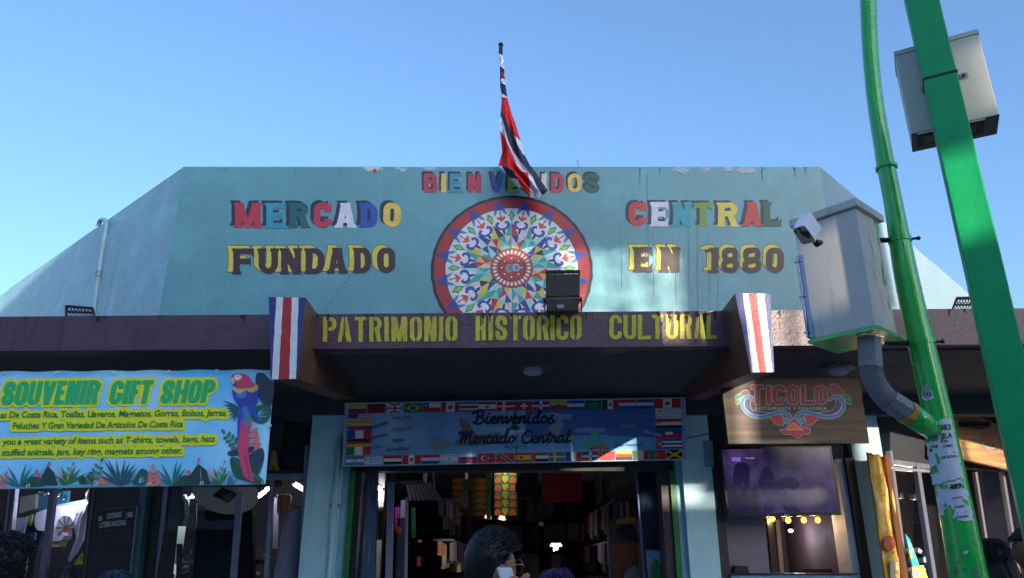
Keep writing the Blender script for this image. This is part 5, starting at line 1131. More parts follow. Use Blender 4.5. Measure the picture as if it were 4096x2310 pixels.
for y in ys:
    l, r = np.interp(y, KY, KL), np.interp(y, KY, KR)
    for t in np.linspace(0, 1, NT + 1):
        x = l + (r - l) * t; w = (r - l) / 2.075 / 3000 * 9.4
        k = min(1, max(0, (y - 480) / 500.0))
        q = (1 - k) * .02 * math.sqrt(max(0, 1 - (2 * t - 1) ** 2)) * 1.6 + k * w * (.16 * math.sin(t * 13 + y * .004) + .09 * math.sin(t * 23 - y * .006 + 1) + .18 * math.sin(t * 3.1))
        q += .010 * math.sin(t * 9 + y * .09) * (1 - k)
        V_.append((x, y, q))
Va = np.array(V_); YY = YF - .02 + (Va[:, 1] - 60) / 1270 * .12 - Va[:, 2]
px_, py_ = 1800 + Va[:, 0] / 2.075, 150 + Va[:, 1] / 2.075; R = rays(px_, py_); T = YY / R[:, 1]; W3 = np.array([0, 0, CZ]) + R * T[:, None]
for j in range(NS):
    for i in range(NT):
        x = (V_[j * (NT + 1) + i][0] + V_[(j + 1) * (NT + 1) + i + 1][0]) / 2; y = (ys[j] + ys[j + 1]) / 2; c = 'n'
        for cc, p in CPL:
            if inpoly(x, y, p): c = cc
        mb.f.append((j * (NT + 1) + i, (j + 1) * (NT + 1) + i, (j + 1) * (NT + 1) + i + 1, j * (NT + 1) + i + 1)); mb.m.append({'n': 0, 'w': 1, 'r': 2}[c])
mb.v = [tuple(p) for p in W3]
o = mb.build('cloth', [mat('flag_navy', '#1f2440', .7), mat('flag_white', '#dcdcea', .7), mat('flag_red', '#d0161e', .65)], FG, True)
md = o.modifiers.new('thick', 'SOLIDIFY'); md.thickness = .006; md.offset = -1

# ================================================================== floodlight on the canopy edge
FLP = YP(6.60)
FLt = empty('floodlight', tuple(FLP(2250, 1243)), 'black floodlight seen from behind on the canopy edge in front of the wheel', 'floodlight')
zq = lambda x, y: (2200 + x / 7.26, 1060 + y / 7.26)
o = slab_obj('housing', YP(6.56), [(2184, 1098), (2320, 1096), (2319, 1181), (2184, 1183)], .05, M_black, FLt); bevel(o, .006)
b = MB()
for yy, gap in ((1086, None), (1181, 2252)):
    for k in range(19):
        x = 2185 + k * 7.5
        if gap and abs(x - gap) < 6: slab(b, YP(6.56), [(x - 6, yy), (x + 7, yy), (x + 7, yy + 12), (x - 6, yy + 12)], .05); continue
        slab(b, YP(6.56), [(x - 1.4, yy), (x + 1.4, yy), (x + 1.4, yy + 12), (x - 1.4, yy + 12)], .05)
slab(b, YP(6.56), [(2183, 1082), (2320, 1080), (2321, 1087), (2183, 1089)], .05)
b.build('cooling_fins', M_black, FLt)['kind'] = 'stuff'
o = slab_obj('driver_box', YP(6.54), [(2187, 1203), (2315, 1200), (2315, 1241), (2187, 1243)], .08, M_black, FLt); bevel(o, .008)
slab_obj('lower_bar', YP(6.55), [(2183, 1191), (2320, 1189), (2320, 1204), (2183, 1206)], .06, M_black, FLt)
slab_obj('rating_label', YP(6.54), [(2227, 1216), (2256, 1214), (2256, 1228), (2227, 1230)], .002, mat('label_grey', '#8b8c94', .6), FLt, .003)
b = MB()
for x in (2177, 2323):
    c = Vector(YP(6.58)(x, 1196)); b.tube([c - Vector((.012, 0, 0)), c + Vector((.012, 0, 0))], .022, 12)
b.build('pivot_knob', M_black, FLt)
b = MB(); b.tube([YP(6.6)(2325, 1200), YP(6.62)(2327, 1246)], .006, 6); b.tube([YP(6.6)(2180, 1200), YP(6.62)(2180, 1246)], .006, 6); b.build('stirrup', M_black, FLt)
b = MB(); b.tube([YP(6.52)(2212, 1190), YP(6.5)(2222, 1212), YP(6.55)(2236, 1246)], .003, 6); b.build('lead', M_black, FLt)
# wire cages lying on the canopy roof
def cage(px, label):
    YC = YP(7.3); e = empty('wire_cage', tuple(YC(px[0][0], px[0][1])), label, 'wire cage', 'wire lamp cages on the canopy roof')
    tl, tr, br, bl = [np.array(p, float) for p in px]; m = mat('cage_wire', '#3a2f3c', .5, .4)
    q = lambda u, v, y: YP(y)(*((tl * (1 - u) + tr * u) * (1 - v) + (bl * (1 - u) + br * u) * v))
    b = MB()
    for y in (7.3,):
        for u0, v0, u1, v1 in ((0, 0, 1, 0), (1, 0, 1, 1), (0, 0, 0, 1), (0, .55, 1, .55)): b.tube([q(u0, v0, y), q(u1, v1, y)], .011, 5)
    b.tube([q(0, 0, 7.3), q(.03, .1, 7.6), q(0, 1, 7.62)], .009, 5); b.tube([q(1, 0, 7.3), q(.97, .1, 7.6), q(1, 1, 7.62)], .009, 5); b.tube([q(.03, .1, 7.6), q(.97, .1, 7.6)], .008, 5)
    b.build('rim', m, e); b = MB(); n = 8
    for k in range(n):
        b.tube([q(k / n, 0, 7.3), q((k + 1) / n, .55, 7.3)], .005, 4); b.tube([q((k + 1) / n, 0, 7.3), q(k / n, .55, 7.3)], .005, 4)
        b.tube([q(k / n, .55, 7.3), q((k + .5) / n, 1, 7.3), q((k + 1) / n, .55, 7.3)], .005, 4); b.tube([q((k + .5) / n, 0, 7.3), q((k + .5) / n, .3, 7.6)], .004, 4)
    w = b.build('wire_mesh', m, e); w['kind'] = 'stuff'
cage([(264, 1220), (371, 1229), (378, 1264), (264, 1264)], 'dark wire cage on the canopy roof beside the drain pipe')
cage([(3828, 1188), (3912, 1186), (3916, 1240), (3808, 1240)], 'wire cage on the canopy roof beside the square green post')

# ================================================================== round green pole with its cabinet
PY1 = 4.50
PC = [(0, 3473, 62), (150, 3478, 61), (300, 3489, 61), (450, 3507, 63), (600, 3532, 66), (670, 3545, 68), (800, 3571, 70), (950, 3597, 80), (1100, 3624, 91), (1300, 3668, 97), (1640, 3746, 109), (1900, 3798, 122), (2174, 3851, 136), (2310, 3876, 143), (2700, 3950, 160)]
pth = []; rad = []
for y, x, w in PC:
    c = YP(PY1)(x, y); pth.append(Vector(c)); r = rays(x, y); rad.append(w / 2 / 3000.0 * (PY1 / r[1]) * .985)
k_ = pth[0] + (pth[0] - pth[1]) * 3 + Vector((-.02, -.05, 0)); pth.insert(0, k_ + (k_ - pth[0]) * .6 + Vector((.0, -.4, 0))); rad.insert(0, rad[0]); pth.insert(1, k_); rad.insert(1, rad[0])
pth.append(Vector((pth[-1].x, pth[-1].y, .14))); rad.append(rad[-1])
P1 = empty('lamp_pole', (pth[-1].x, pth[-1].y, .14), 'round glossy green steel pole with a curved top carrying the white cabinet', 'pole')
sp = smooth_open([tuple(p) + (r,) for p, r in zip(pth, rad)], 4)
b = MB(); b.tube([p[:3] for p in sp], [p[3] for p in sp], 36); b.build('pole_shaft', M_green, P1, True)
zs = np.array([p.z for p in pth])[::-1]; xs_ = np.array([p.x for p in pth])[::-1]; ys_ = np.array([p.y for p in pth])[::-1]; rs_ = np.array(rad)[::-1]
def on_pole(off):
    def f(px, py):
        R = rays(px, py); t = np.full(R.shape[0], PY1 / R[:, 1] * .98)
        for _ in range(14):
            P = np.array([0, 0, CZ]) + R * t[:, None]; cx, cy, rr = np.interp(P[:, 2], zs, xs_), np.interp(P[:, 2], zs, ys_), np.interp(P[:, 2], zs, rs_) + off
            a = R[:, 0] ** 2 + R[:, 1] ** 2; bq = -(R[:, 0] * cx + R[:, 1] * cy); c = cx ** 2 + cy ** 2 - rr ** 2
            t = (-bq - np.sqrt(np.maximum(bq * bq - a * c, 0))) / a
        return np.array([0, 0, CZ]) + R * t[:, None]
    return f
for y, x in ((672, 3546),):
    c = Vector(YP(PY1)(x, y)); rr = np.interp(c.z, zs, rs_)
    b = MB(); b.tube([c + Vector((0, 0, .016)), c + Vector((0, 0, .012)), c - Vector((0, 0, .012)), c - Vector((0, 0, .016))], [rr + .003, rr + .012, rr + .012, rr + .003], 32); b.build('collar', M_green, P1, True)
# cabinet: a box turned corner-on to the street
CC = np.array([2.13, 4.2]); dl, dr = np.array([-.66, .75]), np.array([.75, .66])
ctop, cbot = 3.665, 2.905
CB = empty('cabinet', (CC[0], CC[1] + .2, cbot), 'weathered white steel cabinet strapped to the round green pole', 'cabinet')
M_cab = mat('cabinet_white', '#c8c4be', .45, noise=(5, .07), streak=(22, .35, '#7d7b80'), bump=(40, .001))
def cbox(e, a0, a1, b0, b1, z0, z1, m, name, par):       # along left face a, along right face b
    f = [(CC + dl * a0 + dr * b0), (CC + dl * a1 + dr * b0), (CC + dl * a1 + dr * b1), (CC + dl * a0 + dr * b1)]
    bb = MB(); bb.prism([(p[0], p[1], z1) for p in f], [(p[0], p[1], z0) for p in f]); o = bb.build(name, m, par, fixn=True); return o
o = cbox(0, 0, .41, 0, .26, cbot, ctop, M_cab, 'body', CB); bevel(o, .008)
cbox(0, .02, .39, .265, .345, cbot + .01, ctop - .03, mat('cabinet_back', '#c7b6a6', .5, noise=(5, .1), streak=(22, .3, '#8d7f70')), 'back_box', CB)
o = cbox(0, -.022, .43, -.022, .36, ctop + .002, ctop + .055, M_cab, 'lid', CB); bevel(o, .005)
cbox(0, -.012, .42, -.012, .36, cbot - .022, cbot - .002, M_green, 'green_tray', CB)
cbox(0, .405, .418, -.012, .03, cbot + .01, ctop - .2, mat('hinge_leaf', '#7f93bd', .35, .5), 'hinge_leaf', CB); cbox(0, .376, .402, -.008, -.002, cbot + .01, ctop - .2, mat('hinge_leaf', '#7f93bd', .35, .5), 'hinge_leaf', CB)
hp = CC + dl * .414 - dr * .014; b = MB()
for k in range(24):
    z = cbot + .015 + k * .0225; b.tube([(hp[0], hp[1], z), (hp[0], hp[1], z + .0195)], .008, 8)
b.build('hinge_barrel', mat('hinge_steel', '#b4b2b4', .25, .9), CB)['kind'] = 'stuff'
for k in range(3):
    for a in (.392, .428):
        p = CC + dl * a - dr * .010; c = Vector((p[0], p[1], cbot + .05 + k * .235)); b = MB(); b.ell(c, (.009, .009, .009), 8, 6); b.build('rivet', mat('hinge_steel', '#b4b2b4', .25, .9), CB, True)
CRP = dirplane(CC, dr); CLP = dirplane(CC, dl)
for i, p in enumerate([[(3497, 850), (3503, 850), (3512, 900), (3518, 965), (3521, 985), (3514, 975), (3508, 930), (3499, 885)], [(3528, 1048), (3533, 1070), (3538, 1110), (3546, 1128), (3543, 1146), (3536, 1122), (3530, 1090)], [(3553, 1195), (3558, 1230), (3560, 1248), (3554, 1220)]]):
    q = smooth_closed(p, 3); field_obj('paint_splash', lambda X, Y: f_poly(X, Y, q), (3490, 845, 3570, 1255), 1.8, mp(CRP, .004), M_green, CB)
for k, (x, y0, y1) in enumerate([(3462, 900, 1090), (3476, 1020, 1180), (3490, 990, 1210), (3505, 1110, 1290), (3468, 870, 980)]):
    field_obj('rust_streak', lambda X, Y: f_line(X, Y, [(x, y0), (x + 9 + (y1 - y0) * .10, (y0 + y1) / 2), (x + 14 + (y1 - y0) * .16, y1)], [.5, .9, .3]), (x - 4, y0 - 4, x + 70, y1 + 4), 1.8, mp(CRP, .003), mat('rust_streak', '#988c82', .7), CB)
for z in (ctop - .09, cbot - .02):
    b = MB(); c = Vector((np.interp(z, zs, xs_), np.interp(z, zs, ys_), z)); rr = float(np.interp(z, zs, rs_))
    b.tube([c + Vector((0, 0, .018)), c - Vector((0, 0, .018))], rr + .006, 28); b.build('clamp_band', M_green, CB)
    b = MB(); p = CC + dl * .1 + dr * .35; b.tube([(p[0], p[1], z), (c.x - rr * .6, c.y, z)], .018, 8); b.build('clamp_bolt', M_darkmetal, CB)
    b = MB(); b.tube([(c.x + rr, c.y - .02, z), (c.x + rr + .04, c.y - .03, z)], .009, 8); b.ell((c.x + rr + .042, c.y - .03, z), (.014, .014, .014), 8, 6); b.build('clamp_nut', M_darkmetal, CB)
# horn speaker on the cabinet front
zs5 = lambda x, y: (3100 + x / 4.152, 750 + y / 4.152)
SPK = empty('camera_housing', tuple(YP(3.95)(3235, 980)), 'small white box camera with black face tilted down on the cabinet front', 'camera')
fq = [zs5(*k) for k in ((278, 690), (490, 618), (692, 900), (452, 958))]; ctr = np.mean(fq, 0); fq2 = []
for i in range(4):                                     # rounded corners
    a, c, d = np.array(fq[i - 1]), np.array(fq[i]), np.array(fq[(i + 1) % 4])
    for t in (0, .33, .66, 1): fq2.append(tuple((c + (a - c) * .16 * (1 - t) ** 2 + (d - c) * .16 * t * t)))
F0 = pts(YP(3.88), fq2); B0 = pts(YP(4.06), [(x + 25, y - 50) for x, y in fq2]); B0 = (B0 - B0.mean(0)) * .97 + B0.mean(0)
mb = MB(); mb.prism(F0, B0); mb.build('shell', mat('camera_white', '#e3e3ee', .4), SPK, fixn=True)
c0 = F0.mean(0); nrm = (c0 - B0.mean(0)); nrm /= np.linalg.norm(nrm)
fk = [tuple(c0 + (p - c0) * .955 + nrm * .004) for p in F0]; mb = MB(); mb.prism(fk, [tuple(np.array(p) - nrm * .003) for p in fk]); mb.build('front_plate', mat('camera_black', '#15151c', .35), SPK, fixn=True)
u_ = F0[4] - F0[0]; v_ = F0[12] - F0[0]
for (a, c, r, mm) in ((.12, .12, .009, M_black), (.52, .12, .013, M_black), (.55, .58, .030, mat('speaker_mesh', '#24242c', .6, bump=(300, .004)))):
    p = F0[0] + u_ * a + v_ * c + nrm * .006; mb = MB(); mb.disc(p, nrm, r, 18, 0, .003); mb.build('lens', mm, SPK)
b = MB(); p0 = Vector(YP(3.99)(3258, 962)); b.tube([p0, Vector(YP(4.02)(3268, 976)), Vector(YP(4.14)(3282, 972))], [.016, .02, .016], 10); b.build('ball_mount', M_black, SPK, True)
# conduit below the cabinet into the pole
CD = empty('conduit_bend', tuple(YP(4.35)(3490, 1470)), 'grey ribbed conduit elbow running from the cabinet into the green pole', 'conduit')
CY = 4.36
M_pvc = mat('conduit_grey', '#7c7a84', .5, noise=(9, .2), bump=(30, .002))
b = MB(); b.tube([YP(CY)(3476, 1352), YP(CY)(3483, 1468)], .070, 8); b.build('upper_sleeve', M_pvc, CD)
b = MB(); b.disc(YP(CY - .073)(3482, 1408), (0, -1, 0), .008, 10, 0, .004); b.build('rust_bolt', mat('rust_orange', '#a8652c', .7), CD)
cpx = smooth_open([(3484, 1464), (3490, 1500), (3510, 1545), (3540, 1585), (3566, 1606)], 28); cc = [Vector(YP(CY)(*p)) for p in cpx]
b = MB(); b.tube(cc, [.062 + (.0035 if i % 4 < 2 else -.002) for i in range(len(cc))], 20); b.build('ribbed_hose', M_pvc, CD, True)
b = MB(); b.tube([YP(CY)(3558, 1600), YP(CY)(3636, 1652)], .072, 8); b.build('lower_sleeve', M_pvc, CD)
b = MB(); b.tube([YP(CY - .01)(3622, 1642), YP(CY)(3640, 1655)], .074, 8); b.build('ochre_ring', mat('ochre_paint', '#b0812c', .6), CD)
b = MB(); b.tube([YP(CY)(3634, 1650), YP(CY + .04)(3690, 1688), YP(PY1)(3745, 1725)], [.070, .066, .06], 20); b.build('green_elbow', M_green, CD, True)
# torn notices and a sticker on the pole
def notice(label, outline, holes, bands, seed):
    e = None; ph = np.random.RandomState(seed).rand(8) * 6
    def fn(X, Y):
        n = 4 * np.sin(X * .17 + ph[0]) * np.sin(Y * .13 + ph[1]) + 3 * np.sin(X * .41 + ph[2] + Y * .2) * np.sin(Y * .33 + ph[3]) + 1.6 * np.sin(X * .9 + ph[4]) * np.sin(Y * .8 + ph[5])
        d = f_poly(X, Y, outline) + n * .8
        for h in holes: d = np.maximum(d, -(f_ell(X, Y, *h) + n * 1.2))
        for k in bands: d = np.minimum(d, f_poly(X, Y, k) + n * .35)
        return d
    xs = [p[0] for p in outline]; ys = [p[1] for p in outline]
    o = field_obj('paper_notice', fn, (min(xs) - 6, min(ys) - 8, max(xs) + 6, max(ys) + 10), 2.6, on_pole(.004), mat('notice_paper', '#d3d6e6', .7, noise=(14, .08)), None, False)
    return tag(o, label, 'notice', 'torn paper notices on the pole')
n1 = notice('upper torn rental notice wrapped round the green pole', [(3694, 1690), (3802, 1668), (3852, 1905), (3816, 1915), (3730, 1938), (3716, 1850), (3700, 1745)], [(3706, 1704, 24, 12), (3738, 1878, 14, 18), (3716, 1760, 10, 8), (3752, 1835, 8, 22), (3725, 1800, 6, 6)], [], 3)
n2 = notice('lower ragged notice on the green pole, most of it torn away', [(3745, 1940), (3850, 1912), (3858, 1935), (3870, 1965), (3895, 2078), (3862, 2082), (3822, 2074), (3760, 2055), (3748, 1990)], [(3798, 2050, 18, 26), (3775, 1945, 26, 10), (3830, 1940, 34, 7), (3868, 2005, 16, 10), (3780, 2020, 9, 12)], [], 9)
n3 = notice('small leftover paper scrap at the foot of the green pole', [(3850, 2203), (3874, 2202), (3866, 2214), (3855, 2212)], [], [[(3900, 2202), (3918, 2200), (3926, 2238), (3912, 2240)]], 12)
tk = ink('#23243a')
for s, L, R, h, p in (('1483', (3747, 1720), (3804, 1716), 24, n1), ('JILA', (3762, 1752), (3810, 1748), 22, n1), ('IÓN', (3764, 1768), (3792, 1766), 11, n1), ('HAB', (3724, 1789), (3752, 1787), 11, n1), (', CAMA', (3764, 1788), (3812, 1784), 11, n1), ('DE ROPA', (3766, 1832), (3828, 1826), 11, n1), ('QUI', (3727, 1762), (3752, 1758), 14, n1), ('VAR', (3712, 1742), (3740, 1738), 11, n1),
                   ('483', (3796, 1958), (3846, 1948), 22, n2), ('CAMA', (3816, 2030), (3860, 2024), 9, n2), ('E ROPA', (3824, 2072), (3876, 2066), 10, n2), ('VARON', (3806, 1996), (3850, 1986), 7, n2)):
    a, FS = text_px(s, L, R, h, .03); mb = MB(); mb.add(on_pole(.006)(a[:, 0], a[:, 1]), FS); mb.build('text_line', tk, p)
for q, p in (([(3780, 1806), (3818, 1801), (3820, 1809), (3782, 1814)], n1), ([(3826, 2046), (3866, 2039), (3868, 2047), (3828, 2055)], n2)):
    a = np.array(q, float); mb = MB(); mb.add(on_pole(.006)(a[:, 0], a[:, 1]), [(3, 2, 1, 0)]); mb.build('grey_bar', ink('#8d8fb4'), p)
SK = field_obj('sticker', lambda X, Y: np.minimum.reduce([f_ell(X, Y, 3708, 1572, 23, 20), f_ell(X, Y, 3702, 1547, 12, 8), f_ell(X, Y, 3706, 1541, 5, 7), f_ell(X, Y, 3694, 1590, 7, 6), f_ell(X, Y, 3704, 1594, 7, 6), f_ell(X, Y, 3728, 1586, 8, 5), f_ell(X, Y, 3719, 1592, 7, 5)]), (3670, 1525, 3745, 1606), 1.8, on_pole(.004), mat('sticker_white', '#d9d9e6', .5), None, False)
tag(SK, 'white flaming eye sticker on the green pole above the notices', 'sticker')
for fn, b_ in ((lambda X, Y: np.abs(f_ell(X, Y, 3708, 1572, 17, 14)) - 1.4, 1), (lambda X, Y: np.abs(f_ell(X, Y, 3709, 1573, 12, 6)) - 1.1, 1), (lambda X, Y: f_ell(X, Y, 3709, 1573, 4, 4.5), 1), (lambda X, Y: np.abs(f_ell(X, Y, 3703, 1546, 8, 5)) - 1.0, 1)):
    field_obj('ink_line', fn, (3680, 1530, 3740, 1600), 1.4, on_pole(.0055), tk, SK, False)
for i, (x, y, w, h) in enumerate([(3822, 2280, 9, 14), (3858, 2270, 6, 8), (3905, 2290, 12, 20), (3838, 2245, 5, 5), (3890, 2165, 5, 9)]):
    ph = i * 1.7; field_obj('chipped_paint', lambda X, Y: f_ell(X, Y, x, y, w, h) + 3 * np.sin(X * .3 + ph) * np.sin(Y * .27 + ph), (x - w * 1.6, y - h * 1.6, x + w * 1.6, y + h * 1.6), 2.2, on_pole(.002), mat('primer_grey', '#5f7672', .6), P1, False)

# ================================================================== square green post and the box behind it
P2Y = 3.62; c2 = YP(P2Y)(3742 - 55, 0); w2 = .168
ang = math.atan2(2.36, 3.6) - math.radians(4.5); 
cx2 = float(YP(P2Y)(3688, 0)[0]) + .0; fx, fy = -math.sin(ang), -math.cos(ang)
ctr2 = (cx2 - fx * w2 / 2 + .004, P2Y - fy * w2 / 2)
P2 = empty('square_post', ctr2 + (.0,), 'tall square teal green steel post at the right edge', 'post')
b = MB(); b.box((ctr2[0], ctr2[1], 4.5), (w2, w2, 9.0), -ang); o = b.build('post_shaft', M_green2, P2); bevel(o, .008, 3)
zr = float(YP(P2Y)(3765, 300)[2])
b = MB(); b.box((ctr2[0], ctr2[1], zr), (w2 + .008, w2 + .008, .012), -ang); b.build('strap', M_black, P2)
# box 2: back plate towards the street, open underneath
nb = np.array([-.47, -.88, 0]); nb /= np.linalg.norm(nb); ub = np.array([-nb[1], nb[0], 0])
pb = np.array([ctr2[0], ctr2[1], 0]) - nb * (w2 / 2 + .05); BPL = Plane(pb, nb)
cs = pts(BPL, [(3580, 242), (3908, 118), (3994, 442), (3653, 551)])
rel = cs - pb; us = rel @ ub; u0, u1 = sorted([(us[0] + us[3]) / 2, (us[1] + us[2]) / 2]); z1 = (cs[0, 2] + cs[1, 2]) / 2; z0 = (cs[2, 2] + cs[3, 2]) / 2
BX = empty('equipment_box', tuple(pb + np.array([0, 0, z0])), 'white steel equipment box strapped high behind the square green post', 'equipment box')
def b2(u_0, u_1, d0, d1, za, zb, m, name, bev=0):
    f = [pb + ub * u_0 - nb * d0, pb + ub * u_1 - nb * d0, pb + ub * u_1 - nb * d1, pb + ub * u_0 - nb * d1]
    mb = MB(); mb.prism([(p[0], p[1], zb) for p in f], [(p[0], p[1], za) for p in f]); o = mb.build(name, m, BX, fixn=True)
    if bev: bevel(o, bev)
    return o
M_b2 = mat('box_white', '#bcbdb8', .5, noise=(4, .05)); dp2 = .24
b2(u0, u1, 0, dp2, z0, z1, M_b2, 'case', .004); b2(u0 - .004, u1 + .004, -.004, dp2 + .004, z1 + .001, z1 + .03, M_b2, 'lid')
for k in range(2):
    ua, ubb = (u0 + .03, (u0 + u1) / 2 - .06) if k == 0 else ((u0 + u1) / 2 + .06, u1 - .07)
    b2(ua, ubb, .02, dp2 - .06, z0 - .004, z0 - .001, M_black, 'vent_opening'); b2(ua + .03, ubb - .04, .05, dp2 - .10, z0 - .008, z0 - .005, mat('fan_grille', '#4b4d52', .5), 'fan_grille'); b2(ua, ubb, .004, .016, z0 - .006, z0 - .001, mat('camera_white', '#e3e3ee', .4), 'vent_lip')
b2(u0 - .002, u1 + .002, .0, dp2, z0 - .0008, z0 - .0004, mat('underside_brown', '#584f4c', .6), 'underside')
for px, py in ((3701, 358), (3855, 304)):
    c = BPL(px, py, .004); mb = MB(); a = [c + ub * sx * .022 + np.array([0, 0, sz * .02]) for sx, sz in ((-1, -1), (1, -1), (1, 1), (-1, 1))]; mb.prism([tuple(p) for p in a], [tuple(p - nb * .004) for p in a]); mb.build('mounting_tab', M_grey, BX, fixn=True)
    mb = MB(); mb.disc(c + nb * .012, nb, .009, 10, 0, .012); mb.build('bolt', M_darkmetal, BX)

# ================================================================== market hall inside
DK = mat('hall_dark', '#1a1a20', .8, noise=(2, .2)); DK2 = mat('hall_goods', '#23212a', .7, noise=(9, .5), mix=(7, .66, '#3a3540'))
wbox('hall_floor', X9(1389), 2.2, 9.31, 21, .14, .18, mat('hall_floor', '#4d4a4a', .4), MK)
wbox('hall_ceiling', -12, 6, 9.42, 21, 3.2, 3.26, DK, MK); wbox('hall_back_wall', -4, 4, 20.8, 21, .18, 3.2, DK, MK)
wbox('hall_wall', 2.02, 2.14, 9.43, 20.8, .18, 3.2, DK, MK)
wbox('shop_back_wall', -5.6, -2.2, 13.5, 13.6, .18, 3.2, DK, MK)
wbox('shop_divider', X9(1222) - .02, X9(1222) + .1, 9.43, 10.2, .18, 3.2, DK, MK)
# goods stacked deep in the hall, as joined dark clutter
r_ = random.Random(11); b = MB()
for wallx, sx in ((-1.25, 1), (1.98, -1)):              # shelves and hanging garments line both sides of the passage
    for k in range(150):
        y = r_.uniform(12.5, 20.2); row = r_.choice([0, 1, 2, 3]); z = .7 + row * .62; w, h = r_.uniform(.10, .22), r_.uniform(.22, .5)
        x = wallx + sx * r_.uniform(.02, .3); b.prism([(x, y, z), (x + sx * .04, y + w, z - .02), (x + sx * .05, y + w, z - h), (x + .01, y, z - h * 1.05)], [(x + sx * .06, y, z), (x + sx * .10, y + w, z - .02), (x + sx * .11, y + w, z - h), (x + sx * .07, y, z - h * 1.05)], r_.choice([0, 0, 0, 1, 2, 3, 4]))
    for row in range(4): b.bb(min(wallx, wallx + sx * .32), 12.5, .68 + row * .62, max(wallx, wallx + sx * .32), 20.3, .71 + row * .62, 0)
for k in range(130):                                     # garments on rails across the far end
    x, z = r_.uniform(-1.2, 1.9), r_.choice([1.1, 1.75, 2.4, 3.0]); y = r_.uniform(17.5, 20.4); w, h = r_.uniform(.12, .3), r_.uniform(.3, .6)
    b.prism([(x, y, z), (x + w * .3, y, z + .04), (x + w * .7, y, z + .04), (x + w, y, z), (x + w * .92, y, z - h), (x + w * .08, y, z - h)], [(x, y + .05, z), (x + w * .3, y + .05, z + .04), (x + w * .7, y + .05, z + .04), (x + w, y + .05, z), (x + w * .92, y + .05, z - h), (x + w * .08, y + .05, z - h)], r_.choice([0, 0, 1, 2, 3, 4]))
o = b.build('market_goods', [DK2, mat('goods_plum', '#4a2c40', .7), mat('goods_navy', '#243050', .7), mat('goods_olive', '#3a3c2c', .7), mat('goods_rust', '#5a3420', .7)]); tag(o, 'rows of dim garments and goods lining the market passage', 'goods', None, 'stuff')
def thing_slab(name, label, cat, pl, px, th, m, group=None, off=0.0):
    o = slab_obj(name, pl, px, th, m, None, off); return tag(o, label, cat, group)
Y97, Y10, Y11, Y12, Y13, Y16 = YP(9.7), YP(10.2), YP(11), YP(12), YP(13), YP(16)
# corrugated shutter, painted panel and poster at the right of the passage
RS = empty('roller_shutter', tuple(YP(9.45)(2620, 2190)), 'dark corrugated shutter sheet hanging at the right of the entrance', 'shutter')
N_ = 22; a = []
for k in range(N_ * 4 + 1):
    t = k / (N_ * 4.0); a.append((t, .012 * math.sin(2 * math.pi * N_ * t)))
top = [np.array(YP(9.45)(2545 + 108 * t, 1835)) + np.array([0, d, 0]) for t, d in a]; bot = [np.array(YP(9.45)(2582 + 116 * t, 2196)) + np.array([0, d, 0]) for t, d in a]
mb = MB(); n = len(a); mb.add([tuple(p) for p in top + bot], [(n + i, n + i + 1, i + 1, i) for i in range(n - 1)]); o = mb.build('corrugated_sheet', mat('shutter_blue', '#4a5a74', .32, .5, noise=(9, .25)), RS, True)
md = o.modifiers.new('thick', 'SOLIDIFY'); md.thickness = .003
bar('side_rail', YP(9.44), 2543, 1835, 2578, 2310, 7, .03, mat('rail_blue', '#46588a', .4, .3), RS); bar('side_rail', YP(9.44), 2656, 1835, 2700, 2310, 6, .03, mat('rail_pale', '#7b9ac0', .4, .3), RS)
PM = YP(9.47)
MP = empty('mural_panel', tuple(PM(2640, 2300)), 'painted panel of green trees and ruins below the corrugated shutter', 'mural')
slab_obj('panel', PM, [(2584, 2197), (2697, 2196), (2722, 2420), (2606, 2420)], .02, mat('mural_sky', '#6f93c4', .5, noise=(6, .15)), MP)
for c, off, q in (('#1d6a3c', .004, [(2612, 2260), (2618, 2128 + 100), (2634, 2245), (2660, 2290), (2680, 2270), (2712, 2330), (2720, 2420), (2604, 2420), (2598, 2310)]), ('#7a5c44', .006, [(2600, 2320), (2606, 2225), (2612, 2320), (2625, 2420), (2612, 2420)]), ('#8d8458', .006, [(2660, 2215), (2694, 2210), (2700, 2275), (2664, 2280)]), ('#a06a4a', .008, [(2652, 2300), (2660, 2290), (2672, 2420), (2658, 2420)])):
    q = smooth_closed(q, 3); field_obj('painted_shape', lambda X, Y: f_poly(X, Y, q) + 2.5 * np.sin(X * .3) * np.sin(Y * .22), (2585, 2200, 2722, 2420), 3, mp(PM, off), ink(c), MP)
PO = empty('food_poster', tuple(YP(10.6)(2490, 2300)), 'dim brown food poster standing inside the passage beside the shutter', 'poster')
slab_obj('sheet', YP(10.6), [(2432, 2075), (2537, 2062), (2556, 2420), (2446, 2420)], .01, mat('poster_brown', '#7a4a34', .5, noise=(6, .35), mix=(5, .56, '#b07a48')), PO)
slab_obj('edge_strip', YP(10.6), [(2428, 2110), (2436, 2110), (2452, 2420), (2443, 2420)], .02, mat('strip_grey', '#6d6a80', .5), PO, .01)
for c, off, q in (('#c08a3c', .003, [(2470, 2075), (2536, 2064), (2537, 2086), (2472, 2094)]), ('#2b2028', .005, [(2466, 2110), (2538, 2104), (2546, 2160), (2480, 2140)]), ('#8a8488', .006, [(2500, 2290), (2530, 2262), (2552, 2268), (2556, 2330), (2502, 2330)]), ('#a04a30', .004, [(2446, 2180), (2540, 2170), (2546, 2230), (2460, 2250)])):
    q = smooth_closed(q, 3); field_obj('printed_shape', lambda X, Y: f_poly(X, Y, q), (2430, 2060, 2560, 2335), 3, mp(YP(10.6), off), ink(c), PO)
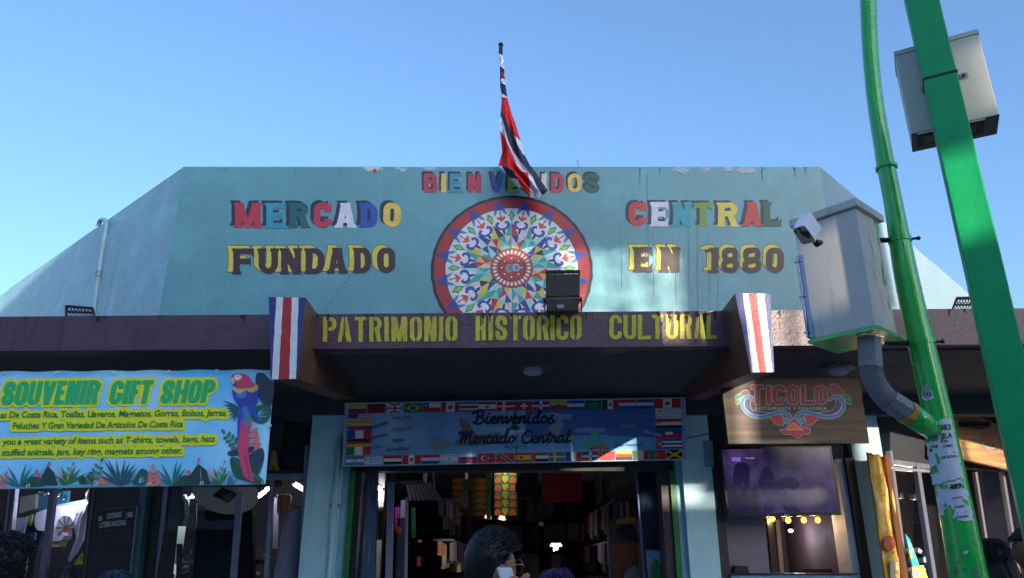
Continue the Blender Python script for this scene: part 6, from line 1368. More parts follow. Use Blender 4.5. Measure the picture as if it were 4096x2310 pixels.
# shop posts and goods on the left of the passage
thing_slab('wooden_post', 'weathered blue painted post just inside the left of the entrance', 'post', YP(9.6), [(1443, 1850), (1510, 1850), (1494, 2420), (1424, 2420)], .12, mat('post_blue', '#43618a', .6, noise=(5, .3), streak=(26, .5, '#a6b4c8'), bump=(50, .006)))
thing_slab('steel_post', 'plain lilac grey steel post in the left of the passage', 'post', YP(9.9), [(1549, 1925), (1575, 1925), (1565, 2420), (1538, 2420)], .06, mat('post_lilac', '#8b8fae', .4, .2, noise=(7, .12)))
thing_slab('steel_post', 'thinner dark edged post beside the magenta goods', 'post', YP(10.3), [(1622, 1985), (1632, 1985), (1626, 2420), (1615, 2420)], .05, mat('post_pale', '#9a9cb4', .4, .3))
wbox('passage_wall', X9(1500, 2000, 11.2), X9(1535, 2000, 11.2), 11.2, 11.25, .18, 3.1, mat('passage_white', '#c9c0b4', .6), MK)
LT = mat('tube_glow', '#f4ecff', .3, emit=2.2)
def tube_lamp(pl, x0, y0, x1, y1, r, label, grp='fluorescent tubes in the shops', m=LT, w=2.6, col=(.9, .88, 1)):
    a, c = Vector(pl(x0, y0)), Vector(pl(x1, y1)); e = empty('tube_lamp', (a + c) / 2, label, 'tube lamp', grp)
    b = MB(); b.tube([a, c], r, 10); b.build('tube', m, e, True)
    d = (c - a).normalized(); b = MB(); b.tube([a - d * .03, a], r * 1.1, 8); b.tube([c, c + d * .03], r * 1.1, 8); b.build('end_cap', M_grey, e)
    up = Vector((0, 0, r + .016)); b = MB(); b.tube([a + up, c + up], .014, 6); b.build('batten', M_grey, e); glow(e, (a + c) / 2 - Vector((0, .05, r + .05)), col, w); return e
tube_lamp(Y11, 1500, 1940, 1527, 1955, .03, 'white tube lamp glimpsed behind the blue post at the entrance')
# hanging brown bags
for k in range(4):
    c = YP(10.9)(1507 + k * 9, 1990 + k * 6); e = empty('hanging_bag', tuple(c), None, 'bag', 'brown bags hanging beside the blue post')
    e['label'] = ['brown bag nearest the blue post, first of four hanging', 'second brown bag hanging beside the blue post', 'third brown bag hanging beside the blue post', 'brown bag hanging nearest the lilac steel post'][k]
    b = MB(); b.tube([c, YP(10.9)(1506 + k * 9, 2026)], .006, 6); b.build('strap', mat('bag_strap', '#8a6a40', .6), e)
    b = MB(); b.ell(YP(10.9)(1508 + k * 8, 2090), (.026, .1, .23), 12, 10); b.build('body', mat('bag_brown', '#5d4632', .7, noise=(9, .2)), e, True)
def stack(px0, py0, px1, py1, n, pl, m, name, label, cat):
    e = empty(name, tuple(pl((px0 + px1) / 2, py1)), label, cat)
    for k in range(n):
        ya, yb = py0 + (py1 - py0) * k / n, py0 + (py1 - py0) * (k + .88) / n; o = slab_obj('packet', pl, [(px0, ya), (px1, ya - 1), (px1, yb - 1), (px0, yb)], .05, m, e)
    return e
stack(1580, 2026, 1602, 2122, 6, Y11, mat('packet_magenta', '#c03aa0', .5), 'packet_rack', 'column of magenta packets behind the passage posts', 'packet rack')
stack(1646, 2028, 1660, 2148, 9, Y11, mat('packet_green', '#1fa860', .5), 'packet_rack', 'column of bright green packets beside the dark post', 'packet rack')
thing_slab('display_card', 'small white panel above grey goods between the passage posts', 'panel', Y11, [(1604, 1998), (1624, 1996), (1622, 2068), (1602, 2068)], .03, mat('panel_white', '#c0bfd0', .5))
thing_slab('goods_shelf', 'shelf of small lilac grey goods between the passage posts', 'shelf', Y11, [(1590, 2069), (1622, 2069), (1618, 2420), (1580, 2420)], .2, mat('goods_lilac', '#5d5a78', .5, noise=(30, .7)))
thing_slab('price_tag', 'orange price tag hanging over the magenta packets', 'price tag', YP(10.7), [(1578, 2108), (1598, 2099), (1607, 2121), (1588, 2133)], .006, mat('tag_orange', '#e06a28', .5))
thing_slab('air_unit', 'black air unit box under the welcome board in the passage', 'air unit', YP(9.9), [(1576, 1840), (1694, 1840), (1692, 1918), (1590, 1921)], .5, mat('unit_black', '#101016', .5))
# ribbed ceiling panel
RC = empty('ribbed_ceiling', tuple(YP(11)(1680, 1900)), 'grey ribbed ceiling panel sloping into the passage', 'ceiling panel')
for k in range(9):
    x = 1622 + k * 13; slab_obj('rib', Plane((0, 11, 3.0), (0, -.8, -.6)), [(x, 1922 + k), (x + 9, 1921 + k), (x + 26 + k * 4, 1998), (x + 15 + k * 4, 2000)] if k < 8 else [(x, 1860), (x + 8, 1860), (x + 20, 1990), (x + 12, 1992)], .02, mat('rib_grey', '#4a4850', .5), RC)
# hanging cloths with a zigzag of orange and green
def cloth(pl, x0, y0, x1, y1, lit, label, seed):
    e = empty('hanging_cloth', tuple(pl((x0 + x1) / 2, y0)), label, 'cloth', 'patterned cloths hanging in the hall')
    slab_obj('cloth', pl, [(x0, y0), (x1, y0), (x1 + 4, y1), (x0 + 4, y1)], .01, mat('cloth_green_' + str(seed), '#1f7a44', .8), e)
    mo, my, mr = mat('cloth_orange_' + str(seed), '#d8702a', .8), mat('cloth_yellow_' + str(seed), '#d2b424', .8), mat('cloth_red_' + str(seed), '#8a2c30', .8)
    nx, ny = (3, 6); w, h = (x1 - x0) / nx, (y1 - y0) / ny
    for j in range(ny):
        for i in range(nx):
            cx, cy = x0 + w * (i + .5), y0 + h * j; up = i % 2 == 0
            q = [(cx - w * .42, cy + h * .42), (cx, cy + h * .05), (cx + w * .42, cy + h * .42), (cx + w * .42, cy + h * .9), (cx - w * .42, cy + h * .9)] if up else [(cx - w * .4, cy + h * .04), (cx + w * .4, cy + h * .04), (cx + w * .4, cy + h * .5), (cx, cy + h * .95), (cx - w * .4, cy + h * .5)]
            slab_obj('pattern_patch', pl, q, .003, mo if up else (my if lit else mr), e, .006)
    return e
cloth(YP(15.5), 1808, 1905, 1948, 2062, False, 'dim patterned cloth hanging left of the mossy post in the hall', 1)
cloth(Y13, 1976, 1868, 2066, 2060, True, 'brightly lit green and orange patterned cloth hanging in the hall', 2)
thing_slab('bottle_print', 'pale outline print hanging on the dim patterned cloth', 'print', YP(15.4), [(1842, 1960), (1872, 1960), (1876, 2028), (1846, 2030)], .004, mat('print_pale', '#5d7a64', .7))
thing_slab('mossy_post', 'green tinted post between the two patterned cloths', 'post', YP(12.4), [(1944, 1845), (1966, 1845), (1962, 2075), (1944, 2075)], .08, mat('post_moss', '#3f7a34', .6, noise=(20, .5)))
thing_slab('red_cloth', 'dark red cloth hanging at the centre of the hall', 'cloth', Y12, [(2166, 1846), (2330, 1846), (2326, 2006), (2172, 2004)], .02, mat('cloth_dark_red', '#8a1426', .8))
e = empty('hanging_shirt', tuple(YP(12.5)(2095, 1860)), 'black shirt on a hanger before the lit patterned cloth', 'shirt')
b = MB(); f = pts(YP(12.5), [(2070, 1912), (2100, 1868), (2112, 1850), (2136, 1850), (2152, 1880), (2150, 2080), (2128, 2080), (2126, 1992), (2072, 1988), (2060, 1950)]); b.prism(f, f + np.array([0, .06, 0])); b.build('body', mat('shirt_black', '#0c0c12', .8), e, fixn=True)
b = MB(); b.tube([YP(12.5)(2124, 1852), YP(12.5)(2124, 1836)], .008, 6); b.build('hanger_hook', M_grey, e)
LV2 = empty('louvre_sign', tuple(YP(11.5)(2395, 1930)), 'slanted pale slatted sign hanging in the dark of the hall', 'sign')
for k in range(5):
    y = 1884 + k * 22; slab_obj('slat', YP(11.5), [(2378 + k * 1.5, y + 6), (2398 + k * .6, y - 4), (2401 + k * .6, y + 14), (2380 + k * 1.5, y + 23)], .01, mat('slat_olive', '#5d6058', .6), LV2)
bar('edge_bar', YP(11.45), 2398, 1838, 2405, 1985, 5, .02, mat('slat_edge', '#7d8074', .5), LV2)
WARM = mat('warm_glow', '#ffb06a', .3, emit=5.0)
tube_lamp(Y13, 1943, 2063, 1960, 2065, .025, 'left warm lamp low in front of the patterned cloths', 'warm lamps in the hall', WARM, .35, (1, .7, .4)); tube_lamp(Y13, 1998, 2068, 2018, 2071, .025, 'right warm lamp low in front of the patterned cloths', 'warm lamps in the hall', WARM, .35, (1, .7, .4))
thing_slab('price_card', 'small white card hanging in the dark centre of the hall', 'card', Y12, [(2157, 2082), (2175, 2087), (2172, 2103), (2155, 2097)], .004, mat('card_white', '#c9c9d4', .6))
tube_lamp(YP(12.8), 1990, 1852, 2050, 1853, .03, 'white tube lamp above the bright patterned cloth', w=.8)
tube_lamp(Y16, 2204, 2178, 2244, 2178, .022, 'white tube lamp far back in the centre of the hall'); thing_slab('lit_shelf', 'pink lit display shelf under the far tube lamp', 'shelf', YP(16.1), [(2212, 2181), (2236, 2181), (2232, 2196), (2214, 2202)], .05, mat('shelf_pink', '#d89ac0', .5))
thing_slab('red_banner', 'small red strip hanging on the left passage wall', 'strip', Y12, [(1668, 2224), (1684, 2224), (1683, 2262), (1667, 2262)], .01, mat('strip_red', '#a02430', .6)); thing_slab('orange_box', 'tiny orange box on a shelf beside the green packets', 'box', Y12, [(1672, 2156), (1686, 2156), (1685, 2167), (1671, 2167)], .08, mat('box_orange', '#d06a40', .6))
PF = empty('picture_frame', tuple(YP(14)(1802, 2250)), 'small lit frame with a white card deep in the passage', 'frame')
slab_obj('border', YP(14), [(1787, 2216), (1814, 2218), (1813, 2252), (1787, 2251)], .02, mat('frame_silver', '#8d8c9a', .4), PF); slab_obj('dark_glass', YP(14), [(1790, 2220), (1810, 2221), (1809, 2246), (1790, 2246)], .004, M_black, PF, .004); slab_obj('white_card', YP(14), [(1788, 2217), (1797, 2218), (1797, 2232), (1789, 2231)], .003, mat('card_glow', '#e8e8f0', .5), PF, .010)
b = MB(); b.tube([YP(13.5)(1870, 1866), YP(13.5)(1868, 1910)], .012, 6); b.bb(*(list(YP(13.5)(1862, 1915)) + list(YP(13.4)(1872, 1868)))); tag(b.build('wall_sign', mat('sign_cream', '#b8b4a0', .6)), 'narrow cream sign hanging above the dim patterned cloth', 'sign')
for i, (a, c) in enumerate((((1810, 1964), (2130, 1958)), ((1800, 1975), (2130, 1970)))):
    p0, p1 = Vector(YP(12.6)(*a)), Vector(YP(12.6)(*c)); b = MB(); b.tube([p0, (p0 + p1) / 2 - Vector((0, 0, .02)), p1], .006, 5); tag(b.build('cable', M_black), ['upper black cable strung across the patterned cloths', 'lower black cable strung across the patterned cloths'][i], 'cable')

# ================================================================== inside the left shops
DS = empty('round_disc', tuple(YP(9.35)(900, 1960)), 'large round grey disc with a dark square hub hanging in the shopfront', 'disc')
dc = Vector(YP(9.45)(902, 1975)); dn = Vector((.05, -.55, -.83)).normalized()
b = MB(); b.disc(dc, dn, .385, 44, 0, .02); b.build('plate', mat('disc_grey', '#c2beb8', .6, noise=(6, .1)), DS)
b = MB(); uu = dn.orthogonal().normalized(); uu = Vector((1, 0, .06)).normalized(); ww = dn.cross(uu)
b.add([dc + dn * .012 + uu * .15, dc + dn * .012 + ww * .15, dc + dn * .012 - uu * .15, dc + dn * .012 - ww * .15, dc + dn * .05 + uu * .06, dc + dn * .05 + ww * .06, dc + dn * .05 - uu * .06, dc + dn * .05 - ww * .06], [(0, 1, 5, 4), (1, 2, 6, 5), (2, 3, 7, 6), (3, 0, 4, 7), (4, 5, 6, 7)]); b.build('hub', M_black, DS, fixn=True)
b = MB(); b.ell(dc + dn * .06 + Vector((.05, 0, .02)), (.06, .04, .05), 12, 8); b.build('lamp_bowl', mat('bowl_bronze', '#6a5a50', .4, .3), DS, True)
b = MB(); b.tube([dc - dn * .02, Vector((dc.x, dc.y, 3.2))], .015, 8); b.build('hanging_rod', M_darkmetal, DS)
JK = empty('jacket', tuple(YP(9.5)(1150, 2040)), 'grey knitted jacket on a hanger in the shopfront beside the blue column', 'jacket')
mb = MB(); rows = [(2040, 1178, 1208), (2062, 1150, 1210), (2090, 1134, 1208), (2140, 1122, 1204), (2220, 1108, 1196), (2320, 1092, 1186), (2420, 1080, 1178)]; ring = []; NN = 18
for y, l, r in rows:
    c = Vector(YP(9.5)((l + r) / 2, y)); hw = (YP(9.5)(r, y)[0] - YP(9.5)(l, y)[0]) / 2
    ring.append([(c.x + hw * math.cos(t), c.y + .1 * math.sin(t) * (1 + .1 * math.sin(3 * t)), c.z) for t in [2 * math.pi * k / NN for k in range(NN)]])
mb.add([p for R in ring for p in R], [(i * NN + k, i * NN + (k + 1) % NN, (i + 1) * NN + (k + 1) % NN, (i + 1) * NN + k) for i in range(len(rows) - 1) for k in range(NN)])
mb.build('body', mat('knit_grey', '#8d90aa', .9, noise=(60, .25), bump=(140, .006)), JK, True)
b = MB(); b.tube([YP(9.52)(1150, 2012), YP(9.52)(1206, 2030)], .01, 6); b.tube([YP(9.52)(1180, 2020), YP(9.52)(1184, 1990)], .006, 6); b.build('hanger', mat('hanger_wood', '#6d5038', .6), JK)
for k in range(6):
    x = 1112 + k * 9; e = tag(MB().tube([YP(11)(x, 1975), YP(11)(x + 3, 1984), YP(11)(x - 2, 2052 + (k % 3) * 4)], [.016, .02, .012], 7).build('hanging_belt', mat('belt_tan', '#8d7350', .7), None, True), ['tan belt hanging nearest the shop mullion', 'second tan belt from the shop mullion', 'third tan belt from the shop mullion', 'fourth tan belt from the shop mullion', 'fifth tan belt, beside the jacket hanger', 'last tan belt, right behind the jacket hanger'][k], 'belt', 'tan belts hanging in the shop')
tube_lamp(YP(11.5), 1030, 1986, 1062, 1962, .028, 'lower slanted tube lamp right of the round disc'); tube_lamp(YP(11.2), 1064, 1956, 1082, 1944, .03, 'upper slanted tube lamp right of the round disc'); tube_lamp(YP(11.2), 1180, 1934, 1212, 1953, .03, 'slanted tube lamp above the grey jacket'); tube_lamp(YP(12), 1100, 1927, 1112, 1925, .03, 'short tube lamp behind the shop header rail')
tube_lamp(YP(12), 732, 1988, 746, 1988, .022, 'small tube lamp left of the round disc'); tube_lamp(YP(11.8), 766, 1983, 782, 1981, .024, 'small tube lamp touching the left of the round disc'); tube_lamp(YP(11.4), 1106, 1842, 1146, 1842, .02, 'tube lamp seen through the transom beside the gilt letter')
thing_slab('cloth_stack', 'pale grey folded cloths stacked behind the shop glass', 'cloths', YP(11), [(1018, 1990), (1095, 1985), (1090, 2190), (1008, 2192)], .25, mat('cloth_pale', '#77748a', .8, noise=(7, .2)))
thing_slab('black_garment', 'large black garment hanging below the round disc', 'garment', YP(10.2), [(790, 2040), (1010, 2040), (1014, 2330), (770, 2330)], .12, mat('garment_black', '#0e0e14', .9)); thing_slab('pale_strip', 'narrow cream curtain strip beside the black garment', 'curtain', YP(10.6), [(762, 2010), (786, 2010), (784, 2152), (758, 2154), (756, 2080)], .03, mat('strip_cream', '#5d5868', .8))
thing_slab('display_post', 'slim grey display post at the left of the dark shop', 'post', YP(10), [(681, 2164), (693, 2164), (682, 2420), (668, 2420)], .03, mat('strip_grey2', '#55526a', .5)); thing_slab('display_post', 'wider grey display post in the dark shop', 'post', YP(10), [(706, 2172), (727, 2172), (724, 2420), (702, 2420)], .03, mat('strip_grey2', '#55526a', .5))
thing_slab('dark_mask', 'dark round hat shape hanging near the shop door frame', 'hat', YP(10.3), [(690, 1985), (720, 1975), (736, 2000), (740, 2060), (725, 2100), (690, 2100), (676, 2040)], .15, mat('hat_black', '#0d0d12', .9))
r_ = random.Random(5); b = MB()
for k in range(120):
    c = YP(r_.uniform(10.2, 12.5))(r_.uniform(690, 1080), r_.uniform(2200, 2330)); s = r_.uniform(.02, .07); b.box(c, (s * 1.5, s, s), r_.random() * 3, r_.choice([0, 0, 1, 2, 3]))
tag(b.build('shop_trinkets', [DK2, mat('goods_lilac2', '#6a6488', .5), mat('goods_rose', '#7a4a52', .6), mat('goods_white', '#8d8c9a', .5)]), 'small dim trinkets along the floor of the left shop', 'goods', None, 'stuff')
# behind the corner window
LS2 = lambda d: Plane(LSH.p - LSH.n * d, LSH.n)
WP = LS2(.6)
def wthing(name, label, cat, px, c, th=.04, em=0.0, d=.6, sm=False, noise=None):
    q = smooth_closed(px, 3) if sm else px; return thing_slab(name, label, cat, LS2(d), [tuple(k) for k in q], th, mat(name + '_' + c.strip('#'), c, .6, noise=noise))
MNQ = empty('mannequin', tuple(WP(345, 2180)), 'white mannequin leaning in the corner window, one arm lowered', 'mannequin')
MQ = mat('mannequin_white', '#cfcbe0', .5); b = MB()
A = lambda x, y, d=.55: Vector(LS2(d)(x, y))
b.tube([A(372, 2010), A(352, 2050), A(338, 2100), A(342, 2150)], [.05, .11, .12, .10], 14); b.build('torso', MQ, MNQ, True)
b = MB(); b.tube([A(362, 2020, .45), A(336, 2070, .42), A(322, 2150, .42), A(300, 2200, .4), A(277, 2240, .4)], [.05, .045, .042, .04, .02], 12); b.build('arm', MQ, MNQ, True)
b = MB(); b.ell(A(368, 1978), (.07, .09, .1), 14, 10); b.build('head', mat('mannequin_face', '#d8b4ae', .5), MNQ, True)
wthing('folded_shirt', 'white T-shirt hanging in the corner window behind the mullion', 'shirt', [(140, 2060), (165, 2040), (240, 2020), (300, 2030), (290, 2090), (240, 2110), (150, 2118)], '#c4cbe6', .05, .12, .7, True)
wthing('awning_reflection', 'white panel standing for the awning reflected in the corner window', 'panel', [(205, 2020), (380, 1988), (362, 2092), (198, 2104)], '#9fb4d8', .02, .07, .8)  # solid panel in place of the street awning's reflection in the glass
wthing('teal_shirt', 'teal shirt hanging at the top of the corner window', 'shirt', [(145, 1965), (270, 1960), (265, 2010), (140, 2040)], '#2a7fa0', .05, .06, .95)
wthing('cream_cloth', 'cream cloth hanging in the upper left of the corner window', 'cloth', [(82, 1984), (145, 1974), (140, 2030), (75, 2050)], '#b4b6b0', .04, .07, .9, False, (9, .2))
wthing('white_cloth', 'white cloth at the left of the corner window', 'cloth', [(66, 2070), (106, 2064), (92, 2130), (58, 2130)], '#b9c6e6', .03, .10, .9); wthing('teal_cloth', 'teal cloth under the white one in the corner window', 'cloth', [(92, 2132), (140, 2128), (136, 2158), (60, 2152)], '#2a8ca8', .03, .06, .88)
wthing('lilac_bag', 'lilac grey bag on the right half of the corner window', 'bag', [(196, 2112), (250, 2106), (250, 2155), (195, 2158)], '#8d86a0', .12, .03, .7, True); wthing('brown_box', 'tan box under the lilac bag in the corner window', 'box', [(192, 2162), (246, 2156), (236, 2184), (156, 2184)], '#8a7658', .1, .03, .72)
wthing('green_strip', 'lime green strip hanging in the corner window', 'strip', [(112, 2058), (130, 2054), (122, 2098), (110, 2100)], '#7fa83a', .02, .05, .85)
FNs = empty('paper_fan', tuple(LS2(.42)(265, 2140)), 'orange and white paper fan hanging beside the mannequin', 'fan')
for k in range(12):
    a0 = 2.4 + k * .33; c = np.array([262, 2110]); q = [tuple(c + 5 * np.array([math.cos(a0), math.sin(a0)])), tuple(c + 38 * np.array([math.cos(a0), 1.35 * math.sin(a0)])), tuple(c + 38 * np.array([math.cos(a0 + .26), 1.35 * math.sin(a0 + .26)])), tuple(c + 5 * np.array([math.cos(a0 + .3), math.sin(a0 + .3)]))]
    slab_obj('blade', LS2(.42), q, .004, mat('fan_white', '#cfd0c8', .6) if k % 2 else mat('fan_grey', '#6d8a84', .6), FNs)
mb = MB(); mb.disc(LS2(.415)(262, 2112), LSH.n, .05, 16, 0, .004); mb.build('heart', mat('fan_orange', '#d85a34', .6), FNs)
WSG = empty('warning_sign', tuple(LS2(.3)(322, 2250)), 'yellow triangular warning sign at the foot of the mannequin', 'sign')
slab_obj('plate', LS2(.3), [(330, 2206), (338, 2255), (294, 2254)], .006, mat('sign_yellow', '#c8c422', .5), WSG); slab_obj('mark', LS2(.3), [(326, 2222), (331, 2238), (322, 2232), (314, 2240)], .003, M_black, WSG, .006)
b = MB()
for cx, cy, s in ((165, 1966, 1), (186, 1972, -1), (240, 1972, 1), (255, 1984, -1)):
    q = []
    for k in range(22):
        a0 = k * .45; rr = 3 + k * .55; q.append(LS2(.25)(cx + s * rr * math.cos(a0), cy + rr * math.sin(a0)))
    b.tube(q, .006, 5)
tag(b.build('iron_scroll', M_black), 'curled black ironwork along the top of the corner window', 'ironwork')
tube_lamp(LS2(.45), 200, 1936, 300, 1932, .025, 'unseen tube lamp added in the corner window to brighten its display', w=10)  # added lamp, hidden from view, lights the goods behind the glass
slab_obj('window_back', LS2(2.4), [(-900, 1500), (620, 1500), (560, 2450), (-900, 2450)], .1, mat('window_back', '#4a4450', .8, noise=(3, .4), mix=(2, .55, '#7a4a34')), MK)

# ================================================================== shops on the right flank
RF = empty('right_shopfront', (5.2, 10.2, .14), 'glass fronted shop with bright metal frames round the right corner', 'shopfront')
bar('door_frame', RSH, 3565, 1800, 3645, 2420, 9, .06, mat('frame_bright', '#a3a1a8', .3, .6), RF, .02)
bar('header_rail', RSH, 3560, 1842, 3720, 1864, 18, .08, al, RF, .01, True); bar('header_rail', RSH, 3560, 1868, 3720, 1882, 10, .08, M_grey, RF, .03, True)
for x0, x1 in ((3893, 3975), (3905, 3988), (4014, 4100), (4058, 4138)):
    bar('mullion', RSH, x0, 1885, x1, 2420, 9, .05, mat('frame_bright', '#a3a1a8', .3, .6) if x0 in (3905, 4014) else M_darkmetal, RF, .02)
bar('mullion', RSH, 3672, 1850, 3758, 2420, 14, .06, mat('frame_lilac', '#77758a', .4, .3), RF, .02)
slab_obj('glass_pane', RSH, [(3570, 1884), (4200, 1930), (4290, 2420), (3648, 2420)], .006, M_glass, RF)
slab_obj('soffit_wall', RSH, [(3560, 1590), (4700, 1740), (4700, 1936), (3560, 1842)], .15, M_darkwall, MK, -.02)
SGN = empty('fascia_sign', tuple(RSH(3950, 1830, .2)), 'weathered wood print fascia sign along the right flank behind the green pole', 'sign')
slab_obj('board', RSH, [(3770, 1610), (3830, 1632), (4330, 1826), (4330, 1948), (3860, 1834), (3770, 1812)], .06, wood('fascia_wood', '#a8825e', '#c8a068', '#8d6a54'), SGN, .22)
fx_ = lambda off: mp(RSH, .22 + off)
for c, off, w, q in (('#8d9a94', .004, 3.2, [(3918, 1720), (3915, 1735), (3925, 1765), (3940, 1782), (3970, 1790), (3990, 1780)]), ('#b9a088', .004, 1.4, [(3930, 1775), (3950, 1760), (3960, 1780), (3980, 1755), (3985, 1775), (3998, 1790), (3985, 1808), (3960, 1800), (3945, 1790)])):
    q = smooth_open(q, 5); field_obj('faded_scroll', lambda X, Y: f_line(X, Y, q, w), (3905, 1700, 4010, 1820), 2, fx_(off), ink(c), SGN)
field_obj('faded_panel', lambda X, Y: f_poly(X, Y, [(3905, 1672), (4050, 1732), (4062, 1800), (3920, 1760)]), (3900, 1665, 4070, 1805), 4, fx_(.002), mat('sign_faded', '#b07a62', .6, noise=(5, .15)), SGN)
HB = empty('hanging_banner', tuple(RSH(3540, 2300, .35)), 'crinkled amber plastic banner tied beside the right corner column', 'banner')
HBP = dirplane(FAC(3480, 2000) - np.array([0, .25, 0]), (.93, .37))
amb = mat('amber_vinyl', '#dcae4c', .25, noise=(2.5, .2), bump=(7, .03), mix=(1.8, .60, '#b4703a')); nx, ny = 12, 24; V_ = []
for j in range(ny + 1):
    for i in range(nx + 1):
        t, s = i / nx, j / ny; x = (3468 + (3548 - 3468) * t) + (3555 - 3468 + 6 * t) * s; y = 1808 + 16 * t + (2420 - 1808) * s; V_.append((x, y, .026 * math.sin(t * 14 + s * 4) * (1 - s) + .014 * math.sin(t * 6 - s * 13)))
Va = np.array(V_); W3 = HBP(Va[:, 0], Va[:, 1]); W3 = W3 + HBP.n * Va[:, 2:3]
mb = MB(); mb.add(W3, [(j * (nx + 1) + i, (j + 1) * (nx + 1) + i, (j + 1) * (nx + 1) + i + 1, j * (nx + 1) + i + 1) for j in range(ny) for i in range(nx)]); o = mb.build('sheet', amb, HB, True); md = o.modifiers.new('thick', 'SOLIDIFY'); md.thickness = .003
slab_obj('edge_cord', HBP, [(3466, 1808), (3469, 1808), (3557, 2420), (3553, 2420)], .006, mat('cord_dark', '#3a2c20', .6), HB, .01)
slab_obj('dark_fold', HBP, [(3538, 1815), (3556, 1818), (3650, 2420), (3622, 2420)], .01, mat('fold_brown', '#6a3c20', .35, noise=(4, .3)), HB, .024)
field_obj('price_spot', lambda X, Y: f_ell(X, Y, 3558, 2170, 24, 30), (3530, 2135, 3590, 2205), 2.5, mp(HBP, .03), ink('#b8552e'), HB); text_obj('price_text', '¢1200', (3545, 2178), (3574, 2172), 16, mp(HBP, .034), ink('#d8a070'), HB)
for x, y in ((3468, 1808), (3510, 1815), (3536, 1978), (3518, 2094), (3576, 2205)):
    mb = MB(); mb.disc(HBP(x, y, .036), HBP.n, .008, 10, 0, .006); mb.build('eyelet', M_black, HB)
slab_obj('column_bottle', HBP, [(3560, 2240), (3578, 2240), (3592, 2420), (3566, 2420)], .004, mat('print_pale2', '#b9b0a0', .5), HB, .03)
RD2 = lambda d: Plane(RSH.p - RSH.n * d, RSH.n)
slab_obj('shop_back', RD2(2.2), [(3480, 1700), (4500, 1800), (4500, 2420), (3480, 2420)], .1, mat('shop_back', '#6d5c58', .8, noise=(3, .15)), MK); slab_obj('shop_column', RD2(1.4), [(3700, 1800), (3740, 1800), (3760, 2420), (3710, 2420)], .2, M_black, MK)
slab_obj('shop_pale_wall', RD2(1.6), [(3930, 1880), (4090, 1900), (4100, 2300), (3960, 2260)], .1, mat('pale_wall', '#7d788c', .7), MK)
CDs = empty('price_board', tuple(RSH(3660, 2290, .12)), 'bright cyan and yellow price boards leaning behind the amber banner', 'board')
slab_obj('upper_board', RSH, [(3622, 2132), (3640, 2156), (3678, 2258), (3650, 2260)], .02, mat('card_cyan', '#3fc0d0', .5, noise=(9, .2), mix=(6, .5, '#e0dc5a')), CDs, .12); slab_obj('lower_board', RSH, [(3648, 2264), (3694, 2258), (3712, 2310), (3652, 2312)], .02, mat('card_yellow', '#e2dc6a', .5, mix=(7, .55, '#d890b0')), CDs, .14)
ARC = empty('display_arch', tuple(RSH(3690, 2230, -.3)), 'black and white striped roll inside the right shop', 'roll')
for k in range(5):
    a0, a1 = -1.3 + k * .42, -1.3 + k * .42 + .40; c = np.array([3662, 2250]); q = [tuple(c + r * np.array([math.cos(t), 1.4 * math.sin(t)])) for r, t in ((34, a0), (46, a0), (46, a1), (34, a1))]
    slab_obj('band', RD2(.3), q, .2, mat('arch_white', '#b9b9c4', .5) if k % 2 == 0 else M_black, ARC)
for i, (x, y) in enumerate(((3606, 1978), (3662, 1982))):
    e = empty('spot_fitting', tuple(RD2(1)(x, y)), ['left black spot fitting on the track in the right shop', 'right black spot fitting on the track in the right shop'][i], 'spotlight', 'black track spots in the right shop')
    slab_obj('can', RD2(1), [(x - 7, y - 10), (x + 7, y - 9), (x + 8, y + 14), (x - 6, y + 13)], .08, M_black, e)
    glow(e, Vector(RD2(1.0)(x, y + 22)), (1, .86, .78), 4.0)
    slab_obj('stem', RD2(1.02), [(x - 2, y - 26), (x + 1, y - 26), (x + 1, y - 10), (x - 2, y - 10)], .02, M_black, e)
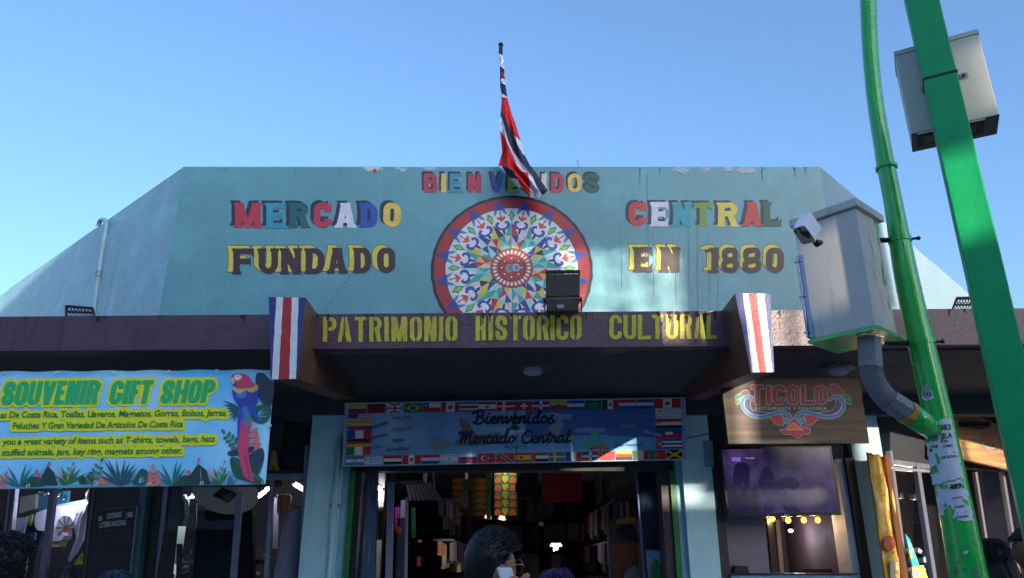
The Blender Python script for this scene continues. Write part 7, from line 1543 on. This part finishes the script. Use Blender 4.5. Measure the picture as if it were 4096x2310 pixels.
# ================================================================== people
SKIN = mat('skin_tan', '#a8745c', .5, noise=(14, .06)); SKIN_D = mat('skin_brown', '#7a4c3a', .5, noise=(14, .06))
HAIRB = mat('hair_black', '#0e0e16', .42, noise=(40, .3), spec=.35); HAIRP = mat('hair_purple', '#3b2458', .32, noise=(60, .35))
def head_fn(a, bq, c):
    def fn(p, d):
        x, y, z = p; t = d.z
        if t < 0: x *= 1 - .28 * (-t) ** 1.3; y *= 1 - .14 * -t; y += .012 * -t
        if d.y < 0: x *= 1.03
        if d.y > .25:
            f = max(0, 1 - abs(d.x) * 5.0); y += .022 * f * math.exp(-((t + .18) / .16) ** 2) + .006 * f * math.exp(-((t + .55) / .08) ** 2)
            y -= .008 * math.exp(-((abs(d.x) - .38) / .13) ** 2) * math.exp(-((t - .02) / .12) ** 2)
        return (x, y, z)
    return fn
def person(label, x, y, h, face, shirt, trousers, hair, skin=SKIN, hairkind='short', voxel=.011, pose=None, tilt=0.0):
    """a standing figure of height h at x, y whose face points along angle 'face' (radians from +X)"""
    root = empty('person', (x, y, .14 if y > 5 else 0.0), label, 'person'); z0 = root.location.z; H = h
    M = Matrix.Translation((x, y, z0)) @ Matrix.Rotation(face - math.pi / 2, 4, 'Z')
    k = H / 1.72; T = lambda p: M @ (Vector(p) * k); b = MB()
    def limb(p, r): b.tube([T(q) for q in smooth_open(p, 4)], [v[0] * k for v in smooth_open([(q, 0) for q in r], 4)], 14)
    for s in (-1, 1):
        limb([(s * .09, 0, .88), (s * .10, .01, .70), (s * .10, .015, .48), (s * .10, -.01, .28), (s * .10, -.015, .08)], [.088, .082, .056, .055, .040])
        b.ell(T((s * .10, .05, .045)), (.045 * k, .12 * k, .045 * k), 12, 8, 0, Matrix.Rotation(face - math.pi / 2, 3, 'Z'))
    limb([(0, 0, .84), (0, .0, .98), (0, .01, 1.12), (0, .01, 1.28), (0, 0, 1.40), (0, -.01, 1.46)], [.150, .142, .145, .155, .120, .06])
    R3 = Matrix.Rotation(face - math.pi / 2, 3, 'Z')
    b.ell(T((0, .0, 1.27)), (.185 * k, .112 * k, .19 * k), 16, 12, 0, R3)
    b.ell(T((0, -.005, 1.385)), (.20 * k, .075 * k, .06 * k), 16, 10, 0, R3)
    limb([(0, -.015, 1.40), (0, .0, 1.49), (0, .012, 1.56)], [.060, .054, .056])
    arms = pose or {-1: [(-.20, 0, 1.37), (-.245, -.02, 1.12), (-.225, .05, .88)], 1: [(.20, 0, 1.37), (.245, -.02, 1.12), (.225, .05, .88)]}
    for s, A_ in arms.items():
        limb(A_, [.062, .046, .032]); e, w = Vector(A_[1]), Vector(A_[2])
        if pose is None or s == -1:
            d = (w - e).normalized(); b.ell(T(w + d * .05), (.026 * k, .045 * k, .05 * k), 10, 8, 0, R3)
            for q in range(4): o = Vector((0, (q - 1.5) * .020, 0)); limb([tuple(w + d * .07 + o), tuple(w + d * .115 + o + Vector((0, .004, 0))), tuple(w + d * (.155 - abs(q - 1.4) * .012) + o + Vector((-s * .012, .006, 0)))], [.011, .010, .008])
            limb([tuple(w + d * .03 + Vector((0, .04, 0))), tuple(w + d * .07 + Vector((-s * .01, .062, 0))), tuple(w + d * .10 + Vector((-s * .015, .066, 0)))], [.012, .011, .009])
    hc = Vector((0, .018, 1.610)); Rt = R3 @ Matrix.Rotation(tilt, 3, 'X')
    b.ell(T(hc), (.074 * k, .094 * k, .112 * k), 40, 30, 0, Rt, head_fn(.074, .094, .112))
    for s in (-1, 1):
        b.tube([T(hc + Vector((s * .074, -.012 + .020 * math.cos(a), -.012 + .030 * math.sin(a)))) for a in [q * .628 for q in range(10)]], .009 * k, 7, closed=True)
        b.ell(T(hc + Vector((s * .072, -.010, -.012))), (.008 * k, .018 * k, .026 * k), 8, 6, 0, R3)
    me = bpy.data.meshes.new('raw'); me.from_pydata(b.v, [], b.f); ob = bpy.data.objects.new('raw', me); COL.objects.link(ob)
    md = ob.modifiers.new('r', 'REMESH'); md.mode = 'VOXEL'; md.voxel_size = voxel; md.use_smooth_shade = True
    ms = ob.modifiers.new('s', 'SMOOTH'); ms.factor = .5; ms.iterations = 2
    bpy.context.view_layer.update(); m2 = bpy.data.meshes.new_from_object(ob.evaluated_get(bpy.context.evaluated_depsgraph_get())); bpy.data.objects.remove(ob)
    m2.name = 'body'
    for q in (skin, shirt, trousers, mat('shoe_dark', '#1a1718', .5)): m2.materials.append(q)
    Mi = M.inverted(); mi = []
    for p in m2.polygons:
        c = (Mi @ p.center) / k
        if c.z < .085: mi.append(3)
        elif c.z < .93 and abs(c.x) < .205: mi.append(2)
        elif c.z < 1.44 + .03 * (1 if c.y < 0 else 0) and (pose is None and c.z > .95 or pose is not None and c.z > .80) and not (pose is not None and c.y > .16): mi.append(1)
        else: mi.append(0)
    m2.polygons.foreach_set('material_index', mi); m2.polygons.foreach_set('use_smooth', [True] * len(m2.polygons))
    body = bpy.data.objects.new('body', m2); COL.objects.link(body); setpar(body, root)
    # hair: a fitted cap that follows the skull, with strands on it
    r = random.Random(int(abs(x * 1000)) + 3); hb = MB(); R4 = Rt
    def hr(d):                                           # does hair grow here
        if hairkind == 'long': return d.y < .45 + .3 * max(0, d.z) or d.z > .55
        if hairkind == 'fade': return (d.z > .50 and d.y < .80) or (d.y < -.30 + .85 * max(0, d.z + .12) and d.z > -.66)
        return d.z > .5 or (d.y < .25 and d.z > -.65)
    def lift(d):
        if hairkind == 'fade': return .002 + .024 * max(0, d.z) ** 1.3 * (1 + .7 * max(0, d.y)) + .002 * math.sin(d.x * 31) * math.sin(d.y * 27)
        if hairkind == 'curly': return .024 + .006 * math.sin(d.x * 21 + 1) * math.sin(d.y * 19) * math.sin(d.z * 23)
        return .014 + .003 * math.sin(d.x * 40) * math.cos(d.y * 33)
    nu, nv = 72, 48; V = {}; F_ = []
    def hp(i, j, extra=0.0):
        ph, th = math.pi * j / nv, 2 * math.pi * i / nu; d = Vector((math.sin(ph) * math.cos(th), math.sin(ph) * math.sin(th), math.cos(ph)))
        p = Vector(head_fn(.074, .094, .112)(Vector((d.x * .074, d.y * .094, d.z * .112)), d)); l = (lift(d) if hr(d) else -.006) + extra
        return d, T(hc) + R4 @ ((p + d * l) * k)
    vs = [hp(i, j)[1] for j in range(nv + 1) for i in range(nu)]
    for j in range(nv):
        for i in range(nu):
            if any(hr(hp(a, c)[0]) for a, c in ((i, j), (i + 1, j + 1))): F_.append((j * nu + i, (j + 1) * nu + i, (j + 1) * nu + (i + 1) % nu, j * nu + (i + 1) % nu))
    hb.add(vs, F_)
    n = {'fade': 3200, 'curly': 900, 'long': 700, 'short': 350}[hairkind]
    for q in range(n):
        i, j = r.uniform(0, nu), nv * math.acos(r.uniform(-.55, 1)) / math.pi; d, p = hp(i, j)
        if not hr(d): continue
        d3 = R4 @ d
        if hairkind == 'fade':
            if d.z < .1: L_ = .004
            else: L_ = r.uniform(.010, .024)
            t = (d3 * .16 + R4 @ Vector((r.uniform(-.5, .5), .75 + r.uniform(-.4, .4), .25))).normalized(); c1 = p + t * L_ * k * .6; c2 = p + (t * .95 + d3 * .12 + Vector((r.uniform(-.25, .25), r.uniform(-.25, .25), r.uniform(-.2, .2)))).normalized() * L_ * k * 1.15
            hb.tube([p - d3 * .004, c1, c2], [.0015 * k, .0012 * k, .0004 * k], 4, False)
        elif hairkind == 'curly':
            u = d3.orthogonal().normalized(); w = d3.cross(u); a0 = r.random() * 6.28; rr = r.uniform(.006, .012) * k
            hb.tube([p + (u * math.cos(a0 + s * .9) + w * math.sin(a0 + s * .9)) * rr + d3 * (s * .0024 * k - .004) for s in range(7)], [.0022 * k] * 6 + [.0008 * k], 4, False)
        else:
            g = Vector((0, 0, -1)); t = (g - d3 * g.dot(d3)); t = t.normalized() if t.length > .05 else (R4 @ Vector((r.uniform(-1, 1), -1, 0))).normalized()
            L_ = (.06 if hairkind == 'long' else .03) * r.uniform(.6, 1.3) * k; s = d3.cross(t) * r.uniform(-.15, .15)
            hb.tube([p, p + (t + s) * L_ * .5 + d3 * .004, p + (t * 1.0 + s) * L_ + d3 * .001], [.0032 * k, .003 * k, .0008 * k], 4, False)
    if hairkind == 'long':
        for q in range(60):
            a = r.uniform(2.0, 7.42) if False else r.uniform(math.pi * .95, math.pi * 2.05); d = Vector((math.cos(a), math.sin(a), 0)); p = hc + Vector((d.x * .078, d.y * .10, r.uniform(-.02, .04)))
            hb.tube([T(p), T(p + Vector((d.x * .03, d.y * .02, -.14))), T(p + Vector((d.x * .05, d.y * .03, -.28))), T(p + Vector((d.x * .04, d.y * .03, -.38)))], [.016 * k, .022 * k, .018 * k, .004 * k], 6)
    hb.build('hair', hair, root, True)
    return root, T, R3, k, hc
def at_px(px, py_top, Y): p = YP(Y)(px, py_top); return float(p[0]), float(p[2])
TEE = lambda n, c: mat('shirt_' + n, c, .85, noise=(8, .12), bump=(60, .002)); JEAN = mat('jeans', '#2a3346', .85, noise=(12, .2))
# the man on the telephone, half turned away
x_, zt_ = at_px(1948, 2090, 2.62); hman = (zt_ - .018) * 1.0
psi = math.radians(40)
hk = hman / 1.745
man, T, R3, k, hc = person('person with a swept up dark haircut and sunglasses holding a white phone to the ear', x_ - .0, 2.62, hk * 1.72, psi, TEE('blue', '#3c62b8'), JEAN, HAIRB, SKIN, 'fade', .0062,
    {-1: [(-.20, 0, 1.37), (-.245, -.02, 1.12), (-.225, .05, .88)], 1: [(.20, 0, 1.37), (.33, .10, 1.19), (.165, .085, 1.50)]})
H_ = lambda x, y, z: T(hc + Vector((x, y, z)))
b = MB()                                                  # sunglasses
gx = .034
for s in (-1, 1):
    lens = [H_(s * gx + .026 * math.cos(a), .097 - .006 * abs(math.cos(a)), .016 + .021 * math.sin(a)) for a in [q * .524 for q in range(12)]]
    b.tube(lens, .0018 * k, 6, closed=True)
    b.tube([H_(s * .060, .092, .022), H_(s * .078, .05, .020), H_(s * .080, -.012, .010), H_(s * .078, -.028, -.004)], .0022 * k, 6)
b.tube([H_(-.009, .099, .022), H_(.009, .099, .022)], .0018 * k, 6)
gl = b.build('sunglasses', mat('gold_frame', '#b08a5a', .25, .8), man, True); b = MB()
for s in (-1, 1): b.add([H_(s * gx + .025 * math.cos(a), .096, .016 + .020 * math.sin(a)) for a in [q * .524 for q in range(12)]], [tuple(range(12))])
b.build('dark_lens', mat('lens_dark', '#1a0e0e', .08), gl)
# telephone against the right ear and the hand round it
PH = empty('phone', H_(.092, -.005, -.06), 'white mobile phone held to the ear of the person with sunglasses', 'phone')
def phbox(x0, x1, y0, y1, z0, z1): return [H_(x, y + (z - (-.06)) * -.38, z) for z in (z0, z1) for x, y in ((x0, y0), (x1, y0), (x1, y1), (x0, y1))]
v = phbox(.089, .098, -.022, .040, -.135, .012); b = MB(); b.add(v, [(3, 2, 1, 0), (4, 5, 6, 7), (0, 1, 5, 4), (1, 2, 6, 5), (2, 3, 7, 6), (3, 0, 4, 7)]); o = b.build('case', mat('phone_white', '#dfe2ee', .3), PH, fixn=True); bevel(o, .004, 3)
hb = MB(); lm = lambda p, r: hb.tube([H_(*q) for q in smooth_open(p, 4)], [v_[0] * k for v_ in smooth_open([(q, 0) for q in r], 4)], 10)
hb.ell(H_(.108, .012, -.055), (.022 * k, .036 * k, .042 * k), 14, 10, 0, R3)
for q, (dz, ln) in enumerate(((-.022, .0), (-.046, .004), (-.070, .0), (-.092, -.008))):
    lm([(.114, .026, -.010 + dz), (.113, .058, .004 + dz), (.102, .074 + ln, .008 + dz), (.090, .064 + ln, .006 + dz)], [.0100, .0096, .0088, .0076])
lm([(.112, -.012, -.11), (.110, -.034, -.098), (.100, -.038, -.085), (.094, -.030, -.075)], [.0120, .0112, .0100, .0084])
lm([(.110, .012, -.10), (.115, .02, -.13), (.125, .04, -.16)], [.030, .028, .026])
hb.build('phone_hand', SKIN, man, True)
# others around the foot of the frame
def bystander(label, px, top, Y, face, shirt, hair, kind, skin=SKIN_D, extra=.02, voxel=.013):
    x, zt = at_px(px, top, Y); h = (zt - (.14 if Y > 5 else 0)) - extra; return person(label, x, Y, h * 1.0, face, shirt, JEAN, hair, skin, kind, voxel)
bystander('person with curly black hair at the bottom corner under the souvenir banner', 22, 2122, 2.9, math.radians(70), TEE('grey', '#5d5f68'), HAIRB, 'curly', SKIN, .03)
bystander('short person with smooth black hair in front of the corner window', 266, 2259, 4.9, math.radians(95), TEE('wine', '#5a2a34'), HAIRB, 'short', SKIN_D, .015)
bystander('person with blue black hair in front of the bronze plaque', 458, 2278, 3.5, math.radians(80), TEE('navy', '#2a3252'), mat('hair_blue_black', '#20243c', .34, noise=(40, .3)), 'short', SKIN_D, .015)
bystander('person with violet tinted hair to the right of the one on the phone', 2222, 2271, 3.7, math.radians(75), TEE('black', '#191920'), HAIRP, 'long', SKIN, .015)
bystander('person with long black hair and black jacket behind the green pole', 3962, 2150, 4.9, math.radians(150), TEE('jacket', '#121216'), HAIRB, 'long', SKIN_D, .015)
bystander('person with dark hair at the right edge beyond the green post', 4118, 2112, 4.6, math.radians(170), TEE('plum', '#3a2a3a'), HAIRB, 'short', SKIN_D, .015)
bystander('dark haired passer-by walking deep in the market passage', 1905, 2262, 12.0, math.radians(90), TEE('shade', '#3a3d48'), HAIRB, 'short', SKIN_D, .015, .02) if False else None
